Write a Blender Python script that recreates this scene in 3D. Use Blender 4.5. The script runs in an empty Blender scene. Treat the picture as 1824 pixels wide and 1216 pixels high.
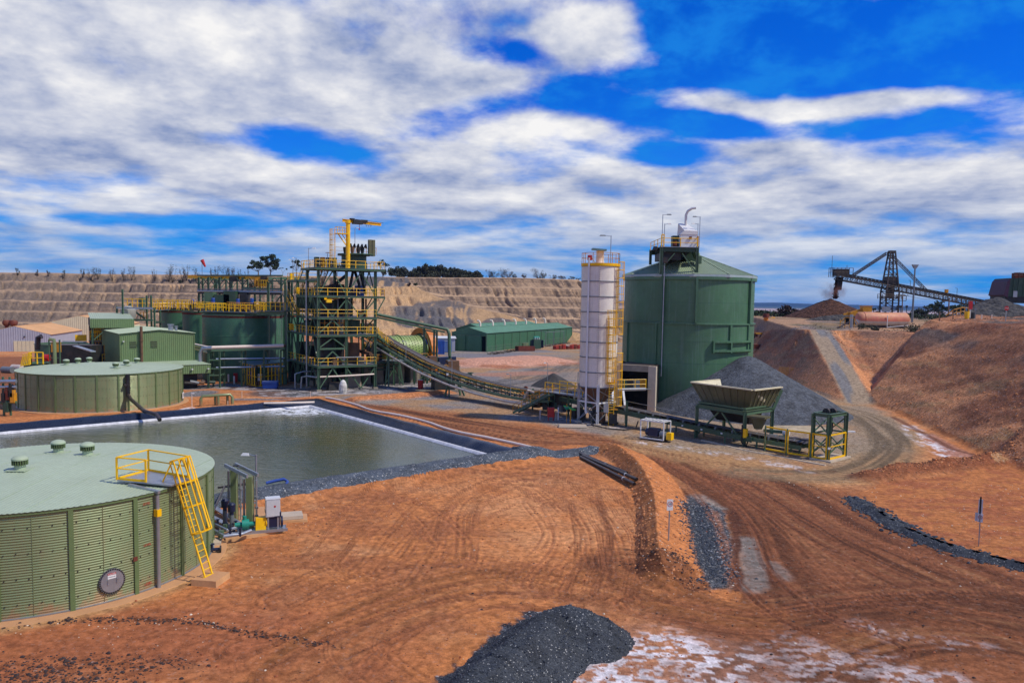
import bpy,math,random
import numpy as np
from math import sin,cos,pi,radians,atan2,hypot,sqrt
from mathutils import Matrix,Vector
random.seed(7)
SC = bpy.context.scene
COL = SC.collection
# ------------------------------------------------------------------ camera
FPX,CXP,CYP,EYE = 1400.0,912.0,640.0,14.0
PITCH,ROLL = math.atan(106 / 1400.0),radians(0.95)
_f = Vector((0,cos(PITCH),-sin(PITCH)))
_r0 = Vector((1,0,0)); _u0 = _r0.cross(_f)
_r = _r0 * cos(ROLL) + _u0 * sin(ROLL)
_u = _u0 * cos(ROLL) - _r0 * sin(ROLL)
cam = bpy.data.cameras.new('camera'); camo = bpy.data.objects.new('camera',cam)
COL.objects.link(camo); SC.camera = camo
m = Matrix((( _r.x,_u.x,-_f.x,0),(_r.y,_u.y,-_f.y,0),(_r.z,_u.z,-_f.z,EYE),(0,0,0,1)))
camo.matrix_world = m
cam.sensor_width = 36; cam.lens = 36 * FPX / 1824.0
cam.shift_y = (CYP - 608) / 1824.0
cam.clip_start = 0.5; cam.clip_end = 60000
def G(px,py,z=0.0):
 """point of the world at height z that the photo shows at px, py"""
 d = _f + _r * ((px - CXP) / FPX) - _u * ((py - CYP) / FPX)
 t = (z - EYE) / d.z
 return (d.x * t,d.y * t)
def GD(px,py,D):
 """x, z of the point at distance D (along the view's ground direction)"""
 d = _f + _r * ((px - CXP) / FPX) - _u * ((py - CYP) / FPX)
 t = D / d.y
 return (d.x * t,D,EYE + d.z * t)
# ------------------------------------------------------------------ sun
SUN_AZ,SUN_EL = radians(106),radians(51)
sd = Vector((sin(SUN_AZ) * cos(SUN_EL),cos(SUN_AZ) * cos(SUN_EL),sin(SUN_EL)))
sun = bpy.data.lights.new('sun','SUN'); sun.energy = 3.7; sun.angle = radians(3.0); sun.color = (1.0,.925,.80)
suno = bpy.data.objects.new('sun',sun); COL.objects.link(suno)
suno.rotation_euler = sd.to_track_quat('Z','Y').to_euler()
SC.view_settings.view_transform = 'Standard'; SC.view_settings.look = 'None'
SC.view_settings.exposure = 0.0; SC.view_settings.gamma = 1.0; SC.view_settings.use_curve_mapping = False
SC.cycles.max_bounces = 6; SC.cycles.diffuse_bounces = 3; SC.cycles.glossy_bounces = 3
SC.cycles.transparent_max_bounces = 12
# ------------------------------------------------------------------ node helper
class N:
 def __init__(s,tree):
  s.t = tree; s.n = tree.nodes; s.l = tree.links
 def node(s,typ,**kw):
  n = s.n.new(typ)
  for k,v in kw.items(): setattr(n,k,v)
  return n
 def put(s,sock,v):
  if isinstance(v,bpy.types.NodeSocket): s.l.new(v,sock)
  elif v is not None:
   if sock.type in ('RGBA',) and not hasattr(v,'__len__'): v = (v,v,v,1)
   elif sock.type == 'RGBA' and len(v) == 3: v = (*v,1)
   sock.default_value = v
 def math(s,op,a,b=None,c=None,clamp=False):
  n = s.node('ShaderNodeMath',operation=op,use_clamp=clamp)
  s.put(n.inputs[0],a)
  if b is not None: s.put(n.inputs[1],b)
  if c is not None: s.put(n.inputs[2],c)
  return n.outputs[0]
 def mix(s,f,a,b,mode='MIX'):
  n = s.node('ShaderNodeMix',data_type='RGBA',blend_type=mode)
  s.put(n.inputs[0],f); s.put(n.inputs[6],a); s.put(n.inputs[7],b)
  return n.outputs[2]
 def noise(s,vec,scale,detail=4,rough=.5,dist=0.0,lac=2.0):
  n = s.node('ShaderNodeTexNoise'); s.put(n.inputs['Vector'],vec)
  n.inputs['Scale'].default_value = scale; n.inputs['Detail'].default_value = detail
  n.inputs['Roughness'].default_value = rough; n.inputs['Distortion'].default_value = dist
  n.inputs['Lacunarity'].default_value = lac
  return n.outputs[0]
 def ramp(s,v,lo,hi,a=0.0,b=1.0,smooth=True):
  n = s.node('ShaderNodeMapRange',interpolation_type='SMOOTHSTEP' if smooth else 'LINEAR')
  s.put(n.inputs[0],v)
  for i,q in enumerate((lo,hi,a,b)): s.put(n.inputs[1 + i],q)
  return n.outputs[0]
 def xyz(s,v):
  n = s.node('ShaderNodeSeparateXYZ'); s.put(n.inputs[0],v); return n.outputs
 def vec(s,x,y,z=0.0):
  n = s.node('ShaderNodeCombineXYZ'); s.put(n.inputs[0],x); s.put(n.inputs[1],y); s.put(n.inputs[2],z)
  return n.outputs[0]
 def vscale(s,v,k):
  n = s.node('ShaderNodeVectorMath',operation='MULTIPLY'); s.put(n.inputs[0],v); s.put(n.inputs[1],k)
  return n.outputs[0]
def lin(r,g,b):
 f = lambda c: c / 12.92 if c <= .04045 else ((c + .055) / 1.055) ** 2.4
 return (f(r / 255.),f(g / 255.),f(b / 255.))
# ------------------------------------------------------------------ sky (real sky plus a layer of broken cloud)
W = bpy.data.worlds.new('World'); SC.world = W; W.use_nodes = True
wn = N(W.node_tree); W.node_tree.nodes.clear()
tc = wn.node('ShaderNodeTexCoord').outputs['Generated']
X,Y,Z = wn.xyz(tc)
sky = wn.node('ShaderNodeTexSky',sky_type='NISHITA',sun_disc=False)
sky.sun_elevation = SUN_EL; sky.sun_rotation = SUN_AZ; sky.altitude = 300
sky.air_density = 1.0; sky.dust_density = 0.3; sky.ozone_density = 3.0
hs = wn.node('ShaderNodeHueSaturation'); wn.put(hs.inputs['Color'],sky.outputs[0])
hs.inputs['Saturation'].default_value = 1.5
skyc = wn.vscale(hs.outputs[0],(.010,.066,.150))
az = wn.math('ARCTAN2',X,Y); el = wn.math('ARCSINE',Z)
zc = wn.math('ADD',wn.math('MAXIMUM',Z,0.0),.115)
p = wn.vec(wn.math('DIVIDE',X,zc),wn.math('DIVIDE',Y,zc),3.3)
wob = wn.noise(p,.55,3,.5)
az_w = wn.math('ADD',az,wn.math('MULTIPLY',wn.math('SUBTRACT',wob,.5),.12))
el_w = wn.math('ADD',el,wn.math('MULTIPLY',wn.math('SUBTRACT',wn.noise(p,.9,3,.5),.5),.07))
def blob(px,py,sx,sy,amp,tilt=0.0):
 a0 = math.atan((px - 912) / 1400.0); e0 = math.atan((534 + .0166 * (px - 912) - py) / 1400.0 * cos(a0))
 ax = wn.math('DIVIDE',wn.math('SUBTRACT',az_w,a0),sx / 1400.0)
 dy = wn.math('SUBTRACT',el_w,e0)
 if tilt: dy = wn.math('SUBTRACT',dy,wn.math('MULTIPLY',wn.math('SUBTRACT',az_w,a0),tilt))
 ay = wn.math('DIVIDE',dy,sy / 1400.0)
 d2 = wn.math('ADD',wn.math('MULTIPLY',ax,ax),wn.math('MULTIPLY',ay,ay))
 k = wn.math('MAXIMUM',wn.math('SUBTRACT',1.0,wn.math('MULTIPLY',d2,.36)),0.0)
 return wn.math('MULTIPLY',wn.math('MULTIPLY',k,k),amp)
blobs = [(505,262,150,28,-.55),(890,112,110,24,-.5),(820,212,150,26,-.5,.12),(1080,175,110,42,-.55),
   (1185,235,90,45,-.6),(1170,288,70,18,-.45),(1390,222,230,24,-.55),(1480,85,330,60,-.75),
   (1780,75,160,90,-.7),(1260,30,170,50,-.45),(1520,140,240,24,-.35),(1700,250,160,30,-.1),
   (1045,75,95,50,.6),(1330,182,190,24,.62,-.02),(1620,165,190,26,.55,.15),(1040,250,130,24,.5),
   (1340,275,130,22,.25),(350,120,480,110,.5),(740,160,160,48,.45),(200,250,260,50,.4),
   (1560,50,190,20,.12),(1690,10,120,14,.35),(560,330,420,40,.3),(1400,360,420,50,.35),
   (150,392,340,16,-.32),(60,450,260,50,-.08),(1790,165,80,20,.2),
   (1500,500,500,22,-.1),(900,450,500,26,-.06)]
tot = None
for bb in blobs:
 v = blob(*bb); tot = v if tot is None else wn.math('ADD',tot,v)
lg = wn.math('MULTIPLY',wn.math('LOGARITHM',wn.math('ADD',wn.math('MAXIMUM',el,0.0),.055),2.71828),4.6)
aq_ = wn.math('MULTIPLY',az,7.5)
def cn(du,dv,sc,det,ro,w=0.0): return wn.noise(wn.vec(wn.math('ADD',aq_,du),wn.math('ADD',lg,dv),w),sc,det,ro,.15)
n1 = cn(0,0,.85,9,.53); n1u = cn(.10,.42,.85,5,.52)
n2 = cn(3.1,7.7,2.6,8,.62)
cov = wn.math('ADD',wn.math('ADD',wn.math('MULTIPLY',wn.math('SUBTRACT',n1,.5),1.7),tot),wn.math('MULTIPLY',wn.math('SUBTRACT',n2,.5),.5))
cov = wn.math('ADD',cov,wn.math('SUBTRACT',wn.ramp(el,.0,.30,.20,.06),wn.ramp(el,.45,.9,0,.35)))
mask = wn.ramp(cov,-.24,.36)
# brightness: the upper, sun-side edges of each lump are white, the undersides grey-lavender
lit = wn.math('MULTIPLY',wn.math('SUBTRACT',n1,n1u),2.3)
fine = wn.math('MULTIPLY',wn.math('SUBTRACT',cn(1,2,5.5,6,.6),.5),.6)
shade = wn.math('ADD',wn.math('ADD',wn.math('ADD',.47,lit),fine),wn.math('MULTIPLY',wn.ramp(cov,.25,1.1),-.16),clamp=True)
shade = wn.math('ADD',shade,wn.math('ADD',blob(350,95,130,55,.35),blob(1010,255,140,26,.5)),clamp=True)
cc = wn.mix(shade,(.25,.325,.55,1),(.93,.92,.92,1))
cc = wn.mix(wn.ramp(el,0.0,.14,.72,0.0),cc,(.22,.38,.68,1))
veil = wn.ramp(el,.0,.24,.8,.04)
skyc = wn.mix(veil,skyc,(.035,.27,.76,1))
wisp = wn.ramp(cn(5,1,1.5,8,.62,2.0),.42,.66)
skyc = wn.mix(wn.math('MULTIPLY',wisp,.75),skyc,(.012,.24,.78,1))
col = wn.mix(mask,skyc,cc)
below = wn.ramp(Z,-.03,-.002)
col = wn.mix(below,(.20,.22,.26,1),col)
bg = wn.node('ShaderNodeBackground'); wn.put(bg.inputs[0],col); bg.inputs[1].default_value = 1.0
out = wn.node('ShaderNodeOutputWorld'); wn.l.new(bg.outputs[0],out.inputs[0])
W.cycles.sampling_method = 'MANUAL' if hasattr(W,'cycles') else None
W.cycles.sample_map_resolution = 1024
# ------------------------------------------------------------------ materials
MATS = {}
def M(name,rgb,rough=.6,metal=0.0,var=.18,vscale=1.5,bump=0.0,bscale=20,splash=0.0,dirt=0.0,dirtcol=(.25,.13,.07),streak=0.0,spec=.5):
 """painted or raw surface: base colour with patchy variation, dust and fine relief in object space"""
 if name in MATS: return MATS[name]
 m = bpy.data.materials.new(name); m.use_nodes = True; n = N(m.node_tree)
 b = m.node_tree.nodes['Principled BSDF']
 tcn = n.node('ShaderNodeTexCoord').outputs['Object']
 geo = n.node('ShaderNodeNewGeometry')
 pos = geo.outputs['Position']
 a = n.noise(pos,vscale,5,.6)
 c = n.mix(n.ramp(a,.3,.7),[x * (1 - var) for x in rgb],[min(1,x * (1 + var)) for x in rgb])
 fine = n.noise(pos,vscale * 9,3,.6)
 c = n.mix(n.ramp(fine,.25,.75,0,.35),c,[x * .72 for x in rgb])
 if streak:
  st = n.noise(n.vscale(pos,(2.2,2.2,.12)),1.6,5,.65)
  c = n.mix(n.math('MULTIPLY',n.ramp(st,.5,.72),streak),c,dirtcol)
 if dirt:
  dn = n.noise(pos,.9,6,.65)
  up = n.math('MULTIPLY',n.math('MAXIMUM',n.xyz(geo.outputs['Normal'])[2],0.0),.35)
  c = n.mix(n.math('MULTIPLY',n.ramp(n.math('ADD',dn,up),.48,.78),dirt),c,dirtcol)
 if splash: c = n.mix(n.math('MULTIPLY',n.ramp(n.math('SUBTRACT',n.xyz(pos)[2],n.math('MULTIPLY',n.ramp(n.noise(pos,1.3,6,.7),.3,.7),1.1)),.1,-.75),splash),c,(.36,.19,.09,1))
 n.put(b.inputs['Base Color'],c)
 n.put(b.inputs['Roughness'],n.ramp(fine,.2,.8,max(.05,rough - .1),min(1,rough + .12)))
 b.inputs['Metallic'].default_value = metal
 b.inputs['Specular IOR Level'].default_value = spec
 if bump:
  bn = n.node('ShaderNodeBump'); bn.inputs['Strength'].default_value = bump; bn.inputs['Distance'].default_value = .03
  n.put(bn.inputs['Height'],n.noise(pos,bscale,5,.65)); n.l.new(bn.outputs[0],b.inputs['Normal'])
 MATS[name] = m; return m
mTankWall = M('mist_green_steel',lin(126,142,100),.38,.2,.06,.7,splash=.8,dirt=.25,dirtcol=(.28,.2,.1),streak=.3)
mTankRoof = M('pale_green_roofing',lin(166,186,154),.5,0,.07,.35,dirt=.3,dirtcol=(.38,.36,.26))
mStrap = M('strap_green',lin(98,118,74),.5,0,.08)
mClad = M('cladding_green',lin(112,138,92),.5,0,.06,.5,dirt=.1,streak=.1)
mGreen = M('structural_green',lin(74,106,80),.45,0,.15,.8,dirt=.25,dirtcol=(.16,.12,.08),streak=.2)
mGreenD = M('dark_plant_green',lin(44,76,58),.5,0,.18,.6,dirt=.3,dirtcol=(.1,.08,.06),streak=.3)
mBin = M('bin_green',lin(74,114,82),.42,metal=0,var=.2,vscale=.2,splash=.7,dirt=.25,dirtcol=(.14,.23,.18),streak=.5)
mLeach = M('leach_tank_green',lin(62,108,82),.45,0,.14,.25,dirt=.15,dirtcol=(.1,.12,.09),streak=.4)
mShedG = M('shed_green',lin(60,106,76),.5,0,.08,.3,streak=.15,dirtcol=(.12,.16,.12))
mRoofG = M('shed_roof_green',lin(100,142,112),.5,0,.08,.3)
mBinRoof = M('bin_roof_green',lin(132,158,124),.5,0,.1,.4,dirt=.3,dirtcol=(.32,.3,.22))
mYel = M('safety_yellow',lin(255,196,0),.45,0,.1,2.0,dirt=.12,dirtcol=(.35,.2,.05))
mYelD = M('worn_yellow',lin(205,142,22),.55,0,.2,1.5,dirt=.35,dirtcol=(.22,.12,.05))
mOrange = M('gear_guard_orange',lin(226,128,22),.5,0,.2,1.0,dirt=.35,dirtcol=(.2,.08,.03),streak=.3)
mDrum = M('mill_drum_green',lin(140,170,96),.45,0,.1,.8,dirt=.2)
mGalv = M('galvanised_steel',lin(168,176,184),.38,.7,.1,3.0)
mGrey = M('grey_steel',lin(120,126,130),.5,.3,.15,1.0)
mDark = M('dark_steel',lin(44,46,46),.55,.2,.25,1.5,dirt=.2)
mMast = M('weathered_stacker_steel',lin(62,56,54),.6,.2,.25,1.0,dirt=.3)
mBlack = M('black_rubber',(.012,.012,.013),.55,0,.3,3)
mPoly = M('black_poly_pipe',(.014,.014,.016),.3,0,.3,3,dirt=.25,dirtcol=(.2,.13,.09))
mWhite = M('white_paint',lin(226,228,226),.45,0,.05,1.0,dirt=.1)
mSilo = M('silo_white',lin(234,228,214),.38,.05,.06,.8,dirt=.2,dirtcol=(.42,.36,.3),streak=.25)
mCream = M('cream_sheet',lin(214,206,172),.6,0,.06,.5)
mTan = M('tan_roofing',lin(206,158,108),.6,0,.08,.3)
mGreyClad = M('grey_cladding',lin(168,172,186),.5,.1,.05,.5)
mConc = M('concrete',lin(196,184,164),.85,0,.14,.9,bump=.3,dirt=.35,dirtcol=(.4,.25,.14))
mConcD = M('stained_concrete',lin(150,140,124),.85,0,.2,.8,bump=.3,dirt=.4,streak=.4,dirtcol=(.2,.14,.1))
mConcO = M('dusty_concrete',lin(205,160,110),.9,0,.15,1.2,bump=.2,dirt=.5,dirtcol=(.45,.2,.09))
mBlue = M('blue_paint',lin(22,74,158),.45,0,.12,1.0,dirt=.1)
mBlueC = M('faded_blue_container',lin(92,120,170),.5,0,.12,.8,dirt=.2)
mBlueD = M('navy_paint',lin(22,34,66),.4,0,.15)
mRed = M('red_paint',lin(178,26,28),.45,0,.12,1.0,dirt=.1)
mRust = M('rusty_steel',lin(104,44,30),.8,.1,.3,1.2,dirt=.3)
mTeal = M('teal_paint',lin(32,136,118),.4,0,.1)
mHop = M('hopper_olive',lin(92,92,62),.55,0,.16,.6,dirt=.35,dirtcol=(.12,.09,.06),streak=.5)
mHopIn = M('hopper_lining',lin(214,204,168),.6,0,.1,.8)
mPink = M('faded_tank_paint',lin(206,118,98),.6,0,.2,.5,dirt=.45,dirtcol=(.55,.33,.12),streak=.4)
mPinkB = M('tank_primer',lin(206,196,186),.6,0,.1,.5,dirt=.4,dirtcol=(.36,.22,.14))
mBark = M('bark',lin(110,96,82),.9,0,.3,1)
mWood = M('weathered_pole',lin(122,98,80),.9,0,.2,1)
mPipeW = M('white_poly_pipe',lin(232,214,196),.45,0,.06,.6)
mBrown = M('dusty_brown_machinery',lin(108,80,58),.7,.1,.3,1,dirt=.4)
def leafmat(name,rgb):
 m = bpy.data.materials.new(name); m.use_nodes = True; n = N(m.node_tree)
 b = m.node_tree.nodes['Principled BSDF']; g = n.node('ShaderNodeNewGeometry')
 r = g.outputs['Random Per Island']
 c = n.mix(r,[x * .45 for x in rgb],[x * 1.6 for x in rgb])
 c = n.mix(n.ramp(n.noise(g.outputs['Position'],.5,3),.4,.65),c,[x * .7 for x in rgb])
 n.put(b.inputs['Base Color'],c); b.inputs['Roughness'].default_value = .7
 b.inputs['Specular IOR Level'].default_value = .25
 return m
mLeaf = leafmat('gum_leaves',(.035,.055,.022)); mLeafD = leafmat('dark_scrub_leaves',(.055,.062,.038))
mLeafR = leafmat('reddish_scrub_leaves',(.05,.028,.02)); mTwig = leafmat('dry_scrub_twigs',(.085,.06,.045))
# ------------------------------------------------------------------ mesh builder
WORLD = {}
class B:
 def __init__(s): s.v = []; s.f = []
 def add(s,vs,fs):
  o = len(s.v); s.v += [tuple(q) for q in vs]; s.f += [tuple(i + o for i in f) for f in fs]; return s
 def box(s,c,d,rz=0.0):
  x,y,z = d[0] / 2,d[1] / 2,d[2] / 2; cs,sn = cos(rz),sin(rz)
  vs = [(c[0] + a * x * cs - b * y * sn,c[1] + a * x * sn + b * y * cs,c[2] + e * z) for e in (-1,1) for a,b in ((-1,-1),(1,-1),(1,1),(-1,1))]
  return s.add(vs,[(3,2,1,0),(4,5,6,7),(0,1,5,4),(1,2,6,5),(2,3,7,6),(3,0,4,7)])
 def span(s,a,b):
  return s.box([(a[i] + b[i]) / 2 for i in range(3)],[abs(b[i] - a[i]) for i in range(3)])
 def bar(s,a,b,w=.1,h=None,up=(0,0,1)):
  h = h or w; a = Vector(a); b = Vector(b); d = (b - a)
  if d.length < 1e-6: return s
  d.normalize(); upv = Vector(up)
  if abs(d.dot(upv)) > .98: upv = Vector((1,0,0))
  r = d.cross(upv).normalized(); u = r.cross(d)
  vs = [q + r * (i * w / 2) + u * (j * h / 2) for q in (a,b) for i,j in ((-1,-1),(1,-1),(1,1),(-1,1))]
  return s.add(vs,[(3,2,1,0),(4,5,6,7),(0,1,5,4),(1,2,6,5),(2,3,7,6),(3,0,4,7)])
 def ibeam(s,a,b,w=.2,h=.3,t=.03):
  """I section standing up along h"""
  a = Vector(a); b = Vector(b); d = (b - a).normalized(); upv = Vector((0,0,1))
  if abs(d.z) > .98: upv = Vector((1,0,0))
  r = d.cross(upv).normalized(); u = r.cross(d)
  for k in (-1,1): s.bar(a + u * k * (h / 2 - t / 2),b + u * k * (h / 2 - t / 2),w,t,u)
  return s.bar(a,b,t,h - 2 * t,u)
 def tube(s,pts,r=.1,n=8,cap=True,r2=None):
  pts = [Vector(q) for q in pts]; k = len(pts); vs = []; prev = None
  for i,q in enumerate(pts):
   d = (pts[min(i + 1,k - 1)] - pts[max(i - 1,0)]).normalized()
   if prev is None:
    ref = Vector((0,0,1)) if abs(d.z) < .95 else Vector((1,0,0)); a = d.cross(ref).normalized()
   else: a = (prev - d * prev.dot(d)).normalized()
   prev = a; b = d.cross(a); rr = r if r2 is None else r + (r2 - r) * i / (k - 1)
   vs += [q + a * rr * cos(2 * pi * j / n) + b * rr * sin(2 * pi * j / n) for j in range(n)]
  fs = [(i * n + j,i * n + (j + 1) % n,(i + 1) * n + (j + 1) % n,(i + 1) * n + j) for i in range(k - 1) for j in range(n)]
  if cap: fs += [tuple(range(n))[::-1],tuple((k - 1) * n + j for j in range(n))]
  return s.add(vs,fs)
 def cyl(s,c,r,h,n=24,r2=None,a0=0,cap=True):
  r2 = r if r2 is None else r2
  vs = [(c[0] + q * cos(a0 + 2 * pi * j / n),c[1] + q * sin(a0 + 2 * pi * j / n),c[2] + z) for q,z in ((r,0),(r2,h)) for j in range(n)]
  fs = [(j,(j + 1) % n,n + (j + 1) % n,n + j) for j in range(n)]
  if cap: fs += [tuple(range(n))[::-1],tuple(range(n,2 * n))]
  return s.add(vs,fs)
 def lathe(s,prof,n=32,c=(0,0,0),a0=0.0,a1=2 * pi):
  full = abs(a1 - a0 - 2 * pi) < 1e-6; m_ = n if full else n + 1; vs = []
  for r,z in prof: vs += [(c[0] + r * cos(a0 + (a1 - a0) * j / n),c[1] + r * sin(a0 + (a1 - a0) * j / n),c[2] + z) for j in range(m_)]
  fs = [(i * m_ + j,i * m_ + (j + 1) % m_,(i + 1) * m_ + (j + 1) % m_,(i + 1) * m_ + j) for i in range(len(prof) - 1) for j in range(n)]
  return s.add(vs,fs)
 def prism(s,poly,z0,z1):
  n = len(poly)
  vs = [(q[0],q[1],z0) for q in poly] + [(q[0],q[1],z1) for q in poly]
  return s.add(vs,[tuple(range(n))[::-1],tuple(range(n,2 * n))] + [(i,(i + 1) % n,n + (i + 1) % n,n + i) for i in range(n)])
 def hull(s,lo,hi):
  """closed solid between two rings of 3-D points"""
  n = len(lo); return s.add(list(lo) + list(hi),[tuple(range(n))[::-1],tuple(range(n,2 * n))] + [(i,(i + 1) % n,n + (i + 1) % n,n + i) for i in range(n)])
 def ribs(s,a,b,z0,z1,pitch=.3,depth=.04,flip=1,z0b=None,z1b=None):
  """vertical ribbed sheet from a to b (x,y), real trapezoid ribs; top/bottom may slope"""
  ax,ay = a; bx,by = b; L = hypot(bx - ax,by - ay); dx,dy = (bx - ax) / L,(by - ay) / L
  nx,ny = dy * flip,-dx * flip; k = max(1,int(L / pitch)); pts = []
  for i in range(k):
   for fr,d in ((0,0),(.55,0),(.68,depth),(.87,depth)): pts.append(((i + fr) * L / k,d))
  pts.append((L,0)); z0b = z0 if z0b is None else z0b; z1b = z1 if z1b is None else z1b; vs = []
  for t,d in pts:
   u = t / L; px,py = ax + dx * t + nx * d,ay + dy * t + ny * d
   vs += [(px,py,z0 + (z0b - z0) * u),(px,py,z1 + (z1b - z1) * u)]
  fs = [(2 * i,2 * i + 2,2 * i + 3,2 * i + 1) if flip > 0 else (2 * i,2 * i + 1,2 * i + 3,2 * i + 2) for i in range(len(pts) - 1)]
  return s.add(vs,fs)
 def sheet(s,p00,p10,p11,p01,pitch=.3,depth=.04,t=.02):
  """ribbed roof sheet: ribs run from the p00-p10 edge to the p01-p11 edge"""
  p00,p10,p11,p01 = map(Vector,(p00,p10,p11,p01)); L = (p10 - p00).length
  nrm = (p10 - p00).cross(p01 - p00).normalized()
  if nrm.z < 0: nrm = -nrm
  k = max(1,int(L / pitch)); vs = []; us = []
  for i in range(k):
   for fr,d in ((0,0),(.55,0),(.68,depth),(.87,depth)): us.append(((i + fr) / k,d))
  us.append((1,0))
  for u,d in us: vs += [p00.lerp(p10,u) + nrm * d,p01.lerp(p11,u) + nrm * d]
  fs = [(2 * i,2 * i + 2,2 * i + 3,2 * i + 1) for i in range(len(us) - 1)]
  s.add(vs,fs)
  q = [p00 - nrm * t,p10 - nrm * t,p11 - nrm * t,p01 - nrm * t]; w = [p00,p10,p11,p01]
  return s.add(q + w,[(3,2,1,0),(0,1,5,4),(1,2,6,5),(2,3,7,6),(3,0,4,7)])
 def make(s,name,mat,parent=None,smooth=False,**tags):
  if parent is not None and parent.name in WORLD:
   q = WORLD[parent.name]; s.v = [(v[0] - q[0],v[1] - q[1],v[2] - q[2]) for v in s.v]
  me = bpy.data.meshes.new(name); me.from_pydata(s.v,[],s.f); me.materials.append(mat)
  if smooth:
   me.shade_smooth()
  if smooth is True:
   try: me.set_sharp_from_angle(angle=radians(40))
   except Exception: pass
  o = bpy.data.objects.new(name,me); COL.objects.link(o)
  if parent is not None: o.parent = parent
  for k,v in tags.items(): o[k] = v
  return o
def thing(name,label,cat,loc=(0,0,0),rz=0.0,group=None,world=False):
 o = bpy.data.objects.new(name,None); COL.objects.link(o)
 if world: WORLD[o.name] = tuple(loc); o.empty_display_size = .5
 o.location = loc; o.rotation_euler = (0,0,rz); o['label'] = label; o['category'] = cat
 if group: o['group'] = group
 return o
def tag(o,label,cat,group=None,kind=None):
 o['label'] = label; o['category'] = cat
 if group: o['group'] = group
 if kind: o['kind'] = kind
 return o
def kids(o): return [c for c in o.children]
def dup(root,loc=None,rz=None,label=None,group=None,scale=None):
 r = root.copy(); COL.objects.link(r)
 if loc is not None: r.location = loc
 if rz is not None: r.rotation_euler = (0,0,rz)
 if scale is not None: r.scale = scale if hasattr(scale,'__len__') else (scale,) * 3
 if label: r['label'] = label
 if group: r['group'] = group
 for ch in CH(root):
  c = ch.copy(); COL.objects.link(c); c.parent = r
  for g in CH(ch):
   d = g.copy(); COL.objects.link(d); d.parent = c
 return r
def CH(o): return [q for q in list(COL.objects) if q.parent == o]
def rail(parent,pts,h=1.05,sp=1.6,r=.035,mat=None,name='handrail',knee=True,toe=False):
 """handrail along a path of deck-level points: posts, top rail, knee rail"""
 mat = mat or mYel; b = B(); pts = [Vector(q) for q in pts]; up = Vector((0,0,h))
 for i in range(len(pts) - 1):
  p0,p1 = pts[i],pts[i + 1]; L = (p1 - p0).length; k = max(1,round(L / sp))
  b.tube([p0 + up,p1 + up],r,5)
  if knee: b.tube([p0 + up * .52,p1 + up * .52],r * .85,5)
  for j in range(k + (1 if i == len(pts) - 2 else 0)): q = p0.lerp(p1,j / k); b.bar(q,q + up,r * 2,r * 2)
  if toe: b.bar(p0 + up * .06,p1 + up * .06,.02,.12)
 return b.make(name,mat,parent)
def stair(parent,a,b,w=.9,side=(0,1,0),mat=None,rm=None,name='stair',rails=True):
 """flight from a (top) to b (bottom); side = unit vector across the flight"""
 a = Vector(a); b = Vector(b); s = Vector(side).normalized() * w / 2; g = B()
 for k in (-1,1): g.bar(a + s * k,b + s * k,.06,.26)
 st = g.make(name,mat or mGreen,parent)
 n = max(3,int(abs(a.z - b.z) / .22)); t = B()
 d = (b - a); d.z = 0; ang = atan2(d.y,d.x)
 for i in range(1,n): q = a.lerp(b,i / n); t.box(q,(.24,w,.035),ang)
 t.make('treads',mGrey,parent)
 if rails:
  for k in (-1,1): rail(parent,[a + s * k,b + s * k],1.0,1.3,mat=rm or mYel,name='stair_rail')
 return st
def cage_ladder(parent,x,y,z0,z1,nx,ny,zc=None,w=.5,mat=None,r=.03):
 """vertical ladder facing direction n, with hoops above zc"""
 mat = mat or mYel; zc = z0 + 2.3 if zc is None else zc; tx,ty = -ny,nx; b = B()
 for k in (-1,1): b.bar((x + tx * k * w / 2,y + ty * k * w / 2,z0),(x + tx * k * w / 2,y + ty * k * w / 2,z1),r * 2,r * 1.3)
 n = int((z1 - z0) / .3)
 for i in range(1,n): z = z0 + (z1 - z0) * i / n; b.bar((x - tx * w / 2,y - ty * w / 2,z),(x + tx * w / 2,y + ty * w / 2,z),r * 1.1)
 b.make('ladder',mat,parent)
 c = B(); ang = [radians(q) for q in (-88,-62,-40,-20,0,20,40,62,88)]; R = .52; r *= 1.35
 P_ = lambda a,z: (x + nx * (.32 + R * cos(a) - .1) + tx * R * sin(a),y + ny * (.32 + R * cos(a) - .1) + ty * R * sin(a),z)
 for a in ang: c.bar(P_(a,zc),P_(a,z1 + .6),r * 1.4,r * .7)
 k = max(2,int((z1 + .6 - zc) / .9) + 1)
 for i in range(k):
  z = zc + (z1 + .6 - zc) * i / (k - 1)
  c.tube([P_(radians(q),z) for q in range(-88,89,22)],r * .9,4)
 c.make('safety_cage',mat,parent)
def lamp(x,y,z,h,label,hx=-.8,hy=0,r=.045,group=None,head=mWhite,pole=None):
 t = thing('light_pole',label,'light',(x,y,z),0,group)
 B().tube([(0,0,0),(0,0,h)],r,6).make('pole',pole or mGalv,t)
 L = hypot(hx,hy); ux,uy = hx / L,hy / L
 B().tube([(0,0,h - .1),(hx * .6,hy * .6,h)],r * .6,5).make('bracket',pole or mGalv,t)
 B().hull([(hx * .5 + q * ux - w * uy,hy * .5 + q * uy + w * ux,h - .08) for q,w in ((0,-.09),(.62 * max(L,.6),-.12),(.62 * max(L,.6),.12),(0,.09))],
    [(hx * .5 + q * ux - w * uy,hy * .5 + q * uy + w * ux,h + .06) for q,w in ((.08,-.05),(.52 * max(L,.6),-.07),(.52 * max(L,.6),.07),(.08,.05))]).make('lamp_head',head,t)
 return t
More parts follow.
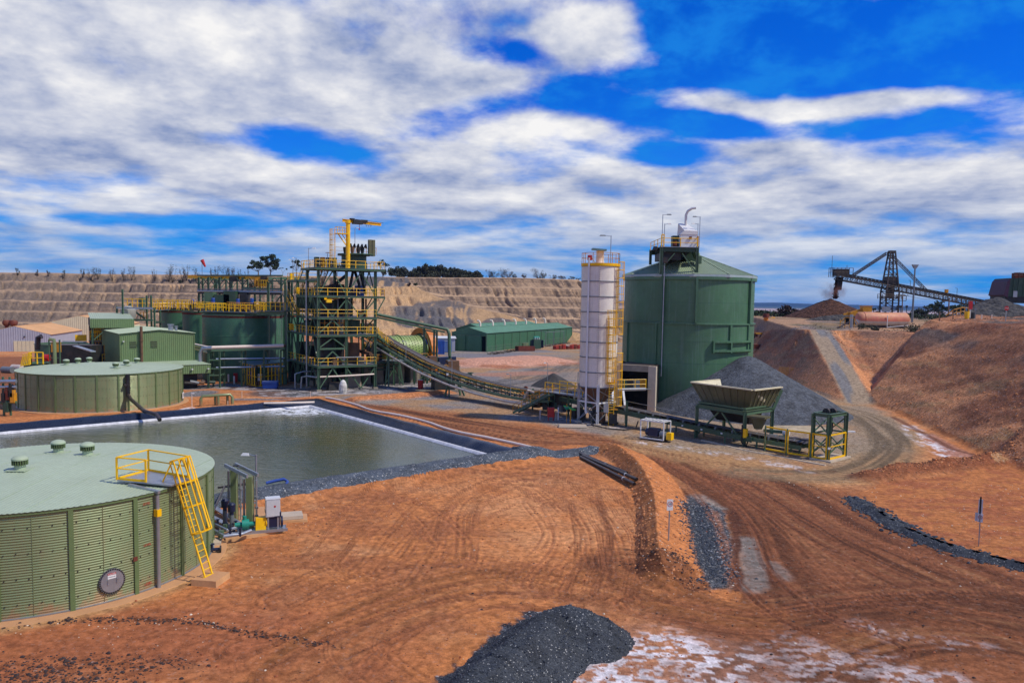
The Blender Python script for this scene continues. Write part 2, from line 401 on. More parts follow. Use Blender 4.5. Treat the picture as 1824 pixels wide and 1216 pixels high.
# ------------------------------------------------------------------ numpy noise
_TB = np.random.RandomState(5).rand(512,512).astype(np.float32)
def vn(x,y,s=0):
 x = np.asarray(x,np.float32) + np.float32(31.7 * (s % 61)); y = np.asarray(y,np.float32) + np.float32(17.9 * (s % 83))
 xi = np.floor(x); yi = np.floor(y); fx = x - xi; fy = y - yi
 xi = xi.astype(np.int32) & 511; yi = yi.astype(np.int32) & 511; x1 = (xi + 1) & 511; y1 = (yi + 1) & 511
 fx = fx * fx * (3 - 2 * fx); fy = fy * fy * (3 - 2 * fy)
 a = _TB[xi,yi]; b = _TB[x1,yi]; c = _TB[xi,y1]; d = _TB[x1,y1]
 return a + (b - a) * fx + (c - a) * fy + (a - b - c + d) * fx * fy
def fbm(x,y,o=4,s=0,g=.5):
 t = 0; a = 1; w = 0
 for k in range(o):
  t = t + a * vn(x + 17.3 * k,y - 9.1 * k,s + k); w += a; a *= g
  x,y = (x * 1.6 + y * 1.2),(y * 1.6 - x * 1.2)
 return t / w
def ss(x,a,b):
 t = np.clip((x - a) / (b - a),0,1); return t * t * (3 - 2 * t)
def _dp(x,y,pts):
 best = np.full(np.shape(x),1e9,np.float32); al = np.zeros(np.shape(x),np.float32); sg = np.ones(np.shape(x),np.float32); acc = 0
 for (ax,ay),(bx,by) in zip(pts[:-1],pts[1:]):
  dx,dy = bx - ax,by - ay; L2 = dx * dx + dy * dy; L = sqrt(L2)
  t = np.clip(((x - ax) * dx + (y - ay) * dy) / L2,0,1)
  d = np.hypot(x - ax - t * dx,y - ay - t * dy)
  m = d < best; best = np.where(m,d,best); al = np.where(m,acc + t * L,al)
  sg = np.where(m,np.sign((x - ax) * dy - (y - ay) * dx),sg); acc += L
 return best,al,sg
def box_of(x,y,pts,mg):
 xs = [q[0] for q in pts]; ys = [q[1] for q in pts]; x = np.asarray(x); y = np.asarray(y)
 return (x > min(xs) - mg) & (x < max(xs) + mg) & (y > min(ys) - mg) & (y < max(ys) + mg)
def dpoly(x,y,pts,mg=14):
 """distance to a polyline, length along it, side of it (far points are skipped)"""
 m = box_of(x,y,pts,mg)
 best = np.full(np.shape(x),1e9,np.float32); al = np.zeros(np.shape(x),np.float32); sg = np.ones(np.shape(x),np.float32)
 if m.any(): best[m],al[m],sg[m] = _dp(x[m],y[m],pts)
 return best,al,sg
def inpoly(x,y,pts,wob=0):
 r = np.zeros(np.shape(x),bool); n = len(pts)
 for i in range(n):
  (ax,ay),(bx,by) = pts[i],pts[(i + 1) % n]
  c = ((ay > y) != (by > y)) & (x < (bx - ax) * (y - ay) / (by - ay + 1e-12) + ax); r ^= c
 return r
def gp(L,z=0): return [G(a,b,z) for a,b in L]
def smooth_poly(pts,k=6):
 """Catmull-Rom through the points"""
 P_ = [np.array(q,float) for q in pts]; P_ = [2 * P_[0] - P_[1]] + P_ + [2 * P_[-1] - P_[-2]]; out = []
 for i in range(1,len(P_) - 2):
  for j in range(k):
   t = j / k; a,b,c,d = P_[i - 1:i + 3]
   out.append(tuple(.5 * (2 * b + (c - a) * t + (2 * a - 5 * b + 4 * c - d) * t * t + (3 * b - a - 3 * c + d) * t ** 3)))
 out.append(tuple(P_[-2])); return out
# ------------------------------------------------------------------ pond corners
BZ,WZ = .45,-.25
PA = np.array(G(560,712,BZ)); PB = np.array(G(915,804,BZ)); PC0 = np.array(G(500,866,BZ))
pv = (PB - PA); pv /= np.linalg.norm(pv); pu = (PC0 - PB); pu /= np.linalg.norm(pu)
PW = np.linalg.norm(PB - PA)
ADd = np.array(G(0,758,BZ)) - PA; ADd /= np.linalg.norm(ADd)
PD_ = PA + ADd * 95; PC = PB + pu * 85
POND = [tuple(PA),tuple(PB),tuple(PC),tuple(PD_)]
# ------------------------------------------------------------------ terrain
def XB(y): return np.where(y < 114.6,45.6 + (y - 73.6) * .165,52.4 + (y - 114.6) * .042)
RAMP0,RAMP1 = np.array((50.6,113.5)),np.array((61.0,156.0))
def XL(y): return 47.6 + (y - 114.6) * .095
BERM = smooth_poly([G(a,b,c) for a,b,c in ((1040,797,.2),(1070,795,.5),(1103,803,.6),(1141,835,.7),(1164,880,.85),(1170,940,.9),(1180,1000,.8),(1225,1040,.2))],5)
BERM2 = smooth_poly([G(1548,852),G(1640,838),G(1720,830),G(1835,815),G(1960,802)],4)
def DB(x): return 268 + .03 * x
def stairs_(t,k=6):
 f = t * k; i = np.floor(f); q = f - i
 return (i + np.where(q < .60,q / .60 * .93,.93 + (q - .60) / .40 * .07)) / k
def terrain(x,y,full=True):
 z = .10 * (fbm(x * .12,y * .12,3,3) - .5) * 2 + .05 * (fbm(x * .6,y * .6,3,8) - .5)
 z = z + .035 * (fbm(x * 3.1,y * 3.1,3,11) - .5)
 # embankment on the right with its spur, haul ramp and upper plateau
 nw = (fbm(x * .08,y * .08,4,21) - .5)
 xb = XB(y) + 1.6 * nw
 wA = 17.0
 tA = (x - xb) / wA
 tex = fbm(x * .25,y * .12,4,31) - .5
 A = 12.0 * np.clip(tA,0,1.0) + np.clip(tA - 1,0,3) * .4
 A = A - 1.2 * np.exp(-((tA - 1) / .12) ** 2) * .5
 A = A + np.where(tA > 0,1.5 * tex * np.clip(tA * 3,0,1) + .5 * (fbm(x * .9 + y * .4,y * .5,4,33) - .5),0)
 A = A * ss(y,38,58)
 # distance past the spur's end
 sx,sy = 66 - 53.5,129 - 117.0; sl = hypot(sx,sy)
 past = ((x - 53.5) * -sy + (y - 117.0) * sx) / sl
 past = past + 2.0 * (fbm(x * .1,y * .1,2,5) - .5)
 A = A - np.clip(past,0,40) * .75
 rd = RAMP1 - RAMP0; rl = np.hypot(*rd); rd = rd / rl
 s = (x - RAMP0[0]) * rd[0] + (y - RAMP0[1]) * rd[1]; c = (x - RAMP0[0]) * rd[1] - (y - RAMP0[1]) * rd[0]
 t = np.clip(s / rl,0,1.12); zr = 9.0 * t ** .95
 hw = 1.9 + .4 * t
 # left face of the ramp
 xl = RAMP0[0] + (y - RAMP0[1]) * rd[0] / rd[1] - hw
 xb0 = xb; xb = XL(y) + 1.2 * nw
 lf = zr * np.clip((x - xb) / np.maximum(xl - xb,1.2),0,1) + .6 * tex * np.clip((x - xb) / 3,0,1) * (t > .1)
 plat = 9.1 + 1.4 * ss(y,158,205) + .5 * (fbm(x * .05,y * .05,3,41) - .5)
 # valley right of the ramp, rising to the tank platform
 val = zr - 1.6 * ss(c,hw,hw + 2.2) + np.clip(c - hw - 3.5,0,30) * .55
 val = np.minimum(val + .8 * tex,plat + 0 * x)
 R_ = np.where(c < -hw,lf,np.where(c < hw,zr + .04 * tex,val))
 R_ = np.where(y > 156 + 2 * nw,np.minimum(plat,np.maximum(plat * np.clip((x - xb) / 6.5,0,1),0)),R_)
 R_ = np.where((x < xb),0,np.maximum(R_,0)) * ss(y,108,112)
 E_ = np.maximum(np.where(x > xb0,A,0),R_)
 E_ = np.where(y > 300,E_ * 0,E_)
 far = ss(y,262,330)
 z = z + E_ * (1 - far)
 # far country beyond the plateau and the dump
 # waste dump
 yb = DB(x) + 5 * (fbm(x * .02,x * 0 + 3.3,3,51) - .5)
 td = (y - yb) / 60.0 + .05 * (fbm(x * .035,y * .02,3,52) - .5) + .022 * np.sin((y - yb) * .31) + .03 * (fbm(x * .2,y * .1,3,64) - .5)
 zc = 22.6 + .006 * np.clip(x,-260,60) + 1.2 * (fbm(x * .02,y * .02,3,53) - .5)
 edge = ss(x,48,26)
 tt = np.clip(td,0,1)
 zd = zc * stairs_(tt)
 f5 = tt * 6; q5 = f5 - np.floor(f5); slopem = np.where((q5 < .72) & (td > 0) & (td < 1),np.sin(np.clip(q5 / .72,0,1) * pi),0)
 sk = x + .35 * (y - yb) + 3 * fbm(x * .05,y * .05,2,54)
 tt = tt + 0; gl = 1 - np.abs(2 * vn(sk * .5 + 2 * vn(sk * .05,y * .01,59),np.floor(f5) * 7.7 + y * .015,55) - 1); gl2 = 1 - np.abs(2 * vn(sk * 1.15,np.floor(f5) * 3.1 + y * .03,56) - 1)
 zd = zd - slopem * (2.6 * gl ** 8 * ss(vn(sk * .11,y * .03,62),.2,.6) + 1.5 * gl2 ** 4 * vn(sk * .3,y * .05,63)) + slopem * 1.0 * (fbm(x * .5,y * .5,3,57) - .5)
 zd = zd + np.where(td >= 1,.35 * fbm(x * .06,y * .06,3,58),0)
 zd = np.where(td > 0,zd,0) * edge
 z = np.where(y > 200,np.maximum(z,zd),z)
 # smooth tan haul ramp across the dump
 Q = [GD(655,500,322),GD(720,508,316),GD(790,536,300),GD(880,560,285),GD(965,580,275),GD(1040,600,268)]
 dq,aq,sq = dpoly(x,y,[(q[0],q[1]) for q in Q],60)
 acc = [0]
 for a_,b_ in zip(Q[:-1],Q[1:]): acc.append(acc[-1] + hypot(b_[0] - a_[0],b_[1] - a_[1]))
 zq = np.interp(aq,acc,[q[2] for q in Q])
 near = sq > 0
 rp = .9 + np.where(near,zq - .55 * dq,zq - .9 * np.maximum(dq - 6,0)) + .5 * (fbm(x * .3,y * .3,3,60) - .5)
 rampmask = (rp > z) & (y > 215) & (x > -60) & (x < 40)
 z = np.where(rampmask,rp,z)
 # distant country
 z = np.where((y > 420),-14 + 4 * (fbm(x * .002,y * .002,3,61) - .5),z)
 tr = ss(y,360,420) * (y <= 420)
 z = np.where((y > 360) & (y <= 420),z * (1 - tr) + (-14) * tr,z)
 # berms
 d,a,sg = dpoly(x,y,BERM); L = 0
 hb = .95 * np.clip(a / 2.5,0,1) * (1 + .18 * (fbm(x * .5,y * .5,3,71) - .5) * 2)
 tot_ = sum(hypot(q[0] - p_[0],q[1] - p_[1]) for p_,q in zip(BERM[:-1],BERM[1:]))
 hb = hb * np.clip((tot_ - a) / 3.0,0,1)
 wB = np.where(sg > 0,1.2,2.6)
 bz = hb * np.clip(1 - d / wB,0,1) ** .85 + np.where(d < wB,.16 * (fbm(x * 2.2,y * 2.2,3,72) - .5),0)
 z = z + np.where(d < wB,bz,0)
 d2,a2,_ = dpoly(x,y,BERM2)
 z = z + np.where(d2 < 1.9,.8 * (1 - d2 / 1.9) * (1 + .9 * (fbm(x * .8,y * .8,3,73) - .5)),0)
 # low bank of the orange mound in the yard and the dirt bank by the mill
 dm,_,_ = dpoly(x,y,gp([(862,648),(920,645),(950,643)])); z = z + 1.1 * ss(dm,11,3)
 db,_,_ = dpoly(x,y,gp([(640,712),(720,706),(790,700)])); z = z + .45 * ss(db,2.6,.5)
 # pond basin (the liner sheet and the water lie over it)
 dpo,_,_ = dpoly(x,y,POND + [POND[0]],8); ins = inpoly(x,y,POND)
 sdp = np.where(ins,dpo,-dpo)
 z = z + np.where(~ins,BZ * ss(dpo,4.2,1.9),0)
 z = np.where(sdp > -.5,BZ - .1 - 3.4 * ss(sdp,-.5,.6),z)
 z = np.where((sdp <= -.5) & (sdp > -1.6),np.minimum(z * .3 + BZ * .7,BZ) - .04,z)
 return z
def sheet_grid():
 r = [0.4,5,10,14,18]
 while r[-1] < 30: r.append(r[-1] + .14)
 while r[-1] < 236: r.append(r[-1] + min(.60,max(.12,r[-1] ** 2 / 9200.0)))
 while r[-1] < 345: r.append(r[-1] + .42)
 while r[-1] < 440: r.append(r[-1] + 2.5)
 while r[-1] < 22000: r.append(r[-1] * 1.09)
 az_ = list(np.arange(-38.5,38.5001,.086))
 az_ = list(np.linspace(-180,-39.5,26)) + az_ + list(np.linspace(39.5,180,26))[:-1]
 return np.array(r),np.radians(np.array(az_))
R1,AZ = sheet_grid()
RR,AA = np.meshgrid(R1,AZ,indexing='ij')
GX = RR * np.sin(AA); GY = RR * np.cos(AA)
GZ = terrain(GX,GY)
# ---- material regions of the ground (albedo, plus shade painted on the berm and under the tower)
C_OR = np.array((.51,.19,.060)); C_OR2 = np.array((.64,.32,.14)); C_BR = np.array((.20,.072,.030)); C_DK = np.array((.115,.04,.02))
C_YE = np.array((.47,.27,.115)); C_GY = np.array((.23,.215,.185)); C_GB = np.array((.125,.135,.145)); C_SALT = np.array((.74,.70,.70))
C_PINK = np.array((.50,.26,.17)); C_TAN = np.array((.47,.315,.185)); C_DG = np.array((.04,.045,.055)); C_RED = np.array((.30,.095,.04))
def lerp(a,b,t): t = np.clip(t,0,1)[...,None]; return a * (1 - t) + b * t
x,y,z0 = GX,GY,GZ.copy()
big = fbm(x * .06,y * .06,4,101); mid = fbm(x * .35,y * .35,4,102); fin = fbm(x * 1.8,y * 1.8,3,103)
col_ = np.zeros(x.shape + (3,)) + C_OR
col_ = lerp(col_,C_OR2,ss(mid * .6 + big * .4,.48,.68) * .6)
col_ = lerp(col_,C_BR,ss(fin * .5 + mid * .5,.50,.72) * .30)
col_ = lerp(col_,C_BR * 1.5,ss(fbm(x * .22 + 3,y * .5,4,104),.52,.66) * .5)
grav = np.zeros(x.shape)
# pad centre, paler
dP,_,_ = dpoly(x,y,gp([(900,880),(1050,900),(1080,1000)]))
col_ = lerp(col_,C_OR2 * np.array((1.06,.95,.85)),ss(dP,9,1) * .6 * ss(mid,.3,.6))
# left foreground: redder brown dirt
dL,_,_ = dpoly(x,y,gp([(-200,1190),(100,1160),(430,1130),(560,1160)]))
col_ = lerp(col_,C_RED * 1.15,ss(dL,6,1.5) * .65)
hr = gp([(1130,800),(1330,832),(1520,880),(1700,975),(1850,1020),(2300,1180),(1900,1500),(1330,1330),(1260,1150),(1180,1060),(1240,1040),(1300,900)])
I_ = box_of(x,y,hr,4); hm = np.zeros(x.shape); hd_,_,_ = _dp(x[I_],y[I_],hr + [hr[0]]); hm[I_] = ss(np.where(inpoly(x[I_],y[I_],hr),hd_,-hd_) + 1.5 * (mid[I_] - .5),-1.0,.8)
col_ = lerp(col_,C_BR * 1.25,hm * .85)
# brown haul roads: streaks follow the line of travel
def road(pts,w,c,s,amt=.8,soft=2.5,freq=1.6):
 P2 = smooth_poly(pts,6); I = np.nonzero(box_of(x,y,P2,w + 1)); X_,Y_ = x[I],y[I]; d,a,sg = _dp(X_,Y_,P2)
 st = .55 * vn(d * sg * freq + 3 * fbm(a * .03,d * 0,2,s),a * .045,s) + .45 * vn(d * sg * freq * 2.7,a * .10,s + 1)
 m = ss(d,w,w - soft) * amt; q = col_[I]
 q = lerp(q,c,m * (.55 + .45 * ss(st,.3,.65)))
 q = lerp(q,c * .45,m * ss(st,.50,.66) * .9)
 col_[I] = lerp(q,C_YE,m * ss(st,.40,.24) * .22)
def spot(P_,w,c,am=1.0,lo=.5,nz=None,wob=0.0,curve=False,g=0.0,ok=None):
 """stain, material or painted-shade patch along a polyline given where the photo shows it"""
 P2 = gp(P_)
 if curve: P2 = smooth_poly(P2,5)
 I = np.nonzero(box_of(x,y,P2,w + 1 + abs(wob))); X_,Y_ = x[I],y[I]; d,a,sg = _dp(X_,Y_,P2)
 m = ss(d + wob * (mid[I] - .5),w,w * lo) * am
 if nz: m = m * ss(fbm(X_ * nz[0],Y_ * nz[1],4,nz[2],.6),nz[3],nz[4])
 if ok is not None: m = m * ok[I]
 col_[I] = lerp(col_[I],c,m)
 if g: grav[I] = np.maximum(grav[I],m * g)
road([G(560,700),G(760,740),G(960,775),G(1120,790),G(1330,850),G(1480,940),G(1650,1020),G(1824,1090),G(2050,1180)],5.2,C_BR,201,.95,2.2)
road([G(640,752),G(800,790),G(1000,790),G(1150,800)],3.0,C_BR * 1.35,203,.7)
road([G(1130,800),G(1290,900),G(1340,1010),G(1400,1100),G(1500,1216)],4.2,C_BR * 1.05,205,.85,2.4)
road([G(1120,1010),G(1290,1090),G(1500,1080),G(1700,1070),G(1900,1080)],3.6,C_BR * 1.0,207,.9,2.0)
road([G(400,1320),G(620,1120),G(850,1035),G(1100,1045),G(1300,1090),G(1560,1170)],2.6,C_OR * .85,209,.7,1.4)
road([G(1350,1216),G(1550,1130),G(1750,1120),G(1900,1150)],4.0,C_BR * .8,211,.8,2.4)
# yellow-grey apron in front of the hopper line
dA,_,_ = dpoly(x,y,gp([(1180,800),(1330,830),(1480,850),(1560,830),(1600,770)]))
col_ = lerp(col_,C_YE * .95,ss(dA + 3 * (mid - .5),4.6,1.6) * .85)
# grey gravel yard
yard = gp([(590,716),(700,722),(900,748),(1000,762),(1130,795),(1300,815),(1400,826),(1500,832),(1620,800),(1640,770),(1560,718),(1500,712),(1345,655),(1330,610),(1000,602),(800,622),(700,640),(500,690),(520,712)])
yd,_,_ = dpoly(x,y,yard + [yard[0]]); yi = inpoly(x,y,yard); sy_ = np.where(yi,yd,-yd) + 3.0 * (fbm(x * .2,y * .2,4,110) - .5)
ym = ss(sy_,-1.2,1.8)
gcol = lerp(np.zeros(x.shape + (3,)) + C_GY,C_GB * 1.3,ss(fbm(x * .09,y * .16,4,111),.42,.62))
gcol = lerp(gcol,np.array((.30,.225,.135)),ss(x + 6 * (mid - .5),6,18) * .75)
gcol = lerp(gcol,C_YE * .8,ss(fbm(x * .14 + 9,y * .14,4,112),.48,.66) * .85)
col_ = lerp(col_,gcol,ym * .92); grav = np.maximum(grav,ym * .35)
rd2,_,_ = dpoly(x,y,gp([(1500,750),(1560,790),(1640,770),(1560,730)]));
road([G(1345,675),G(1440,715),G(1530,740),G(1590,790),G(1510,842),G(1330,842)],3.4,np.array((.22,.16,.095)),213,.75,2.0,1.1)
road([G(1010,640),G(960,672),G(850,690),G(760,700)],6,C_GY * .62,215,.6,3.0,.8)
for P_,w_ in (([(1140,785),(1300,812),(1440,838)],1.3),([(1010,745),(1090,760)],1.6),([(690,620),(760,640)],3)):
 spot(P_,w_,C_SALT * .85,.7,.3,(1.3,1.3,113,.5,.64))
# orange mound in the yard, orange strips
dm,_,_ = dpoly(x,y,gp([(862,648),(920,645),(950,643)])); col_ = lerp(col_,C_PINK * 1.05,ss(dm,13,8))
col_ = lerp(col_,C_BR * 1.6,ss(dm,13,10) * ss(dm,5,9) * ss(mid,.5,.65) * .8)
for P_,w_,c_ in (([(630,713),(720,707),(795,700)],2.2,C_OR),([(430,715),(520,712),(600,716)],3.0,C_BR * 1.3),([(340,720),(480,714)],2.6,C_OR * .9),
     ([(0,747),(330,728),(560,708)],1.7,C_OR * 1.1),([(570,716),(760,758),(905,806)],1.6,C_OR * 1.05),([(880,667),(960,664)],5,C_PINK * .7),([(0,640),(60,660),(30,700)],9,C_BR * 1.2)):
 spot(P_,w_,c_,.9,.5,wob=1)
# salt-stained slab under the tower and mill
for P_,w_ in (([(590,697),(700,695),(790,688)],1.4),([(680,700),(560,702),(520,704)],1.0),([(690,690),(750,683)],2.4),([(330,738),(340,726)],.8)):
 spot(P_,w_,C_SALT,1,.4,(1.1,1.1,114,.40,.52),1)
for P_,w_ in (([(500,700),(560,699),(700,690),(790,680)],5.5),([(410,690),(500,694)],3.0)):
 spot(P_,w_,C_GB * .5,.8,.6,wob=1.5,ok=(y < 130)); spot(P_,w_,C_SALT * .55,.8,.6,(.8,.8,115,.47,.6),1.5,ok=(y < 130))  # shade under tower and mill painted as dark ground, salt mottled over it
# dark gravel patches left of the tower
for P_,w_ in (([(345,690),(400,686)],3.2),([(340,703),(360,698)],2.6),([(425,711),(545,712)],1.1)):
 spot(P_,w_,C_GB * 1.1,.95,.7,wob=.8,g=1)
# pale salt crusts at the bottom right
for P_,w_,am in (([(1110,1190),(1180,1150),(1290,1180),(1240,1230)],2.6,1.0),([(1400,1216),(1470,1190)],1.4,.35),([(1530,1110),(1580,1125)],1.1,.35),([(1480,1170),(1600,1190)],1.4,.3),
     ([(1620,1210),(1700,1215)],1.2,.45),([(1700,1140),(1740,1150)],.8,.25),([(1330,1170),(1420,1150)],1.6,.3),([(1100,1235),(1300,1260)],3.0,1.0)):
 spot(P_,w_ * 1.2,C_PINK * .8,.35 * am,.5); spot(P_,w_,C_SALT,am,.25,(2.2,3.6,120,.46,.57),2.2)
# pink wet flat and drain at the foot of the slope, salt by it
pp = gp([(1640,775),(1660,772),(1700,795),(1750,815),(1690,812)])
pd_,_,_ = dpoly(x,y,pp + [pp[0]]); pi_ = inpoly(x,y,pp); sp_ = np.where(pi_,pd_,-pd_)
col_ = lerp(col_,np.array((.42,.2,.135)),ss(sp_,-.6,.4))
spot([(1618,758),(1655,790),(1700,815),(1725,818)],1.5,C_SALT,1,.3,(1.2,.5,121,.42,.58),.9)
d,a,_ = dpoly(x,y,gp([(1590,742),(1700,800),(1765,816)])); col_ = lerp(col_,C_DK * 1.3,ss(d,.55,.2) * .8)
# right pad
rp_ = gp([(1530,880),(1560,862),(1824,825),(2100,800),(2300,1200),(1824,1010),(1620,950)])
pd_,_,_ = dpoly(x,y,rp_ + [rp_[0]]); pi_ = inpoly(x,y,rp_); sp_ = np.where(pi_,pd_,-pd_)
pc = lerp(np.zeros(x.shape + (3,)) + C_OR * .92,C_RED * 1.1,ss(fbm(x * .5,y * 1.4,4,125),.4,.65) * .8)
col_ = lerp(col_,pc,ss(sp_,-.3,.5))
d,a,_ = dpoly(x,y,BERM2); col_ = lerp(col_,C_RED * .7,ss(d,2.2,1.0) * .9)
# berm: crest and inner side painted dark for shade, outer side bright for sun
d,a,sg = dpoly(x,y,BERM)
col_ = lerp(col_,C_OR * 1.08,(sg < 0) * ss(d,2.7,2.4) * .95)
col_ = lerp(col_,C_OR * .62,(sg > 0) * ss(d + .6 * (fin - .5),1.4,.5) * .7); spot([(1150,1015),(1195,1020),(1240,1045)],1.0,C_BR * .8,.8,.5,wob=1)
# dark loose gravel beside the berm, with paler dusty lanes
gpoly = gp([(1218,880),(1245,885),(1290,905),(1308,960),(1312,1050),(1262,1048),(1236,1010),(1226,940)])
gd,_,_ = dpoly(x,y,gpoly + [gpoly[0]]); gi = inpoly(x,y,gpoly); sd_ = np.where(gi,gd,-gd) + .5 * (fin - .5)
mm = ss(sd_,-.1,.35); col_ = lerp(col_,C_GB * .55,mm); grav = np.maximum(grav,mm)
for P_,w_,c_,am in (([(1245,885),(1275,915),(1296,1000),(1300,1055)],.32,C_PINK * .5,.7),([(1325,960),(1345,1010),(1335,1045)],1.15,C_GY * 1.2,.6),([(1375,1000),(1400,1030)],.7,C_GY * 1.1,.5),([(1240,882),(1285,905)],.8,C_GY * 1.2,.6),
      ([(1306,905),(1312,960),(1312,1050)],.38,C_DK,.9),([(1366,990),(1376,1035)],.30,C_DK,.9)):
 spot(P_,w_,c_,am,.3,wob=.9); spot(P_,w_,c_ * .7,am * .8,.3,(2.0,3.0,133,.46,.6),.9)
# tyre tracks swept over the pads
def track(P_,w=.22,gauge=1.9,am=.55,c=C_BR,s=0):
 P2 = smooth_poly(gp(P_),8); I = np.nonzero(box_of(x,y,P2,gauge / 2 + w + .3)); X_,Y_ = x[I],y[I]; d,a,sg = _dp(X_,Y_,P2)
 lug = (-.16,.0,.16) if w < .2 else (-.2,.2); w = w * .42
 for k in [q + e_ for q in ((0,) if gauge == 0 else (-gauge / 2,gauge / 2)) for e_ in lug]:
  dd = np.abs(d * sg - k + .12 * (vn(a * .4,a * 0,300 + s) - .5))
  m_ = ss(dd,w,w * .35) * (.35 + .65 * ss(vn(a * .5,a * 0 + k,310 + s),.25,.6)) * am
  col_[I] = lerp(col_[I],c,m_); GZ[I] -= m_ * .045 - .02 * np.exp(-((dd - w * 1.9) / .07) ** 2) * am
rnd = random.Random(3)
swirl = [[(640,1010),(760,880),(900,850),(1040,870),(1110,950)],[(700,1040),(800,930),(930,880),(1060,920),(1090,1010)],
   [(560,1000),(700,860),(860,838),(1000,845),(1090,900)],[(480,1180),(640,1110),(820,1060),(1010,1065),(1200,1110),(1400,1130)],
   [(430,1150),(600,1080),(800,1030),(1000,1040),(1250,1095),(1500,1110)],[(520,1210),(680,1130),(860,1080),(1000,1078)],
   [(640,1216),(720,1140),(850,1095),(960,1085)],[(820,1000),(840,900),(930,862),(1010,905)],[(560,930),(640,900),(730,900),(790,960)],
   [(480,1060),(600,1010),(760,990),(900,1010),(1080,1060)],[(620,905),(800,870),(930,850),(1030,845)],[(1090,880),(1120,960),(1100,1060)],
   [(700,1216),(640,1160),(700,1100),(840,1040)],[(980,900),(1010,960),(960,1040)],[(1055,900),(1075,990),(1050,1060)]]
for i,P_ in enumerate(swirl):
 for k in range(2 + i % 2):
  o = rnd.uniform(-18,18); track([(a_ + o * 1.3 + rnd.uniform(-6,6),b_ + o * .5) for a_,b_ in P_],rnd.uniform(.12,.26),rnd.choice((0,1.9,1.9)),rnd.uniform(.4,.8),C_BR * rnd.uniform(.95,1.7),i * 2 + k)
main = [[(600,735),(800,775),(1000,790),(1180,815),(1340,900),(1450,1000),(1560,1070),(1824,1130)],[(1200,830),(1380,880),(1560,960),(1824,1040)],
  [(1240,850),(1300,930),(1330,1010),(1420,1090),(1560,1150)],[(1130,1030),(1330,1085),(1540,1060),(1824,1050)],[(1300,850),(1460,900),(1640,985),(1824,1050)],
  [(620,722),(850,760),(1050,785),(1300,835),(1500,850)],[(1350,890),(1500,985),(1660,1060),(1824,1100)],[(1150,1080),(1350,1110),(1600,1090),(1824,1160)]]
for i,P_ in enumerate(main):
 for k in range(3):
  o = rnd.uniform(-22,22); track([(a_ + o * .6,b_ + o * .5) for a_,b_ in P_],rnd.uniform(.12,.3),rnd.choice((0,2.2)),rnd.uniform(.35,.7),C_DK * rnd.uniform(.8,1.5) if k < 2 else C_BR * 1.9,60 + i * 3 + k)
# dark coarse rubble lines in the left foreground
for P_,w_,am in (([(-20,1120),(60,1108),(200,1104),(330,1106),(450,1126),(600,1150)],.42,.75),([(-30,1190),(120,1185),(330,1180)],1.1,.55),([(-30,1225),(200,1222)],1.2,.6)):
 spot(P_,w_,C_DK * .8,am,.3,(4,4,130,.5,.6),curve=True,g=.6)
# dusty apron round the near tank
dT = np.hypot(x + 24.35,y - 40.2) - 8.3; col_ = lerp(col_,C_YE * 1.05,ss(dT + .8 * (mid - .5),1.7,.6) * .85)
# spill edges of the foreground gravel heap
d,a,_ = dpoly(x,y,gp([(800,1216),(880,1150),(950,1095)])); m_ = ss(d + 1.1 * (fbm(x * 2,y * 2,4,131) - .5),.55,.3); col_ = lerp(col_,C_DG,m_); grav = np.maximum(grav,m_)
# embankment
em = (x > np.where(y > 113,XL(y),XB(y)) - 1.5 + 1.2 * (mid - .5)) & (y < 300) & (z0 > .35)
e1 = fbm(x * .10 + z0 * .12,y * .045,4,140); e2 = fbm(x * .8 + z0 * .5,y * .22,4,141); tA_ = (x - XB(y)) / 17.0
ec = lerp(np.zeros(x.shape + (3,)) + np.array((.31,.13,.06)),np.array((.52,.23,.10)),ss(e1,.44,.60))
ec = lerp(ec,C_YE * .8,ss(e2,.56,.68) * ss(tA_,.75,.3) * .7); ec = lerp(ec,np.array((.17,.06,.03)),ss(fbm(x * .14,y * .07,4,142),.52,.64) * .8)
ec = lerp(ec,np.array((.13,.10,.08)),ss(e1 * .5 + fbm(x * .2,y * .08,3,143) * .5,.47,.54) * ss(tA_,.55,.85) * (y < 130) * .9)
ec = lerp(ec,np.array((.20,.145,.10)),ss(y,128,150) * .45 * ss(e2,.4,.6))
ec = lerp(ec,C_OR * .9,ss(tA_,1.12,1.2) * (y < 112) * .6)
em_ = em.astype(float); col_ = lerp(col_,ec,em_); grav = np.maximum(grav,em_ * .45)
rdv = RAMP1 - RAMP0; rl_ = np.hypot(*rdv); rdv = rdv / rl_
s_ = (x - RAMP0[0]) * rdv[0] + (y - RAMP0[1]) * rdv[1]; c_ = (x - RAMP0[0]) * rdv[1] - (y - RAMP0[1]) * rdv[0]
rm = ss(np.abs(c_) + .4 * (mid - .5),2.2,1.7) * ss(s_,-3,1) * ss(s_,rl_ + 8,rl_)
rc = lerp(np.zeros(x.shape + (3,)) + np.array((.33,.25,.165)),C_GB * 1.3,ss(vn(c_ * 1.2,s_ * .06,150),.55,.7) * .8)
col_ = lerp(col_,rc,rm); grav = grav * (1 - rm)
pl = (y > 158) & (x > XB(y) + 4) & (y < 300)
pcx = lerp(np.zeros(x.shape + (3,)) + np.array((.36,.22,.125)),C_GB,ss(fbm(x * .07,y * .07,3,151),.5,.6) * .7)
pcx = lerp(pcx,np.array((.10,.10,.05)),ss(fbm(x * .12,y * .12,4,152),.56,.66) * .7)
col_ = lerp(col_,pcx,pl * .9)
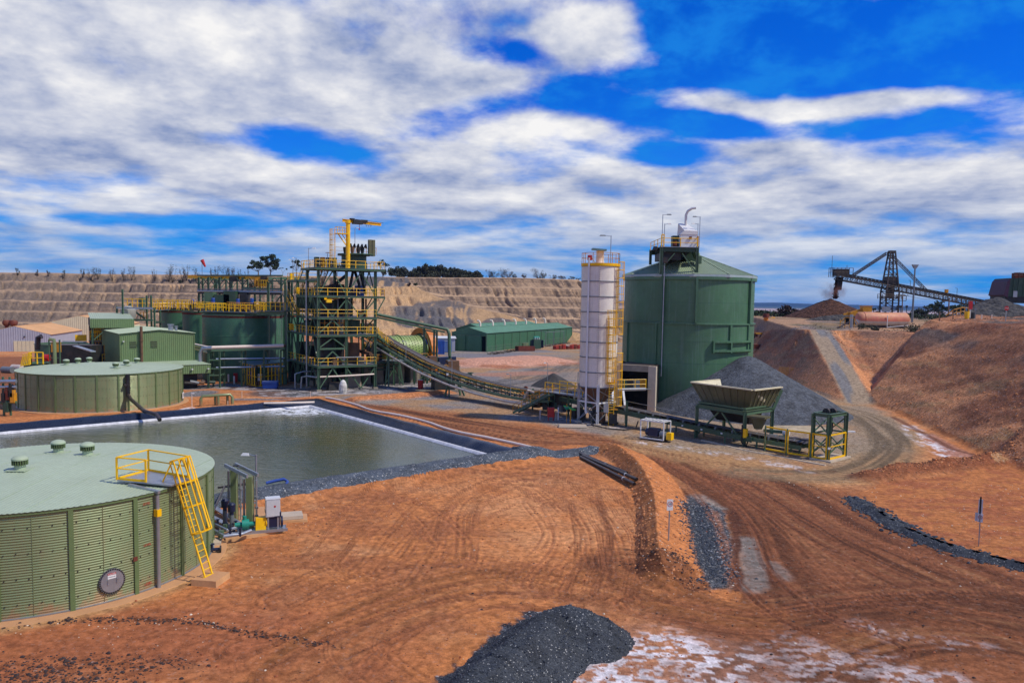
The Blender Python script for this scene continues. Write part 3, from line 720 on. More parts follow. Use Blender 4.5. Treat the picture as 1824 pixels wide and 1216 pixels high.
# silty dark wash and sand between the big stockpile and the slope
for P_,w_,cq,am in (([(1395,648),(1440,670),(1480,690),(1500,700)],2.4,C_GY * .5,.9),([(1420,655),(1460,675)],1.0,C_YE * .75,.9),([(1350,640),(1375,655)],2.2,C_GY * .4,.8),([(1400,690),(1450,715)],2.0,C_GY * .9,.7)):
 spot(P_,w_,cq,am,.5,wob=1.4,ok=(z0 < 2.2))
# dump
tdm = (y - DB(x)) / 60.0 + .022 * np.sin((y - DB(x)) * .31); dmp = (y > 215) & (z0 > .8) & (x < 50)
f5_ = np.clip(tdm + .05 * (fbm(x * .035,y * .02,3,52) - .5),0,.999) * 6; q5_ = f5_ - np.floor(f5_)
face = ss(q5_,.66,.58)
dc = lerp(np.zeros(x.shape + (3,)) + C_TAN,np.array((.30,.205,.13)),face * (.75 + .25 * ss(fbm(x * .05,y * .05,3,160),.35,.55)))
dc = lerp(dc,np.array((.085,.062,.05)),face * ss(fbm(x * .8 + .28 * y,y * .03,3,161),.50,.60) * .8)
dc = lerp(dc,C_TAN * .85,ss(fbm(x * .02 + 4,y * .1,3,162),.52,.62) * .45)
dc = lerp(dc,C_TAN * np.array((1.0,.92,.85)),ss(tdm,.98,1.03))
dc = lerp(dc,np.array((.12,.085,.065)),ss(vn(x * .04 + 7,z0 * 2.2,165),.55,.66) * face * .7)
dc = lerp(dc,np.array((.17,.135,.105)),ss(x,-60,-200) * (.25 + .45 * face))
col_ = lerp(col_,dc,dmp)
Qr = [GD(655,500,322),GD(720,508,316),GD(790,536,300),GD(880,560,285),GD(965,580,275),GD(1040,600,268)]
d,a,sg = dpoly(x,y,[(q[0],q[1]) for q in Qr],60); mr = (sg > 0) * ss(d,42,36) * (y > 225) * (z0 > .6) * ss(tdm,1.15,1.05)
tanr = lerp(np.zeros(x.shape + (3,)) + np.array((.52,.33,.165)),np.array((.27,.17,.10)),ss(vn((x + .4 * y) * .5,y * .03,170),.58,.8) * .7)
col_ = lerp(col_,tanr,mr * ss(x,-75,-62))
def RT(px_,py_):
 D = np.linspace(215,345,261); P_ = [GD(px_,py_,float(q)) for q in D]; zt = terrain(np.array([q[0] for q in P_]),D)
 k = int(np.argmax(zt > np.array([q[2] for q in P_]))); return P_[k][0],P_[k][1]
for px_,py_,D_,w_ in ((770,558,0,13),(748,570,0,9),(798,576,0,8),(682,506,0,9),(660,505,0,8),(885,577,0,5)):
 qx,qy = RT(px_,py_); dd = np.hypot((x - qx) * .8,(y - qy)) + 6 * (fbm(x * .15,y * .15,4,171) - .5)
 col_ = lerp(col_,np.array((.12,.115,.115)),ss(dd,w_,w_ * .8) * (.8 + .2 * fin) * ss(fbm(x * .4,y * .1,3,172),.3,.45))
# far country
fy = y > 345
fc = lerp(np.zeros(x.shape + (3,)) + np.array((.045,.06,.035)),np.array((.07,.075,.045)),fbm(x * .003,y * .003,4,180))
fc = lerp(fc,np.array((.44,.33,.30)),ss(np.hypot(x,y),3300,3500) * ss(np.hypot(x,y),5600,5200))
fc = lerp(fc,np.array((.035,.06,.055)),ss(np.hypot(x,y),5500,5900))
col_ = lerp(col_,fc,fy.astype(float))
lum = 1 + .22 * (fbm(x * 5,y * 5,2,190) - .5) + .18 * (fbm(x * .9,y * .9,3,191) - .5)
col_ = np.clip(col_ * lum[...,None],0,1)
nR,nA = GX.shape
idx = np.arange(nR * nA).reshape(nR,nA)
a_ = idx[:-1,:]; b_ = idx[1:,:]
q_ = np.stack([a_,np.roll(a_,-1,1),np.roll(b_,-1,1),b_],-1).reshape(-1,4)
me = bpy.data.meshes.new('ground')
me.vertices.add(nR * nA + 1)
co = np.stack([GX,GY,GZ],-1).reshape(-1,3); co = np.vstack([co,[[0,0,0]]])
me.vertices.foreach_set('co',co.astype(np.float32).ravel())
tri = np.stack([np.full(nA,nR * nA),np.roll(idx[0],-1),idx[0]],-1)
nl = q_.size + tri.size
me.loops.add(nl); me.loops.foreach_set('vertex_index',np.concatenate([q_[:,::-1].ravel(),tri[:,::-1].ravel()]).astype(np.int32))
me.polygons.add(len(q_) + len(tri))
me.polygons.foreach_set('loop_start',np.concatenate([np.arange(len(q_)) * 4,q_.size + np.arange(len(tri)) * 3]).astype(np.int32))
me.polygons.foreach_set('use_smooth',np.ones(len(q_) + len(tri),bool))
me.update(calc_edges=True)
ca = me.color_attributes.new('soil','FLOAT_COLOR','POINT')
cv = np.concatenate([col_.reshape(-1,3),grav.reshape(-1,1)],1); cv = np.vstack([cv,[[.4,.2,.1,0]]])
ca.data.foreach_set('color',cv.astype(np.float32).ravel())
mg = bpy.data.materials.new('earth'); mg.use_nodes = True; n = N(mg.node_tree); bs = mg.node_tree.nodes['Principled BSDF']
at = n.node('ShaderNodeAttribute',attribute_name='soil'); pos = n.node('ShaderNodeNewGeometry').outputs['Position']
f1 = n.noise(pos,2.2,7,.68); f2 = n.noise(pos,14,4,.7); f3 = n.noise(pos,34,3,.7)
c = n.mix(1.0,at.outputs['Color'],n.mix(n.ramp(f1,.28,.72),(.58,.55,.53,1),(1.32,1.31,1.30,1)),'MULTIPLY')
c = n.mix(n.ramp(f2,.55,.68,0,.7),c,n.mix(1.0,c,(.42,.36,.34,1),'MULTIPLY'))
c = n.mix(n.ramp(f3,.60,.70,0,.6),c,(.60,.44,.32,1)); c = n.mix(n.ramp(f3,.40,.32,0,.5),c,n.mix(1.0,c,(.35,.3,.3,1),'MULTIPLY'))
vo = n.node('ShaderNodeTexVoronoi'); n.put(vo.inputs['Vector'],pos); vo.inputs['Scale'].default_value = 9
st = n.ramp(n.xyz(vo.outputs['Color'])[0],.0,1.0,.45,2.1,False)
stc = n.mix(1.0,c,n.vec(st,st,st),'MULTIPLY')
pale = n.ramp(n.xyz(vo.outputs['Color'])[1],.955,.97)
stc = n.mix(n.math('MULTIPLY',pale,.75),stc,(.55,.52,.47,1))
c = n.mix(n.math('ADD',n.math('MULTIPLY',at.outputs['Alpha'],.85),.12),c,stc)
n.put(bs.inputs['Base Color'],c); bs.inputs['Roughness'].default_value = .95; bs.inputs['Specular IOR Level'].default_value = .15
bp = n.node('ShaderNodeBump'); bp.inputs['Strength'].default_value = .75; bp.inputs['Distance'].default_value = .10
n.put(bp.inputs['Height'],n.math('ADD',n.noise(pos,3.2,9,.8),n.math('MULTIPLY',vo.outputs['Distance'],n.math('MULTIPLY',at.outputs['Alpha'],-1.2))))
n.l.new(bp.outputs[0],bs.inputs['Normal'])
me.materials.append(mg)
ground = bpy.data.objects.new('ground',me); COL.objects.link(ground); ground['kind'] = 'structure'
def HZ(px_,py_):
 return float(terrain(np.array([px_],float),np.array([py_],float))[0])
def HZs(xs,ys): return terrain(np.array(xs,float),np.array(ys,float))
# ------------------------------------------------------------------ gravel and soil materials for heaps
def heapmat(name,c1,c2,scale=14,fleck=.0,bump=.8,rough=.92):
 m = bpy.data.materials.new(name); m.use_nodes = True; n = N(m.node_tree); b = m.node_tree.nodes['Principled BSDF']
 pos = n.node('ShaderNodeNewGeometry').outputs['Position']
 vo = n.node('ShaderNodeTexVoronoi'); n.put(vo.inputs['Vector'],pos); vo.inputs['Scale'].default_value = scale
 rr = n.xyz(vo.outputs['Color'])
 c = n.mix(rr[0],c1,c2); c = n.mix(n.ramp(n.noise(pos,.8,6,.65),.35,.68),c,n.mix(1.0,c,(.62,.60,.58,1),'MULTIPLY'))
 if fleck: c = n.mix(n.math('MULTIPLY',n.ramp(rr[1],1 - fleck,1 - fleck + .02),.8),c,(.5,.49,.46,1))
 n.put(b.inputs['Base Color'],c); b.inputs['Roughness'].default_value = rough; b.inputs['Specular IOR Level'].default_value = .2
 bp = n.node('ShaderNodeBump'); bp.inputs['Strength'].default_value = bump; bp.inputs['Distance'].default_value = .8 / scale
 n.put(bp.inputs['Height'],n.math('ADD',n.math('MULTIPLY',vo.outputs['Distance'],-1.0),n.noise(pos,3,6,.65))); n.l.new(bp.outputs[0],b.inputs['Normal'])
 MATS[name] = m; return m
mGravel = heapmat('blue_grey_gravel',(.045,.058,.075),(.15,.175,.205),13,.05)
mGravelD = heapmat('dark_gravel',(.024,.029,.035),(.085,.095,.108),26,.03)
mOre = heapmat('crushed_grey_ore',(.06,.068,.080),(.13,.142,.16),5,.0,.5)
mOreB = heapmat('brown_ore',(.06,.026,.015),(.16,.075,.045),2.2,.0,1.0)
mOreG = heapmat('grey_stockpile',(.06,.058,.056),(.13,.12,.11),1.6,.0)
mDirt = heapmat('orange_dirt',(.36,.14,.055),(.5,.21,.085),7,.02)
mSand = heapmat('pale_sand',(.48,.38,.24),(.55,.45,.30),5,0,.3)
def heap(name,mat,fn,x0,x1,y0,y1,step,label,cat,kind=None,rz=0,cx=0,cy=0):
 """heightfield heap standing on the ground; fn(u, v) gives its height over the ground (<=0 outside)"""
 us = np.arange(x0,x1 + step,step); vs = np.arange(y0,y1 + step,step); U,V = np.meshgrid(us,vs,indexing='ij')
 H_ = fn(U,V); X_ = cx + U * cos(rz) - V * sin(rz); Y_ = cy + U * sin(rz) + V * cos(rz)
 g0 = terrain(X_,Y_); g0 = np.where(g0 < -.6,-.4,g0); Z_ = g0 + np.maximum(H_,-.25)
 ok = H_ > -.2; i = np.arange(U.size).reshape(U.shape)
 k = ok[:-1,:-1] & ok[1:,:-1] & ok[1:,1:] & ok[:-1,1:]
 f = np.stack([i[:-1,:-1][k],i[1:,:-1][k],i[1:,1:][k],i[:-1,1:][k]],-1)
 used = np.unique(f); remap = np.full(U.size,-1); remap[used] = np.arange(len(used))
 vv = np.stack([X_,Y_,Z_],-1).reshape(-1,3)[used]; ff = remap[f]
 me = bpy.data.meshes.new(name); me.from_pydata(vv.tolist(),[],ff.tolist()); me.shade_smooth(); me.materials.append(mat)
 o = bpy.data.objects.new(name,me); COL.objects.link(o); tag(o,label,cat)
 if kind: o['kind'] = kind
 return o
def ridge(name,mat,pts,w,h,step,label,cat,seed=0,kind=None,rough=.35):
 P2 = smooth_poly(pts,6); xs = [q[0] for q in P2]; ys = [q[1] for q in P2]
 def fn(U,V):
  d,a,sg = dpoly(U,V,P2); tt = sum(hypot(q[0] - p_[0],q[1] - p_[1]) for p_,q in zip(P2[:-1],P2[1:]))
  e = np.clip(np.minimum(a,tt - a) / (w * .6) + .25,0,1)
  nn = 1 + rough * 2 * (fbm(U * 1.1,V * 1.1,4,400 + seed) - .5)
  return h * e * nn * (1 - (d / (w / 2 * (.85 + .5 * (fbm(U * .9,V * .9,2,420 + seed) - .5)))) ** 1.6) - .02
 return heap(name,mat,fn,min(xs) - w,max(xs) + w,min(ys) - w,max(ys) + w,step,label,cat,kind)
# ------------------------------------------------------------------ pond: liner, water, salt line, banks
mLiner = M('black_pond_liner',(.016,.020,.032),.32,0,.3,.6,bump=.5,bscale=1.2)
mSaltL = M('salt_crust',(.60,.60,.62),.9,0,.2,2.5,bump=.8,bscale=9)
def offset_pt(i,d):
 """pond corner i moved inward by d"""
 n = 4; p = np.array(POND[i]); a = np.array(POND[i - 1]); b = np.array(POND[(i + 1) % n])
 e1 = (p - a) / np.linalg.norm(p - a); e2 = (b - p) / np.linalg.norm(b - p)
 n1 = np.array((e1[1],-e1[0])); n2 = np.array((e2[1],-e2[0]))
 c = np.mean(np.array(POND),0)
 if np.dot(n1,c - p) < 0: n1 = -n1
 if np.dot(n2,c - p) < 0: n2 = -n2
 A_ = np.array((n1,n2)); return np.linalg.solve(A_,np.array((d,d))) + p
def ring(d): return [offset_pt(i,d) for i in range(4)]
prof = [(-.95,BZ - .02),(-.7,BZ + .07),(-.3,BZ + .12),(0,BZ + .10),(.35,BZ - .05),(.8,BZ - .32),(1.3,BZ - .62),(2.4,-1.0),(3.2,-1.35)]
vs = []; fs = []; K = 60
for side in range(4):
 base = len(vs)
 for (d,z) in prof:
  r_ = ring(d); a = r_[side]; b = r_[(side + 1) % 4]
  for k in range(K + 1):
   q = a + (b - a) * k / K; e = min(k,K - k) > 0
   w = (float(vn(np.array(q[0] * .8),np.array(q[1] * .8),9)) - .5) * .14 + (float(vn(np.array(q[0] * 2.6),np.array(q[1] * 2.6),12)) - .5) * .06
   vs.append((q[0],q[1],z + w * (1 if z > -.9 else 0)))
 for i in range(len(prof) - 1):
  for k in range(K): o = base + i * (K + 1) + k; fs.append((o,o + 1,o + K + 2,o + K + 1))
L = B().add(vs,fs); lo = L.make('pond_liner',mLiner,smooth=True); tag(lo,'wrinkled black plastic liner round the banks of the grey-green pond','pond liner')
wr = ring(1.05); wm = bpy.data.materials.new('pond_water'); wm.use_nodes = True; n = N(wm.node_tree); b_ = wm.node_tree.nodes['Principled BSDF']
pos = n.node('ShaderNodeNewGeometry').outputs['Position']
qx,qy = GD(590,790,75)[:2]
foam_d = n.node('ShaderNodeVectorMath',operation='DISTANCE'); n.put(foam_d.inputs[0],pos); foam_d.inputs[1].default_value = (PA[0] - .2,PA[1] - 5.5,WZ)
fm = n.math('MULTIPLY',n.ramp(foam_d.outputs['Value'],6.5,1.5),n.ramp(n.noise(pos,1.6,6,.7),.42,.56))
cw = n.mix(n.ramp(n.noise(pos,.07,3),.4,.6),(.072,.092,.066,1),(.085,.090,.036,1))
n.put(b_.inputs['Base Color'],n.mix(fm,cw,(.75,.77,.78,1))); n.put(b_.inputs['Roughness'],n.math('ADD',n.math('MULTIPLY',fm,.7),.05))
b_.inputs['IOR'].default_value = 1.45; b_.inputs['Specular IOR Level'].default_value = .5
rotv = n.node('ShaderNodeVectorRotate'); n.put(rotv.inputs['Vector'],pos); rotv.inputs['Angle'].default_value = radians(12)
bp = n.node('ShaderNodeBump'); bp.inputs['Strength'].default_value = .42; bp.inputs['Distance'].default_value = .09
n.put(bp.inputs['Height'],n.math('ADD',n.noise(n.vscale(rotv.outputs[0],(.45,2.1,1)),1.0,4,.6),n.math('MULTIPLY',n.noise(n.vscale(rotv.outputs[0],(1,2,1)),4.5,2,.5),.35)))
n.l.new(bp.outputs[0],b_.inputs['Normal'])
w = B().add([(q[0],q[1],WZ) for q in wr],[(0,1,2,3)]).make('water',wm);
if w.data.polygons[0].normal.z < 0: w.data.flip_normals()
w['kind'] = 'structure'
# salt crust at the water's edge on the two far banks
for side,(w0,w1) in ((3,(1.16,1.46)),(0,(1.06,1.48))):
 vs = []; fs = []; K = 150
 A_ = [ring(w0)[side],ring(w0)[(side + 1) % 4],ring(w1)[side],ring(w1)[(side + 1) % 4]]
 for k in range(K + 1):
  t = k / K
  for j in range(4):
   a = A_[0] + (A_[1] - A_[0]) * t; c = A_[2] + (A_[3] - A_[2]) * t; q = a + (c - a) * j / 3
   g_ = float(vn(np.array(k * .9),np.array(j * 1.7),31)) * .10
   vs.append((q[0],q[1],WZ + (.21,.17,.10,-.02)[j] + .03 + (g_ if j in (1,2) else 0)))
  if k: fs += [(4 * k - 4 + j,4 * k + j,4 * k + j + 1,4 * k - 3 + j) for j in range(3)]
 o = B().add(vs,fs).make('salt_line',mSaltL,smooth=True)
 tag(o,('white salt crust along the pond bank in front of the second green tank','white salt crust along the pond bank beside the long white pipe')[side == 0],'salt crust',kind='stuff')
# gravel bund on the near bank
nrm = np.array((pu[1],-pu[0])); nrm = nrm if np.dot(nrm,np.mean(np.array(POND),0) - PB) < 0 else -nrm
bund = [tuple(PB + nrm * .7 + np.array(( .6,.3))),tuple(PB + nrm * .8 + pu * 8),tuple(PB + nrm * .8 + pu * 16),tuple(PB + nrm * .8 + pu * 24),tuple(PB + nrm * .8 + pu * 31)]
def bundf(pts,w,h,seed):
 P2 = smooth_poly(pts,5); xs = [q[0] for q in P2]; ys = [q[1] for q in P2]
 def fn(U,V):
  d,a,sg = dpoly(U,V,P2); d = d + .8 * (fbm(U * 1.3,V * 1.3,4,seed) - .5)
  return h * (1 - (d / (w / 2)) ** 2) + .10 * (fbm(U * 4,V * 4,3,seed + 1) - .5)
 return fn,min(xs) - w,max(xs) + w,min(ys) - w,max(ys) + w
fn,x0,x1,y0,y1 = bundf(bund,3.3,.42,500)
heap('gravel_bund',mGravel,fn,x0,x1,y0,y1,.14,'bank of blue-grey gravel along the near edge of the pond','gravel bank','stuff')
fn,x0,x1,y0,y1 = bundf([G(905,812),G(960,812),G(1000,810),G(1042,806)],2.6,.42,510)
heap('gravel_bund',mGravel,fn,x0,x1,y0,y1,.14,'short strip of blue-grey gravel between the pond corner and the black pipes','gravel bank','stuff')
# scattered stones: one mesh of small rocks
def stones(name,mat,pts,label,lo=.04,hi=.12,seed=1):
 rg = random.Random(seed); v = []; f = []
 for (px_,py_,pz_) in pts:
  s_ = rg.uniform(lo,hi) * (1 if rg.random() < .85 else 1.9); o = len(v); a0 = rg.uniform(0,6)
  for z_,r_ in ((-.4,.8),(.25,1.0),(.75,.45)):
   for k in range(5): a = a0 + k * 1.2566; q = r_ * rg.uniform(.7,1.2); v.append((px_ + s_ * q * cos(a),py_ + s_ * q * sin(a) * .8,pz_ + s_ * z_ * .9))
  f += [(o + i * 5 + k,o + i * 5 + (k + 1) % 5,o + i * 5 + 5 + (k + 1) % 5,o + i * 5 + 5 + k) for i in (0,1) for k in range(5)] + [tuple(o + 10 + k for k in range(5))]
 me = bpy.data.meshes.new(name); me.from_pydata(v,[],f); me.materials.append(mat); o = bpy.data.objects.new(name,me); COL.objects.link(o)
 tag(o,label,'stones',kind='stuff'); return o
rg = random.Random(11)
def along(P_,n_,w_):
 L = [hypot(b[0] - a[0],b[1] - a[1]) for a,b in zip(P_[:-1],P_[1:])]; T_ = sum(L); out = []
 for _ in range(n_):
  t = rg.random() * T_; i = 0
  while i < len(L) - 1 and t > L[i]: t -= L[i]; i += 1
  k = t / L[i]; out.append((P_[i][0] + (P_[i + 1][0] - P_[i][0]) * k + rg.gauss(0,w_),P_[i][1] + (P_[i + 1][1] - P_[i][1]) * k + rg.gauss(0,w_)))
 return out
def lift(P_): Zs = HZs([q[0] for q in P_],[q[1] for q in P_]); return [(q[0],q[1],float(z)) for q,z in zip(P_,Zs) if z > -.5]
mRockO = M('orange_stone',lin(196,132,84),.9,0,.35,3); mRockP = M('pale_stone',lin(210,196,172),.9,0,.25,3); mRockD = M('dark_stone',lin(62,48,44),.9,0,.35,3)
stones('rubble',mRockO,lift(along(BERM,250,.9) + along(gp([(1030,808),(1110,850),(1140,940),(1150,1020),(1240,1045)]),500,.5) + along(BERM2,900,.8)),'orange rubble strewn over the earth berms beside the haul road',.03,.09,2)
stones('rubble',mRockP,lift(along(BERM,220,.8) + along(gp([(-10,1110),(400,1110)]),60,.8) + [(rg.uniform(-18,14),rg.uniform(26,60)) for _ in range(260)] + [(rg.uniform(22,40),rg.uniform(38,62)) for _ in range(420)]),'pale pebbles scattered over the orange ground',.015,.04,3)
stones('rubble',mRockD,lift(along(gp([(-20,1120),(60,1108),(200,1104),(330,1106),(450,1126),(600,1150)]),420,.22) + along(gp([(-30,1190),(120,1185),(330,1180)]),420,.6) + along(gp([(-30,1215),(200,1212)]),300,.5)
  + along(gp([(1120,1000),(1200,1010),(1240,1045)]),200,.4) + along(BERM2,500,.7)),'dark lumps of rock strewn across the dirt in the lower left foreground',.02,.06,4)
def xyslope(n_):
 out = []
 while len(out) < n_:
  y_ = rg.uniform(62,118); x_ = float(XB(np.array(y_))) + rg.uniform(0,12) ** 1.0
  out.append((x_,y_))
 return out
stones('rubble',mRockO,lift(xyslope(1100)),'loose stones lying on the lower part of the red-brown embankment',.04,.10,5)
mClod = M('dirt_clod',lin(150,84,50),.95,0,.35,3)
stones('clods',mClod,lift([(rg.uniform(-17,20),rg.uniform(24,58)) for _ in range(2600)]),'small brown clods of earth strewn over the open orange pad',.015,.045,12)
stones('clods',mRockD,lift([(rg.uniform(-17,30),rg.uniform(24,52)) for _ in range(900)] + along(gp([(1250,1060),(1500,1090),(1800,1110)]),300,2)),'small dark clods dotted over the haul road and pad',.012,.04,13)
# foreground heap of dark gravel
hp = [G(770,1340,.0),G(860,1250,0),G(935,1185,0),G(990,1142,0),G(1035,1140,0)]
fh_h = [.6,1.15,1.35,1.45,1.2]
def fhf(U,V):
 P2 = smooth_poly(hp,6); d,a,sg = dpoly(U,V,P2); L = sum(hypot(q[0] - p_[0],q[1] - p_[1]) for p_,q in zip(P2[:-1],P2[1:]))
 wv = 2.0 + .35 * (fbm(U * .7,V * .7,3,520) - .5); e = 1.35 * np.clip(1.08 - d / wv,-.2,.9) / .9
 e = e * (1 - .12 * np.abs(np.sin(a * 1.9 + .6 * fbm(U,V,2,4))) * (d < 1.2)) + .22 * (fbm(U * 1.3,V * 1.3,4,521) - .5) - .12 * np.clip(1 - np.abs(vn(U * .9 + V * 1.3,V * .5,77) - .5) * 9,0,1) + .035 * (fbm(U * 7,V * 7,2,522) - .5)
 return e * (1 - .0 * a)
fo = heap('gravel_heap',mGravelD,fhf,-9,7,24,38,.075,'large heap of dark blue-grey gravel in the foreground dirt','gravel heap','stuff')
def onheap(n_):
 vs_ = fo.data.vertices; out = []
 for _ in range(n_): q = vs_[rg.randrange(len(vs_))].co; out.append((q.x + rg.uniform(-.04,.04),q.y + rg.uniform(-.04,.04),q.z))
 return out
stones('gravel',M('gravel_chip_dark',(.045,.055,.07),.85,0,.4,5),onheap(5000),'dark gravel chips covering the foreground gravel heap',.015,.034,6)
stones('gravel',M('gravel_chip_pale',(.30,.31,.31),.8,0,.4,5),onheap(600),'pale gravel chips dotted over the foreground gravel heap',.008,.017,7)
# dark windrow curving along the right pad, and the loose gravel lip by the berm
wr_ = [G(1520,888),G(1560,912),G(1620,948),G(1700,980),G(1770,998),G(1850,1018),G(1960,1045)]
def wrf(U,V):
 P2 = smooth_poly(wr_,6); d,a,sg = dpoly(U,V,P2); d = d + .5 * (fbm(U * 1.6,V * 1.6,4,530) - .5)
 return .28 * (1 - (d / .7) ** 1.4) * np.clip(a / 3,.15,1) + .14 * (fbm(U * 3.5,V * 3.5,3,531) - .5)
heap('gravel_windrow',mGravelD,wrf,19,48,32,62,.12,'low dark gravel windrow curving between the haul road and the right-hand pad','gravel windrow','stuff')
stones('gravel',MATS['gravel_chip_dark'],lift(along(smooth_poly(wr_,6),1800,.5)),'dark coarse stones of the windrow along the haul road',.05,.13,8)
stones('gravel',MATS['gravel_chip_dark'],lift([q for q in along(gp([(1235,900),(1255,960),(1275,1030)]),2200,.55)]),'dark coarse gravel lying between the berm and the haul road',.03,.075,9)
stones('gravel',MATS['gravel_chip_pale'],lift([q for q in along(gp([(1235,900),(1260,960),(1285,1030)]),500,.6)]),'pale chips among the dark gravel beside the berm',.02,.05,10)
# ------------------------------------------------------------------ corrugated water tanks
def roof_vent(t,x,y,z,s=1.0):
 v = B().box((x,y,z + .03),(.95 * s,.95 * s,.04)).cyl((x,y,z + .04),.26 * s,.28 * s,16).make('vent',mTankRoof,t)
 B().lathe([(.30 * s,.26 * s),(.36 * s,.28 * s)],24,(x,y,z)).cyl((x,y,z + .3 * s),.30 * s,.22 * s,16).make('vent_throat',mDark,v)
 c = B()
 for k in range(20): a = 2 * pi * k / 20; c.bar((x + .34 * s * cos(a),y + .34 * s * sin(a),z + .28 * s),(x + .34 * s * cos(a),y + .34 * s * sin(a),z + .56 * s),.05 * s,.03 * s)
 c.make('louvre',mStrap,v)
 B().lathe([(.38 * s,.52 * s),(.38 * s,.60 * s),(.30 * s,.68 * s),(.15 * s,.73 * s),(.001,.74 * s)],20,(x,y,z)).make('cap',mTankRoof,v,True)
def tank(name,label,cx,cy,R,h,rise,nstrap,a_first,pitch,vents,nseg=300,ribdir=0.0,ribp=.19):
 t = thing(name,label,'water tank',(cx,cy,0),0,'corrugated green water tanks')
 B().lathe([(R + .75,-.25),(R + .72,.045),(R - .1,.05)],96).make('base_slab',mConcO,t)
 Rr_ = R + .14
 # wall: real horizontal corrugations between bolted upright straps, one panel of rings per bay
 k = int(h / pitch); prof = []
 for i in range(k):
  for fr,d in ((0,0),(.17,.008),(.34,.022),(.5,.028),(.66,.022),(.83,.008)): prof.append((R + d * (pitch / .115),(i + fr) * h / k))
 prof.append((R,h)); da = 2 * pi / nstrap
 for s_ in range(nstrap):
  a0 = a_first + s_ * da; B().lathe(prof,max(4,nseg // nstrap),(0,0,.04),a0,a0 + da).make('wall_panel',mTankWall,t,'all')
 for s_ in range(nstrap):
  a = a_first + s_ * da; b = B(); q0 = (R + .06) * cos(a),(R + .06) * sin(a)
  b.box((q0[0],q0[1],h / 2 + .03),(.07,.20,h),a); b.make('strap',mStrap,t)
 bo_ = B()
 for s_ in range(nstrap):
  for k2 in range(6):
   for z_ in (h * .14,h * .38,h * .62,h * .86):
    a = a_first + (s_ + (k2 + .5) / 6) * da; bo_.box(((R + .035) * cos(a),(R + .035) * sin(a),z_ + .03 * (k2 % 2)),(.03,.045,.045),a)
 bo_.make('sheet_bolts',mDark,t)['kind'] = 'stuff'
 for s_ in range(nstrap):
  a = a_first + (s_ + .47) * da; B().box(((R + .028) * cos(a),(R + .028) * sin(a),h / 2),(.02,.02,h - .1),a).make('lap_seam',mTankWall,t)
 for k2 in range(-4,5):
  u = k2 * Rr_ / 4.6; hw = sqrt(Rr_ * Rr_ - u * u) - .15; ps = [(u,-hw + 2 * hw * j / 6) for j in range(7)]; sm = B()
  for q1_,q2_ in zip(ps[:-1],ps[1:]): sm.bar((*q1_,h + .065 + rise * (1 - hypot(*q1_) / Rr_)),(*q2_,h + .065 + rise * (1 - hypot(*q2_) / Rr_)),.05,.012)
  sm.make('roof_seam',mTankRoof,t)
 B().lathe([(R + .06,.0),(R + .09,.10),(R + .02,.12)],96).make('base_angle',mGalv,t)
 # roof: ribbed sheet clipped to the circle, slightly domed, scalloped rim
 Rr = R + .14; vs = []; fs = []; nr = int(2 * Rr / (ribp / 4)); M_ = 18
 for i in range(nr + 1):
  u = -Rr + 2 * Rr * i / nr; hw = sqrt(max(Rr * Rr - u * u,.0001)); d = (.0,.008,.018,.008)[i % 4]
  for j in range(M_ + 1):
   v = -hw + 2 * hw * j / M_; X_ = u * cos(ribdir) - v * sin(ribdir); Y_ = u * sin(ribdir) + v * cos(ribdir)
   vs.append((X_,Y_,h + .05 + rise * (1 - hypot(X_,Y_) / Rr) + d))
  if i: fs += [((i - 1) * (M_ + 1) + j,i * (M_ + 1) + j,i * (M_ + 1) + j + 1,(i - 1) * (M_ + 1) + j + 1) for j in range(M_)]
 B().add(vs,fs).make('roof',mTankRoof,t,'all')
 B().lathe([(R + .02,h - .08),(R + .10,h - .08),(R + .10,h + .05)],128).make('rim',mStrap,t)
 for vx,vy in vents: roof_vent(t,vx - cx,vy - cy,h + .05 + rise * (1 - hypot(vx - cx,vy - cy) / Rr))
 return t
T1x,T1y,T1R,T1h = -24.35,40.2,8.3,4.63
vz = T1h + .35
t1 = tank('water_tank','near pale green corrugated water tank with yellow caged ladder, cut off by the left edge',T1x,T1y,T1R,T1h,.55,19,radians(-51.5),.115,
   [G(36,842,vz),G(104,806,vz),G(156,812,vz)])
def rad(a,r,z=0): return (r * cos(a),r * sin(a),z)
# ladder, cage, platform
aL = radians(-15.5); ca,sa = cos(aL),sin(aL); tx_,ty_ = -sa,ca
def RL(r,t,z): return (r * ca + t * tx_,r * sa + t * ty_,z)
lb = B(); top = (T1R + .25,T1h + .15); bot = (T1R + 1.75,.36)
for k in (-1,1): lb.bar(RL(bot[0],k * .27,bot[1]),RL(top[0],k * .27,top[1]),.085,.05)
lb.make('ladder',mYel,t1)
rb = B(); nr_ = 15
for i in range(1,nr_): u = i / nr_; r_ = bot[0] + (top[0] - bot[0]) * u; z_ = bot[1] + (top[1] - bot[1]) * u; rb.tube([RL(r_,-.27,z_),RL(r_,.27,z_)],.022,6)
rb.make('ladder_rungs',mYel,t1)
B().box(RL(bot[0] - .02,0,bot[1] - .03),(.12,.75,.03),aL).make('ladder_foot',mYel,t1)
cg = B(); dr,dz = top[0] - bot[0],top[1] - bot[1]; dl = hypot(dr,dz); ur,uz = dr / dl,dz / dl; orr,oz = uz,-ur
def CG(s_,a): r0 = bot[0] + ur * s_; z0_ = bot[1] + uz * s_; R_ = .52; q = .3 + R_ * cos(a); return RL(r0 + orr * q,R_ * 1.05 * sin(a),z0_ + oz * q)
s0,s1 = dl * .46,dl + 1.15
for a in range(-105,106,26): cg.bar(CG(s0,radians(a)),CG(s1,radians(a)),.062,.025)
cg.make('cage_bars',mYel,t1)
ch = B()
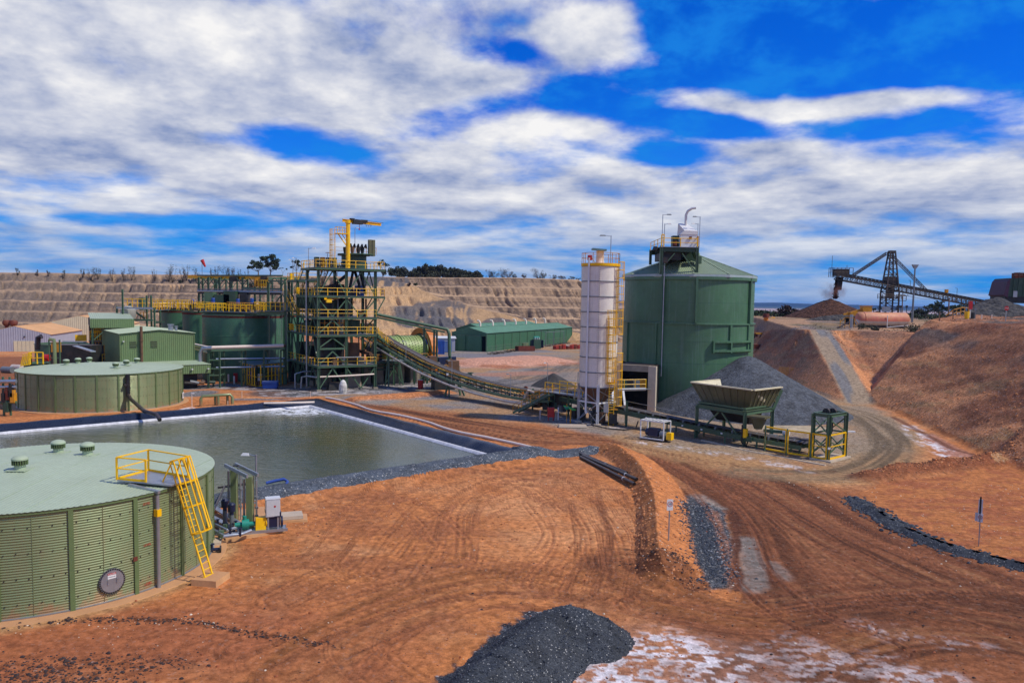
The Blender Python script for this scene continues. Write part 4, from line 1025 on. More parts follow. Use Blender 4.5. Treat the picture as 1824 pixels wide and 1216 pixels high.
for s_ in (s0,s0 + (s1 - s0) * .36,s0 + (s1 - s0) * .68,s1):
 pts = [CG(s_,radians(a)) for a in range(-105,106,15)]
 for p_,q_ in zip(pts[:-1],pts[1:]): ch.bar(p_,q_,.022,.085)
ch.make('cage_hoops',mYel,t1)
B().hull([RL(T1R - 2.3,-1.35,T1h + .36),RL(T1R + .3,-.75,T1h + .16),RL(T1R + .3,.75,T1h + .16),RL(T1R - 2.3,.8,T1h + .36)],[RL(T1R - 2.3,-1.35,T1h + .43),RL(T1R + .3,-.75,T1h + .23),RL(T1R + .3,.75,T1h + .23),RL(T1R - 2.3,.8,T1h + .43)]).make('platform',mGalv,t1)
rail(t1,[RL(T1R + .1,.72,T1h + .25),RL(T1R - 2.3,.78,T1h + .4),RL(T1R - 2.35,-1.3,T1h + .4),RL(T1R - .9,-1.05,T1h + .34)],1.1,3.2,.04,name='platform_rail',toe=True)
gt = B()
for k in (-1,1): gt.bar(RL(T1R - .45,k * .45,T1h + .25),RL(T1R + .05,k * .32,T1h + 1.35),.06); gt.bar(RL(T1R + .55,k * .38,T1h + .2),RL(T1R + .05,k * .32,T1h + 1.35),.06)
gt.make('ladder_stile',mYel,t1)
# overflow pipe with gutter arm and yellow collar
ap = radians(-25.3)
ov = B().tube([rad(ap,T1R + .2,T1h - .1),rad(ap,T1R + .2,.05)],.085,10).make('downpipe',mGalv,t1)
B().box(rad(ap,T1R + .2,T1h - .95),(.24,.24,.34),ap).make('collar',mYel,ov)
B().bar(rad(ap - radians(1.5),T1R - 1.5,T1h + .22),rad(ap,T1R + .32,T1h + .04),.16,.14).make('gutter',mGalv,t1)
# round access hatch with its bolts and warning plate
ah = radians(-40.4); hz = 1.0
hc = Vector(rad(ah,T1R + .05,hz)); tn = Vector((-sin(ah),cos(ah),0)); on = Vector((cos(ah),sin(ah),0)); up = Vector((0,0,1))
def disc(b,c,r0,r1,th,n_=36):
 k = [[c + (tn * cos(2 * pi * j / n_) + up * sin(2 * pi * j / n_)) * r + on * o for j in range(n_)] for r,o in ((r0,0),(r0,th),(r1,th),(r1,0))]
 o = len(b.v); b.v += [tuple(q) for rr_ in k for q in rr_]
 for i in range(3): b.f += [(o + i * n_ + j,o + i * n_ + (j + 1) % n_,o + (i + 1) * n_ + (j + 1) % n_,o + (i + 1) * n_ + j) for j in range(n_)]
 if r1 < .01: pass
 return b
hatch = disc(disc(B(),hc,.58,.001,.03),hc + on * .03,.50,.001,.03).make('access_hatch',mGalv,t1)
bb = B()
for k in range(34):
 for r_ in (.545,):
  a = 2 * pi * k / 34; q = hc + (tn * cos(a) + up * sin(a)) * r_; bb.bar(q + on * .03,q + on * .075,.055,.055)
bb.make('bolts',mDark,hatch)
hd = B()
for s_ in (-1,1): hd.tube([hc + tn * .2 * s_ + up * .1 + on * .06,hc + tn * .2 * s_ + up * .1 + on * .12,hc + tn * .2 * s_ - up * .08 + on * .12,hc + tn * .2 * s_ - up * .08 + on * .06],.014,5)
hd.make('handles',mGalv,hatch)
bl = lambda u0,u1,z0_,z1_,o,m_,nm: B().hull([hc + tn * u0 + up * z0_ + on * o,hc + tn * u1 + up * z0_ + on * o,hc + tn * u1 + up * z1_ + on * o,hc + tn * u0 + up * z1_ + on * o],[hc + tn * u0 + up * z0_ + on * (o + .008),hc + tn * u1 + up * z0_ + on * (o + .008),hc + tn * u1 + up * z1_ + on * (o + .008),hc + tn * u0 + up * z1_ + on * (o + .008)]).make(nm,m_,hatch)
bl(-.2,.16,.13,.3,.062,mWhite,'warning_plate'); bl(-.2,.16,.3,.39,.062,mRed,'danger_band')
def text(name,s,mat,parent,loc,size,xdir,updir,depth=.004):
 c = bpy.data.curves.new(name,'FONT'); c.body = s; c.size = size; c.extrude = depth; c.align_x = 'CENTER'; c.align_y = 'CENTER'; c.resolution_u = 2
 tmp = bpy.data.objects.new('tmp',c); COL.objects.link(tmp); bpy.context.view_layer.update()
 me = bpy.data.meshes.new_from_object(tmp.evaluated_get(bpy.context.evaluated_depsgraph_get())); bpy.data.objects.remove(tmp)
 xd = Vector(xdir).normalized(); ud = Vector(updir).normalized(); zd = xd.cross(ud)
 M4 = Matrix(((xd.x,ud.x,zd.x,loc[0]),(xd.y,ud.y,zd.y,loc[1]),(xd.z,ud.z,zd.z,loc[2]),(0,0,0,1))); me.transform(M4)
 me.materials.clear(); me.materials.append(mat); me.name = name
 o = bpy.data.objects.new(name,me); COL.objects.link(o)
 if parent: o.parent = parent
 return o
text('lettering','DANGER',mWhite,hatch,hc - tn * .02 + up * .345 + on * .073,.08,tn,up)
text('lettering','CONFINED SPACE',MATS['dark_steel'],hatch,hc - tn * .02 + up * .215 + on * .073,.038,tn,up)
for z_ in (T1h - .42,2.25,.38):
 a = radians(-28.6); q = Vector(rad(a,T1R + .075,z_)); text('level_mark','LEVEL',mRed,t1,q,.16,Vector((-sin(a),cos(a),0)),up)
# rust-brown stain patch is dirt on the panel: scuffed paint
B().box(rad(radians(-33),T1R + .11,1.75),(.02,.2,.2),radians(-33)).make('scuff_patch',mRust,t1)
t1b = thing('concrete_step','dusty square concrete block under the foot of the yellow ladder','concrete block',(T1x + RL(bot[0] + .1,0,0)[0],T1y + RL(bot[0] + .1,0,0)[1],0),aL + .12)
B().hull([(-.62,-.68,-.05),(.68,-.68,-.05),(.68,.68,-.05),(-.62,.68,-.05)],[(-.6,-.66,.33),(.66,-.66,.33),(.66,.66,.33),(-.6,.66,.33)]).make('block',mConcO,t1b)
# second tank
T2x,T2y,T2R,T2h = -52.3,100.0,9.42,4.42
v2 = T2h + .6
t2 = tank('water_tank','farther pale green corrugated water tank beyond the pond with a black pipe down its wall',T2x,T2y,T2R,T2h,.75,26,radians(3),.13,
   [G(118,648,v2),G(139,643.5,v2 + .2),G(159,641,v2 + .2),G(206,651,v2 + .1),G(225,648,v2 + .1),G(244,645,v2)],208)
def on_tank(cx,cy,R,px):
 """angle on the near side of a tank seen at column px"""
 k = (px - 912) / 1400.0; best = None
 for i in range(3600):
  a = -i * pi / 1800; X_,Y_ = cx + R * cos(a),cy + R * sin(a)
  e = abs(X_ / Y_ - k)
  if (-cos(a) * X_ - sin(a) * Y_) > 0 and (best is None or e < best[0]): best = (e,a)
 return best[1]
a2 = on_tank(T2x,T2y,T2R,223)
w_ = lambda r,z: rad(a2,r,z)
end = G(283,742,BZ + .1);
pp_ = B().tube([w_(T2R + .35,T2h),w_(T2R + .35,2.0),w_(T2R + .36,1.75)],.24,10).make('fill_pipe',mPoly,t2)
B().tube([w_(T2R + .35,2.0),w_(T2R + 1.2,1.6),(end[0] - T2x - 2.0,end[1] - T2y + .9,BZ + .55),(end[0] - T2x - .3,end[1] - T2y + .1,BZ + .33),(end[0] - T2x + .5,end[1] - T2y - .9,BZ - .1)],.22,10).make('outlet_pipe',mPoly,t2)
B().bar(w_(T2R + .45,-.1),w_(T2R + .45,1.8),.22,.22).make('support',mStrap,t2)
B().tube([rad(a2 - .03,T2R,3.2),rad(a2 - .03,T2R + .5,3.2)],.16,8).make('flange',mPoly,t2)
a5 = on_tank(T2x,T2y,T2R,321); q = Vector(rad(a5,T2R + .16,.85)); o5 = B().box(q,(.03,1.05,.8),a5).make('sign_plate',mWhite,t2)
text('lettering','75',mDark,o5,q + Vector((cos(a5),sin(a5),0)) * .03,.5,Vector((-sin(a5),cos(a5),0)),up)
# ------------------------------------------------------------------ pump station beside the near tank
def pool_slab(name,pts,z0,z1,mat,label,cat):
 c = np.mean(np.array(pts),0); t = B().prism([(q[0] - c[0],q[1] - c[1]) for q in pts],z0,z1).make(name,mat); t.location = (c[0],c[1],0); tag(t,label,cat); return t
sl = [G(372,918),G(402,964),G(508,947),G(470,905)]
pool_slab('pump_slab',sl,-.1,.14,mConcO,'dusty concrete slab carrying the pump station','slab')
gx,gy = G(448,938,.14)
ps = thing('pump_station','pump station of green posts, steel pipes and navy pumps between tank and pond','pump station',(gx,gy,.14),0,world=True)
def Wp(px,py,z): a = G(px,py,z); return Vector((a[0],a[1],z))
c1 = Wp(418,926,.14); c2 = Wp(446,944,.14)
for c_ in (c1,c2):
 B().bar(c_,c_ + up * 3.25,.42,.36).make('post',mTankWall,ps)
 B().tube([c_ + Vector((.34,.1,0)),c_ + Vector((.34,.1,3.0))],.06,8).tube([c_ + Vector((-.36,.0,.2)),c_ + Vector((-.36,0,3.1))],.07,8).make('riser_pipe',mGalv,ps)
 v_ = B()
 for z_ in (.8,1.3,1.9): v_.tube([c_ + Vector((.34,.1,z_)),c_ + Vector((.34,.1,z_ + .1))],.11,8)
 v_.make('pipe_clamps',mGrey,ps)
dch = (c2 - c1).normalized()
for k in (-1,1):
 o_ = Vector((-dch.y,dch.x,0)) * .32 * k; B().bar(c1 - dch * .7 + up * 3.36 + o_,c2 + dch * .45 + up * 3.36 + o_,.1,.2).make('channel_beam',mGalv,ps)
B().tube([c1 - dch * .1 + up * 3.4,c1 + up * 3.55 + dch * .8],.05,6).make('conduit',mDark,ps)
# vertical multistage pumps
for px,py in ((401,938),(413,946)):
 q = Wp(px,py,.14); B().cyl(q,.2,.25,16).cyl(q + up * .25,.13,.75,16).make('pump_body',mGrey,ps)
 B().cyl(q + up * 1.0,.12,.2,12).cyl(q + up * 1.2,.2,.42,16,.22).cyl(q + up * 1.62,.22,.1,16,.12).make('pump_motor',mBlueD,ps,False)
B().tube([Wp(374,940,.45),Wp(400,955,.45),Wp(432,950,.45),Wp(447,944,.5)],.1,8).tube([Wp(374,929,.5),Wp(405,944,.5),Wp(432,936,.5)],.09,8).tube([Wp(374,952,.25),Wp(440,948,.25)],.06,8).make('manifold_pipe',mGalv,ps)
for px,py in ((388,934),(410,951),(420,937),(428,950)): q = Wp(px,py,.5); B().bar(q - up * .16,q + up * .34,.09).cyl(q + up * .3,.12,.03,10).make('valve',mBlueD,ps)
for px,py in ((394,958),(402,946)): q = Wp(px,py,.14); B().bar(q,q + up * .45,.3,.22).make('pipe_stool',mGreen,ps)
B().bar(Wp(440,862,.9),Wp(388,868,.9),.12).make('cable_arm',mDark,ps)
for k,(a,b) in enumerate((((374,898,.5),(432,936,.2)),((374,918,.3),(414,940,.2)))): B().bar(Wp(*a),Wp(*b),.34,.1).make('channel_beam',mGalv,ps)
B().tube([Wp(372,822,4.3),Wp(372.5,822,.5) * 0 + Vector((Wp(372,822,4.3).x,Wp(372,822,4.3).y,.9)),Wp(400,866,.9),Wp(440,860,.9)],.07,8).make('black_pipe',mPoly,ps)
# horizontal pump set on a steel skid
hx,hy = G(466,946,.14); hp_ = thing('pump_set','teal pump with bright yellow coupling guard and black engine on a grey steel skid','pump',(hx,hy,.14),radians(22))
B().bar((-1.35,-.32,.08),(1.45,-.32,.08),.1,.16).bar((-1.35,.42,.08),(1.45,.42,.08),.1,.16).box((0,.05,.13),(2.7,.6,.04)).make('skid',mGalv,hp_)
B().tube([(-1.1,.05,.5),(-.7,.05,.5)],.3,16).tube([(-.95,.05,.5),(-.95,.05,1.0)],.12,10).tube([(-1.5,.05,.5),(-1.1,.05,.5)],.14,10).tube([(-.7,.05,.5),(-.35,.05,.5)],.14,10).make('pump_body',mTeal,hp_,True)
B().hull([(-.35,-.2,.15),(.25,-.2,.15),(.25,.3,.15),(-.35,.3,.15)],[(-.33,-.16,.86),(.23,-.16,.86),(.23,.26,.86),(-.33,.26,.86)]).tube([(.23,.05,.55),(.36,.05,.55)],.3,16).make('coupling_guard',mYel,hp_)
B().box((.72,.05,.55),(.62,.5,.6)).box((.7,.05,1.0),(.8,.62,.3)).tube([(1.1,.05,.5),(1.2,.05,.5)],.32,14).box((.45,.05,1.2),(.5,.5,.16)).make('engine',mBlueD,hp_)
ex,ey = G(486,945,.14); cb = thing('control_cabinet','light grey electrical cabinet on a galvanised stand behind the engine','cabinet',(ex,ey,.1),radians(25))
for k in (-1,1): B().bar((k * .28,-.1,0),(k * .28,-.1,1.9),.09).make('leg',mGalv,cb)
B().box((0,0,1.45),(.82,.34,1.05)).make('box',M('cabinet_grey',lin(196,200,204),.4,0,.04),cb)
B().box((.0,-.18,1.45),(.74,.02,.97)).make('door',MATS['cabinet_grey'],cb); B().box((.1,-.195,1.55),(.1,.012,.1)).make('badge',mRed,cb)
B().hull([(-.44,-.2,1.975),(.44,-.2,1.975),(.44,.2,1.975),(-.44,.2,1.975)],[(-.42,-.18,2.04),(.42,-.18,2.04),(.42,.18,2.09),(-.42,.18,2.09)]).make('hood',MATS['cabinet_grey'],cb)
qx,qy = G(457,924); lp = lamp(qx,qy,0,4.1,'slim grey light pole with white lamp head beside the pump station',-.85,.1,.06)
B().box((0,0,.06),(.55,.5,.12)).make('footing',mConc,lp); B().cyl((-.12,-.1,1.0),.12,.1,12).make('socket',mGalv,lp)
qx,qy = G(520,925); cs_ = thing('concrete_slab_stack','two pale concrete slabs stacked flat on the dirt by the cabinet','slab stack',(qx,qy,0),radians(16))
B().hull([(-.95,-.75,-.03),(.95,-.75,-.03),(.95,.75,-.03),(-.95,.75,-.03)],[(-.93,-.73,.14),(.93,-.73,.14),(.93,.73,.14),(-.93,.73,.14)]).make('lower_slab',mConcO,cs_)
B().box((-.08,.05,.26),(1.45,1.2,.2),.06).make('upper_slab',mConc,cs_)
# bits beside the tank foot
qx,qy = G(381,985); vt = thing('valve_assembly','small navy valve and flange at the foot of the near tank','valve',(qx,qy,0),.3)
B().tube([(-.5,0,.22),(.35,0,.22)],.09,8).tube([(-.1,0,.1),(-.1,0,.5)],.06,8).cyl((-.1,0,.5),.14,.04,12).make('valve_body',mBlueD,vt); B().tube([(.3,0,.22),(.38,0,.22)],.2,12).make('flange',mDark,vt)
qx,qy = G(381,968); B_ = B().box((0,0,.1),(.8,1.0,.2),.3).make('concrete_pad',mConc); B_.location = (qx,qy,0); tag(B_,'small pale concrete pad beside the foot of the near tank','concrete pad')
qx,qy = G(384,951); vt = thing('valve_assembly','row of grey flanged valves on a pipe between the tank and the slab','valve',(qx,qy,0),.35)
B().tube([(-.9,0,.22),(.7,0,.22)],.07,8).make('pipe',mGalv,vt)
for k in range(4): B().tube([(-.5 + k * .32,0,.22),(-.42 + k * .32,0,.22)],.17,10).make('flange',mGrey,vt)
# hoses and pipes on the ground
def ground_tube(name,px,r,mat,label,cat,zoff=0,n=8,step=10,heights=None):
 P2 = smooth_poly(gp(px),step); t_ = []
 for i,q in enumerate(P2): h_ = max(HZ(*q),-.1) + r + zoff; t_.append((q[0],q[1],h_))
 o = B().tube(t_,r,n).make(name,mat,None,True); tag(o,label,cat); return o
o = B().tube([Wp(474,860,.85),Wp(490,856,.95),Wp(506,853,1.05),Wp(512,857,.9),Wp(508,869,.55)],.11,8).make('hose',mBlue,None,True); tag(o,'blue lay-flat hose draped over the gravel bank of the pond','hose')
o = B().tube([Wp(470,718,.6),Wp(520,717,.62),Wp(560,716,.6)],.13,8).make('pipe',mPipeW,None,True); tag(o,'short white pipe length at the far corner of the pond','pipe')
AB = [tuple(PA + (PB - PA) * t + np.array((1.5,1.2)) * (1 + .25 * sin(t * 15))) for t in np.linspace(-.01,1.0,26)]
o = B().tube([(q[0],q[1],max(0,HZ(*q)) + .14) for q in AB],.14,10).make('pipe',mPipeW,None,True); tag(o,'long pinkish-white pipe lying along the bank of the pond','pipe')
for i,(a,b) in enumerate((((1024,801),(1116,844)),((1038,809),(1134,862)),((1034,811),(1130,866)))):
 q0 = Wp(a[0],a[1],.3); q1 = Wp(b[0],b[1],.22); hh_ = [max(0,HZ(q0.lerp(q1,k).x,q0.lerp(q1,k).y)) for k in (0,.25,.5,.75,1)]; zl_ = max(hh_[j] - (hh_[0] + (hh_[4] - hh_[0]) * j / 4) for j in range(5)); q0.z = hh_[0] + .14 + zl_; q1.z = hh_[4] + .14 + zl_; o = B().tube([q0,q0.lerp(q1,.5),q1],.14,10).make('pipe',mPoly,None,True)
 tag(o,('shortest of the three black poly pipes lying by the berm','black poly pipe with white tape, middle of the three by the berm','black poly pipe nearest the pad of the three by the berm')[i],'pipe','black poly pipes by the berm')
 if i: q_ = q0.lerp(q1,.82); B().tube([q_,q_ + (q1 - q0).normalized() * .12],.155,10).make('tape_band',mWhite,o)
B().tube([Wp(1078,826,.3),Wp(1080,827.5,.3)],.16,10).make('tape_band',mGrey,o)
o = ground_tube('pipe',[(0,690),(4,691)],.1,mGrey,'x','pipe'); bpy.data.objects.remove(o)
# speed signs
def sign(px,py,h,label,face,txt,w,hh,yaw):
 qx,qy = G(px,py); z_ = max(0,HZ(qx,qy)); t = thing('speed_sign',label,'sign',(qx,qy,z_),yaw)
 B().bar((0,0,-.1),(0,0,h),.055).make('post',mGalv,t)
 B().box((0,-.045,h - hh / 2),(w,.02,hh)).make('panel',mWhite,t)
 rg_ = B(); n_ = 28
 k = [[(r_ * cos(2 * pi * j / n_),-.060,h - hh * .42 + r_ * sin(2 * pi * j / n_)) for j in range(n_)] for r_ in (w * .43,w * .34)]
 rg_.add(k[0] + k[1],[(j,(j + 1) % n_,n_ + (j + 1) % n_,n_ + j) for j in range(n_)]).make('red_ring',mRed,t)
 text('numerals',txt,MATS['black_rubber'],t,(0,-.062,h - hh * .42),w * .52,(1,0,0),(0,0,1)); return t
sign(1190,985,2.35,'white speed sign reading 10 on a thin post by the orange berm',0,'10',.36,.62,radians(12))
sg = sign(1743,972,1.95,'white sign reading 12 low on a post on the right-hand pad',0,'12',.27,.5,radians(-32))
B().box((-.02,.0,2.35),(.22,.02,.9)).make('back_panel',mWhite,sg); B().box((-.03,-.03,2.2),(.09,.05,1.5)).make('spine',mDark,sg)
B().box((-.20,.02,1.72),(.14,.02,.5)).make('side_panel',MATS['cabinet_grey'],sg)
# ================================================================== the processing plant
PH = radians(32); uu = Vector((cos(PH),sin(PH),0)); vv_ = Vector((-sin(PH),cos(PH),0))
def members(t,segs,name,mat,w,h=None,ib=False):
 for a,b in segs:
  (B().ibeam(a,b,w,h or w) if ib else B().bar(a,b,w,h or w)).make(name,mat,t)
def deck(t,x0,x1,y0,y1,z,mat=None,bm=None,edge=.28):
 B().span((x0,y0,z - .04),(x1,y1,z)).make('deck',mat or mGrey,t)
 for a,b in (((x0,y0),(x1,y0)),((x0,y1),(x1,y1)),((x0,y0),(x0,y1)),((x1,y0),(x1,y1))):
  B().ibeam((a[0],a[1],z - .04 - edge / 2),(b[0],b[1],z - .04 - edge / 2),.16,edge,.03).make('beam',bm or mGreen,t)
 n_ = int((x1 - x0) / 1.5)
 for i in range(1,n_): q = x0 + (x1 - x0) * i / n_; B().bar((q,y0,z - .15),(q,y1,z - .15),.1,.2).make('joist',bm or mGreen,t)
def drum(t,x,y,z,r,h,mat,name='vessel',n_=24): return B().lathe([(.001,h),(r,h),(r,0),(.001,0)][::-1],n_,(x,y,z)).make(name,mat,t,True)
tw = thing('mill_tower','tall open green steel process tower of five decks with yellow handrails','process tower',(-28.6,115.8,0),PH)
LV = [3.8,8.4,11.0,14.2,18.3]
colsx = [0,4.3,8.9]; colsy = [0,5.2,10.2,15]
for i,cx in enumerate(colsx):
 for j,cy in enumerate(colsy):
  top = 18.2 if (j <= 1) else (16.6 if i == 0 else 14.2)
  B().ibeam((cx,cy,0),(cx,cy,top),.36,.36,.05).make('column',mGreen,tw)
  B().box((cx,cy,.12),(.7,.7,.3)).make('column_footing',mConcD,tw)
def dk(x0,x1,y0,y1,z,sides='fblr',rm=None,toe=True):
 deck(tw,x0,x1,y0,y1,z)
 e = .08
 for s_ in sides:
  p_ = {'f': [(x0 + e,y0 + e,z),(x1 - e,y0 + e,z)],'b': [(x0 + e,y1 - e,z),(x1 - e,y1 - e,z)],'l': [(x0 + e,y0 + e,z),(x0 + e,y1 - e,z)],'r': [(x1 - e,y0 + e,z),(x1 - e,y1 - e,z)]}[s_]
  rail(tw,p_,1.1,1.5,.04,rm)
dk(-.2,9.1,-.2,15.2,3.8,'fl'); dk(-.2,9.1,-.2,15.2,8.4,'flr'); dk(-.2,9.1,-.2,10.4,11.0,'fl'); dk(-.2,10.4,-.2,10.4,14.2,'flr'); dk(-.6,10.2,-.6,6.6,18.3,'fblr')
dk(-.2,3.4,10.2,15.2,16.6,'flb'); dk(-.2,9.1,10.4,15.2,11.8,'l')
# bracing in the two faces the photo shows
def face_x(y_,z0_,z1_,a,b,inv=False):
 m_ = (a + b) / 2
 members(tw,[((a,y_,z0_),(m_,y_,z1_ - .3)),((b,y_,z0_),(m_,y_,z1_ - .3))] if not inv else [((a,y_,z1_ - .3),(m_,y_,z0_)),((b,y_,z1_ - .3),(m_,y_,z0_))],'brace',mGreen,.16)
face_x(-.0,.2,3.7,0,4.3); face_x(0,3.9,6.2,0,4.3); members(tw,[((0,0,6.3),(4.3,0,6.3))],'beam',mGreen,.18,.26); face_x(0,6.4,8.2,0,4.3); face_x(0,8.5,10.9,0,4.3)
face_x(0,11.1,14,0,4.3,True); face_x(0,11.1,14,4.3,8.9,True); face_x(0,14.3,18.1,4.3,8.9); face_x(0,14.3,18.1,0,4.3)
face_x(0,.2,3.7,4.3,8.9,True)
for a,b in ((0,5.2),(5.2,10.2),(10.2,15)):
 for z0_,z1_ in ((.2,3.7),(3.9,8.2),(8.5,10.9),(11.1,14.1)):
  members(tw,[((0,a,z0_),(0,(a + b) / 2,z1_)),((0,b,z0_),(0,(a + b) / 2,z1_))],'brace',mGreen,.14)
members(tw,[((10.4,-.2,14),(8.9,0,11.2)),((10.4,5,14),(8.9,5.2,11.2)),((8.9,5.2,8.5),(8.9,0,11)),((8.9,0,14.3),(8.9,2.6,18)),((8.9,5.2,14.3),(8.9,2.6,18))],'brace',mGreen,.15)
for a,b,z0_,z1_ in ((0,9,.0,3.6),(1,8,4.0,6.6),(2.5,9,8.5,10.2)): B().span((a,14.6,z0_),(b,14.75,z1_)).make('shade_sheet',mDark,tw)  # added dark sheets that deepen the shade between the decks
for x_ in (1.5,4.5,7.5): B().span((x_,7,0),(x_ + .25,14,3.6)).make('wall_panel',mDark,tw)  # added dark slabs standing for the shade under the lower deck
# roof/upper left bay
members(tw,[((0,10.2,16.5),(0,15,16.5)),((0,5.2,16.5),(0,10.2,16.5)),((0,0,16.5),(0,5.2,16.5))],'beam',mGreen,.2,.3)
stair(tw,(1.2,9.4,18.3),(1.2,14.2,14.3),1.0,(1,0,0)); stair(tw,(1.6,1.0,18.3),(1.6,6.4,14.3),.9,(1,0,0)); stair(tw,(9.6,1.5,8.4),(9.6,5.8,5.0),.9,(1,0,0))
stair(tw,(-.9,13.8,14.2),(-.9,8.4,11.0),.8,(1,0,0)); stair(tw,(10.1,3.0,8.4),(13.0,3.0,6.0),.8,(0,1,0))
# vessels and machinery on the decks
rv = random.Random(5)
drum(tw,2.2,3.2,11.1,1.1,2.4,mDark); drum(tw,6.4,3.4,8.5,1.3,2.0,mGreenD); drum(tw,3.0,8.0,11.1,1.3,2.9,mGreenD); drum(tw,6.6,8.0,11.1,1.2,2.7,mDark)
drum(tw,2.2,12.6,12.0,1.5,3.2,mGreenD); drum(tw,6.5,12.5,4.0,1.9,3.6,mDark); drum(tw,2.6,5.0,3.9,1.5,3.8,mDark,'hopper'); drum(tw,6.8,3.8,3.9,1.0,3.0,mBrown)
B().lathe([(.3,5.6),(1.3,7.6),(1.3,8.1)],20,(5.4,6.6,0)).make('chute',mGreenD,tw,True)
for (x_,y_,z_,sx,sy,sz,m_) in ((3.2,1.2,3.8,1.4,.8,1.2,mBrown),(6.9,1.3,3.8,1.2,1.0,1.0,mDark),(1.3,9.6,8.4,1.2,1.4,1.5,mGreen),(5.2,2.4,14.2,2.0,1.6,1.3,mDark),(7.6,3.6,14.2,1.2,1.2,1.6,mBlue),(2.0,4.6,14.2,2.2,1.8,1.5,mGreenD),
          (5.4,7.4,14.2,2.4,2.0,1.8,mDark),(1.6,12.0,8.4,1.6,2.2,1.4,mGrey),(4.6,12.8,8.4,2.6,2.2,2.2,mDark),(7.4,1.6,11.0,1.4,1.0,.9,mBrown),(2.8,1.0,.0,2.2,1.0,1.2,mDark),(6.5,4.4,.0,2.8,3.0,2.2,mConcD),(3.0,9.0,0,3.2,4.0,2.6,mConcD)):
 B().hull([(x_ - sx / 2,y_ - sy / 2,z_),(x_ + sx / 2,y_ - sy / 2,z_),(x_ + sx / 2,y_ + sy / 2,z_),(x_ - sx / 2,y_ + sy / 2,z_)],[(x_ - sx * .4,y_ - sy * .4,z_ + sz),(x_ + sx * .4,y_ - sy * .4,z_ + sz),(x_ + sx * .4,y_ + sy * .4,z_ + sz),(x_ - sx * .4,y_ + sy * .4,z_ + sz)]).make('machine',m_,tw)
# yellow maintenance cage on the third deck, hoist beams
for k in range(6): B().bar((.5 + k * .75,.9,8.5),(.5 + k * .75,.9,10.8),.09).make('guard_post',mYelD,tw)
for z_ in (9.3,10.1,10.75): B().bar((.5,.9,z_),(4.25,.9,z_),.07).make('guard_rail',mYelD,tw)
B().ibeam((.6,-.9,13.75),(4.4,4,13.75),.2,.34).ibeam((5.4,-.7,13.7),(7.6,5,13.7),.2,.34).make('hoist_beam',mYel,tw)
B().box((1.6,.1,13.4),(.8,.5,.5)).make('hoist',mYel,tw)
# pipework through the structure
for k,(pts,r_,m_) in enumerate(([[(-.35,4.6,.3),(-.35,4.6,16.4)],.12,mGalv],[[(-.4,14.9,.3),(-.4,14.9,15.8)],.08,mGalv],[[(4.8,.6,14.6),(5.6,1.6,16.2),(6.0,1.8,18)],.22,mBlack],[[(6.6,.8,14.4),(6.9,1.6,16.0),(6.5,2.4,18)],.22,mBlack],
         [[(7.8,1.2,14.6),(7.6,2.0,16.4),(7.4,2.6,18)],.2,mBlack],[[(.8,2.8,15.2),(3.0,2.2,15.6),(4.6,1.2,17.2)],.25,mBlack],[[(-.3,.4,2.1),(4.3,-.3,2.2),(8.6,-.3,2.3)],.12,mPipeW],[[(-1.6,3.4,.2),(-1.5,3.3,1.9),(-.9,2.2,2.1),(-.3,.4,2.1)],.14,mGalv],
         [[(-2.2,4.4,.1),(-2.2,4.4,2.3),(-1.0,4.4,2.6),(2,4.4,2.6)],.1,mGalv],[[(2.5,-.5,5.0),(6.5,-.5,5.0)],.08,mGrey],[[(8.6,1,5.3),(8.6,9,5.6)],.3,mBrown],[[(1,9,6.6),(8,9,6.4)],.35,mPipeW],[[(3.4,1.2,8.6),(3.4,1.2,13.8)],.12,mGrey],[[(7.7,.8,8.6),(7.7,.8,13.8)],.15,mBrown])):
 B().tube(pts,r_,8).make('pipe',m_,tw,True)
# cluster of cyclones on a round tub above the top deck
cxx,cyy = 6.6,3.0
B().lathe([(1.95,18.32),(2.0,19.3),(1.9,19.35),(1.9,20.3),(2.5,20.35),(2.5,20.5),(.01,20.5)],28,(cxx,cyy,0)).make('cyclone_tub',mGreenD,tw)
B().lathe([(2.9,20.5),(2.9,20.62),(.01,20.62)],8,(cxx + .3,cyy,0)).make('upper_deck',mGreen,tw)
for k in range(9): a = 2 * pi * k / 9; q = (cxx + 1.35 * cos(a),cyy + 1.35 * sin(a)); B().cyl((q[0],q[1],20.6),.18,.7,10,.3).cyl((q[0],q[1],21.3),.3,.35,10).make('cyclone',mDark if k % 3 else mBrown,tw)
for k in range(5): B().tube([(cxx - 1.2 + k * .6,cyy - 1.3,21.6),(cxx - 1.0 + k * .6,cyy - 1.3,22.0),(cxx - .8 + k * .6,cyy - 1.0,21.6)],.16,7).make('elbow',mDark,tw,True)
B().box((cxx + 2.1,cyy - 1.2,21.6),(.45,.5,2.5)).box((cxx + 2.7,cyy - 1.1,21.6),(.45,.5,2.5)).make('distributor_box',mHop,tw)
rail(tw,[(cxx - 2.2,cyy + 2.2,20.6),(cxx + 2.9,cyy + 2.2,20.6),(cxx + 3.3,cyy - .8,20.6)],1.1,1.5,.03,mYelD)
B().cyl((3.2,2.4,19.2),.05,.1,8).tube([(1.9,1.5,18.4),(1.9,1.5,20.4)],.05,6).make('stand',mGalv,tw);
B().lathe([(.001,-.05),(.42,0),(.45,.06),(.001,.14)],16,(1.9,1.2,20.5)).make('mirror_dish',mWhite,tw)
for k in range(4): B().box((.6 + k * .9,2.6,19.1),(.55,.9,1.6)).make('machine',(mGreenD,mYelD,mDark,mGreenD)[k],tw)
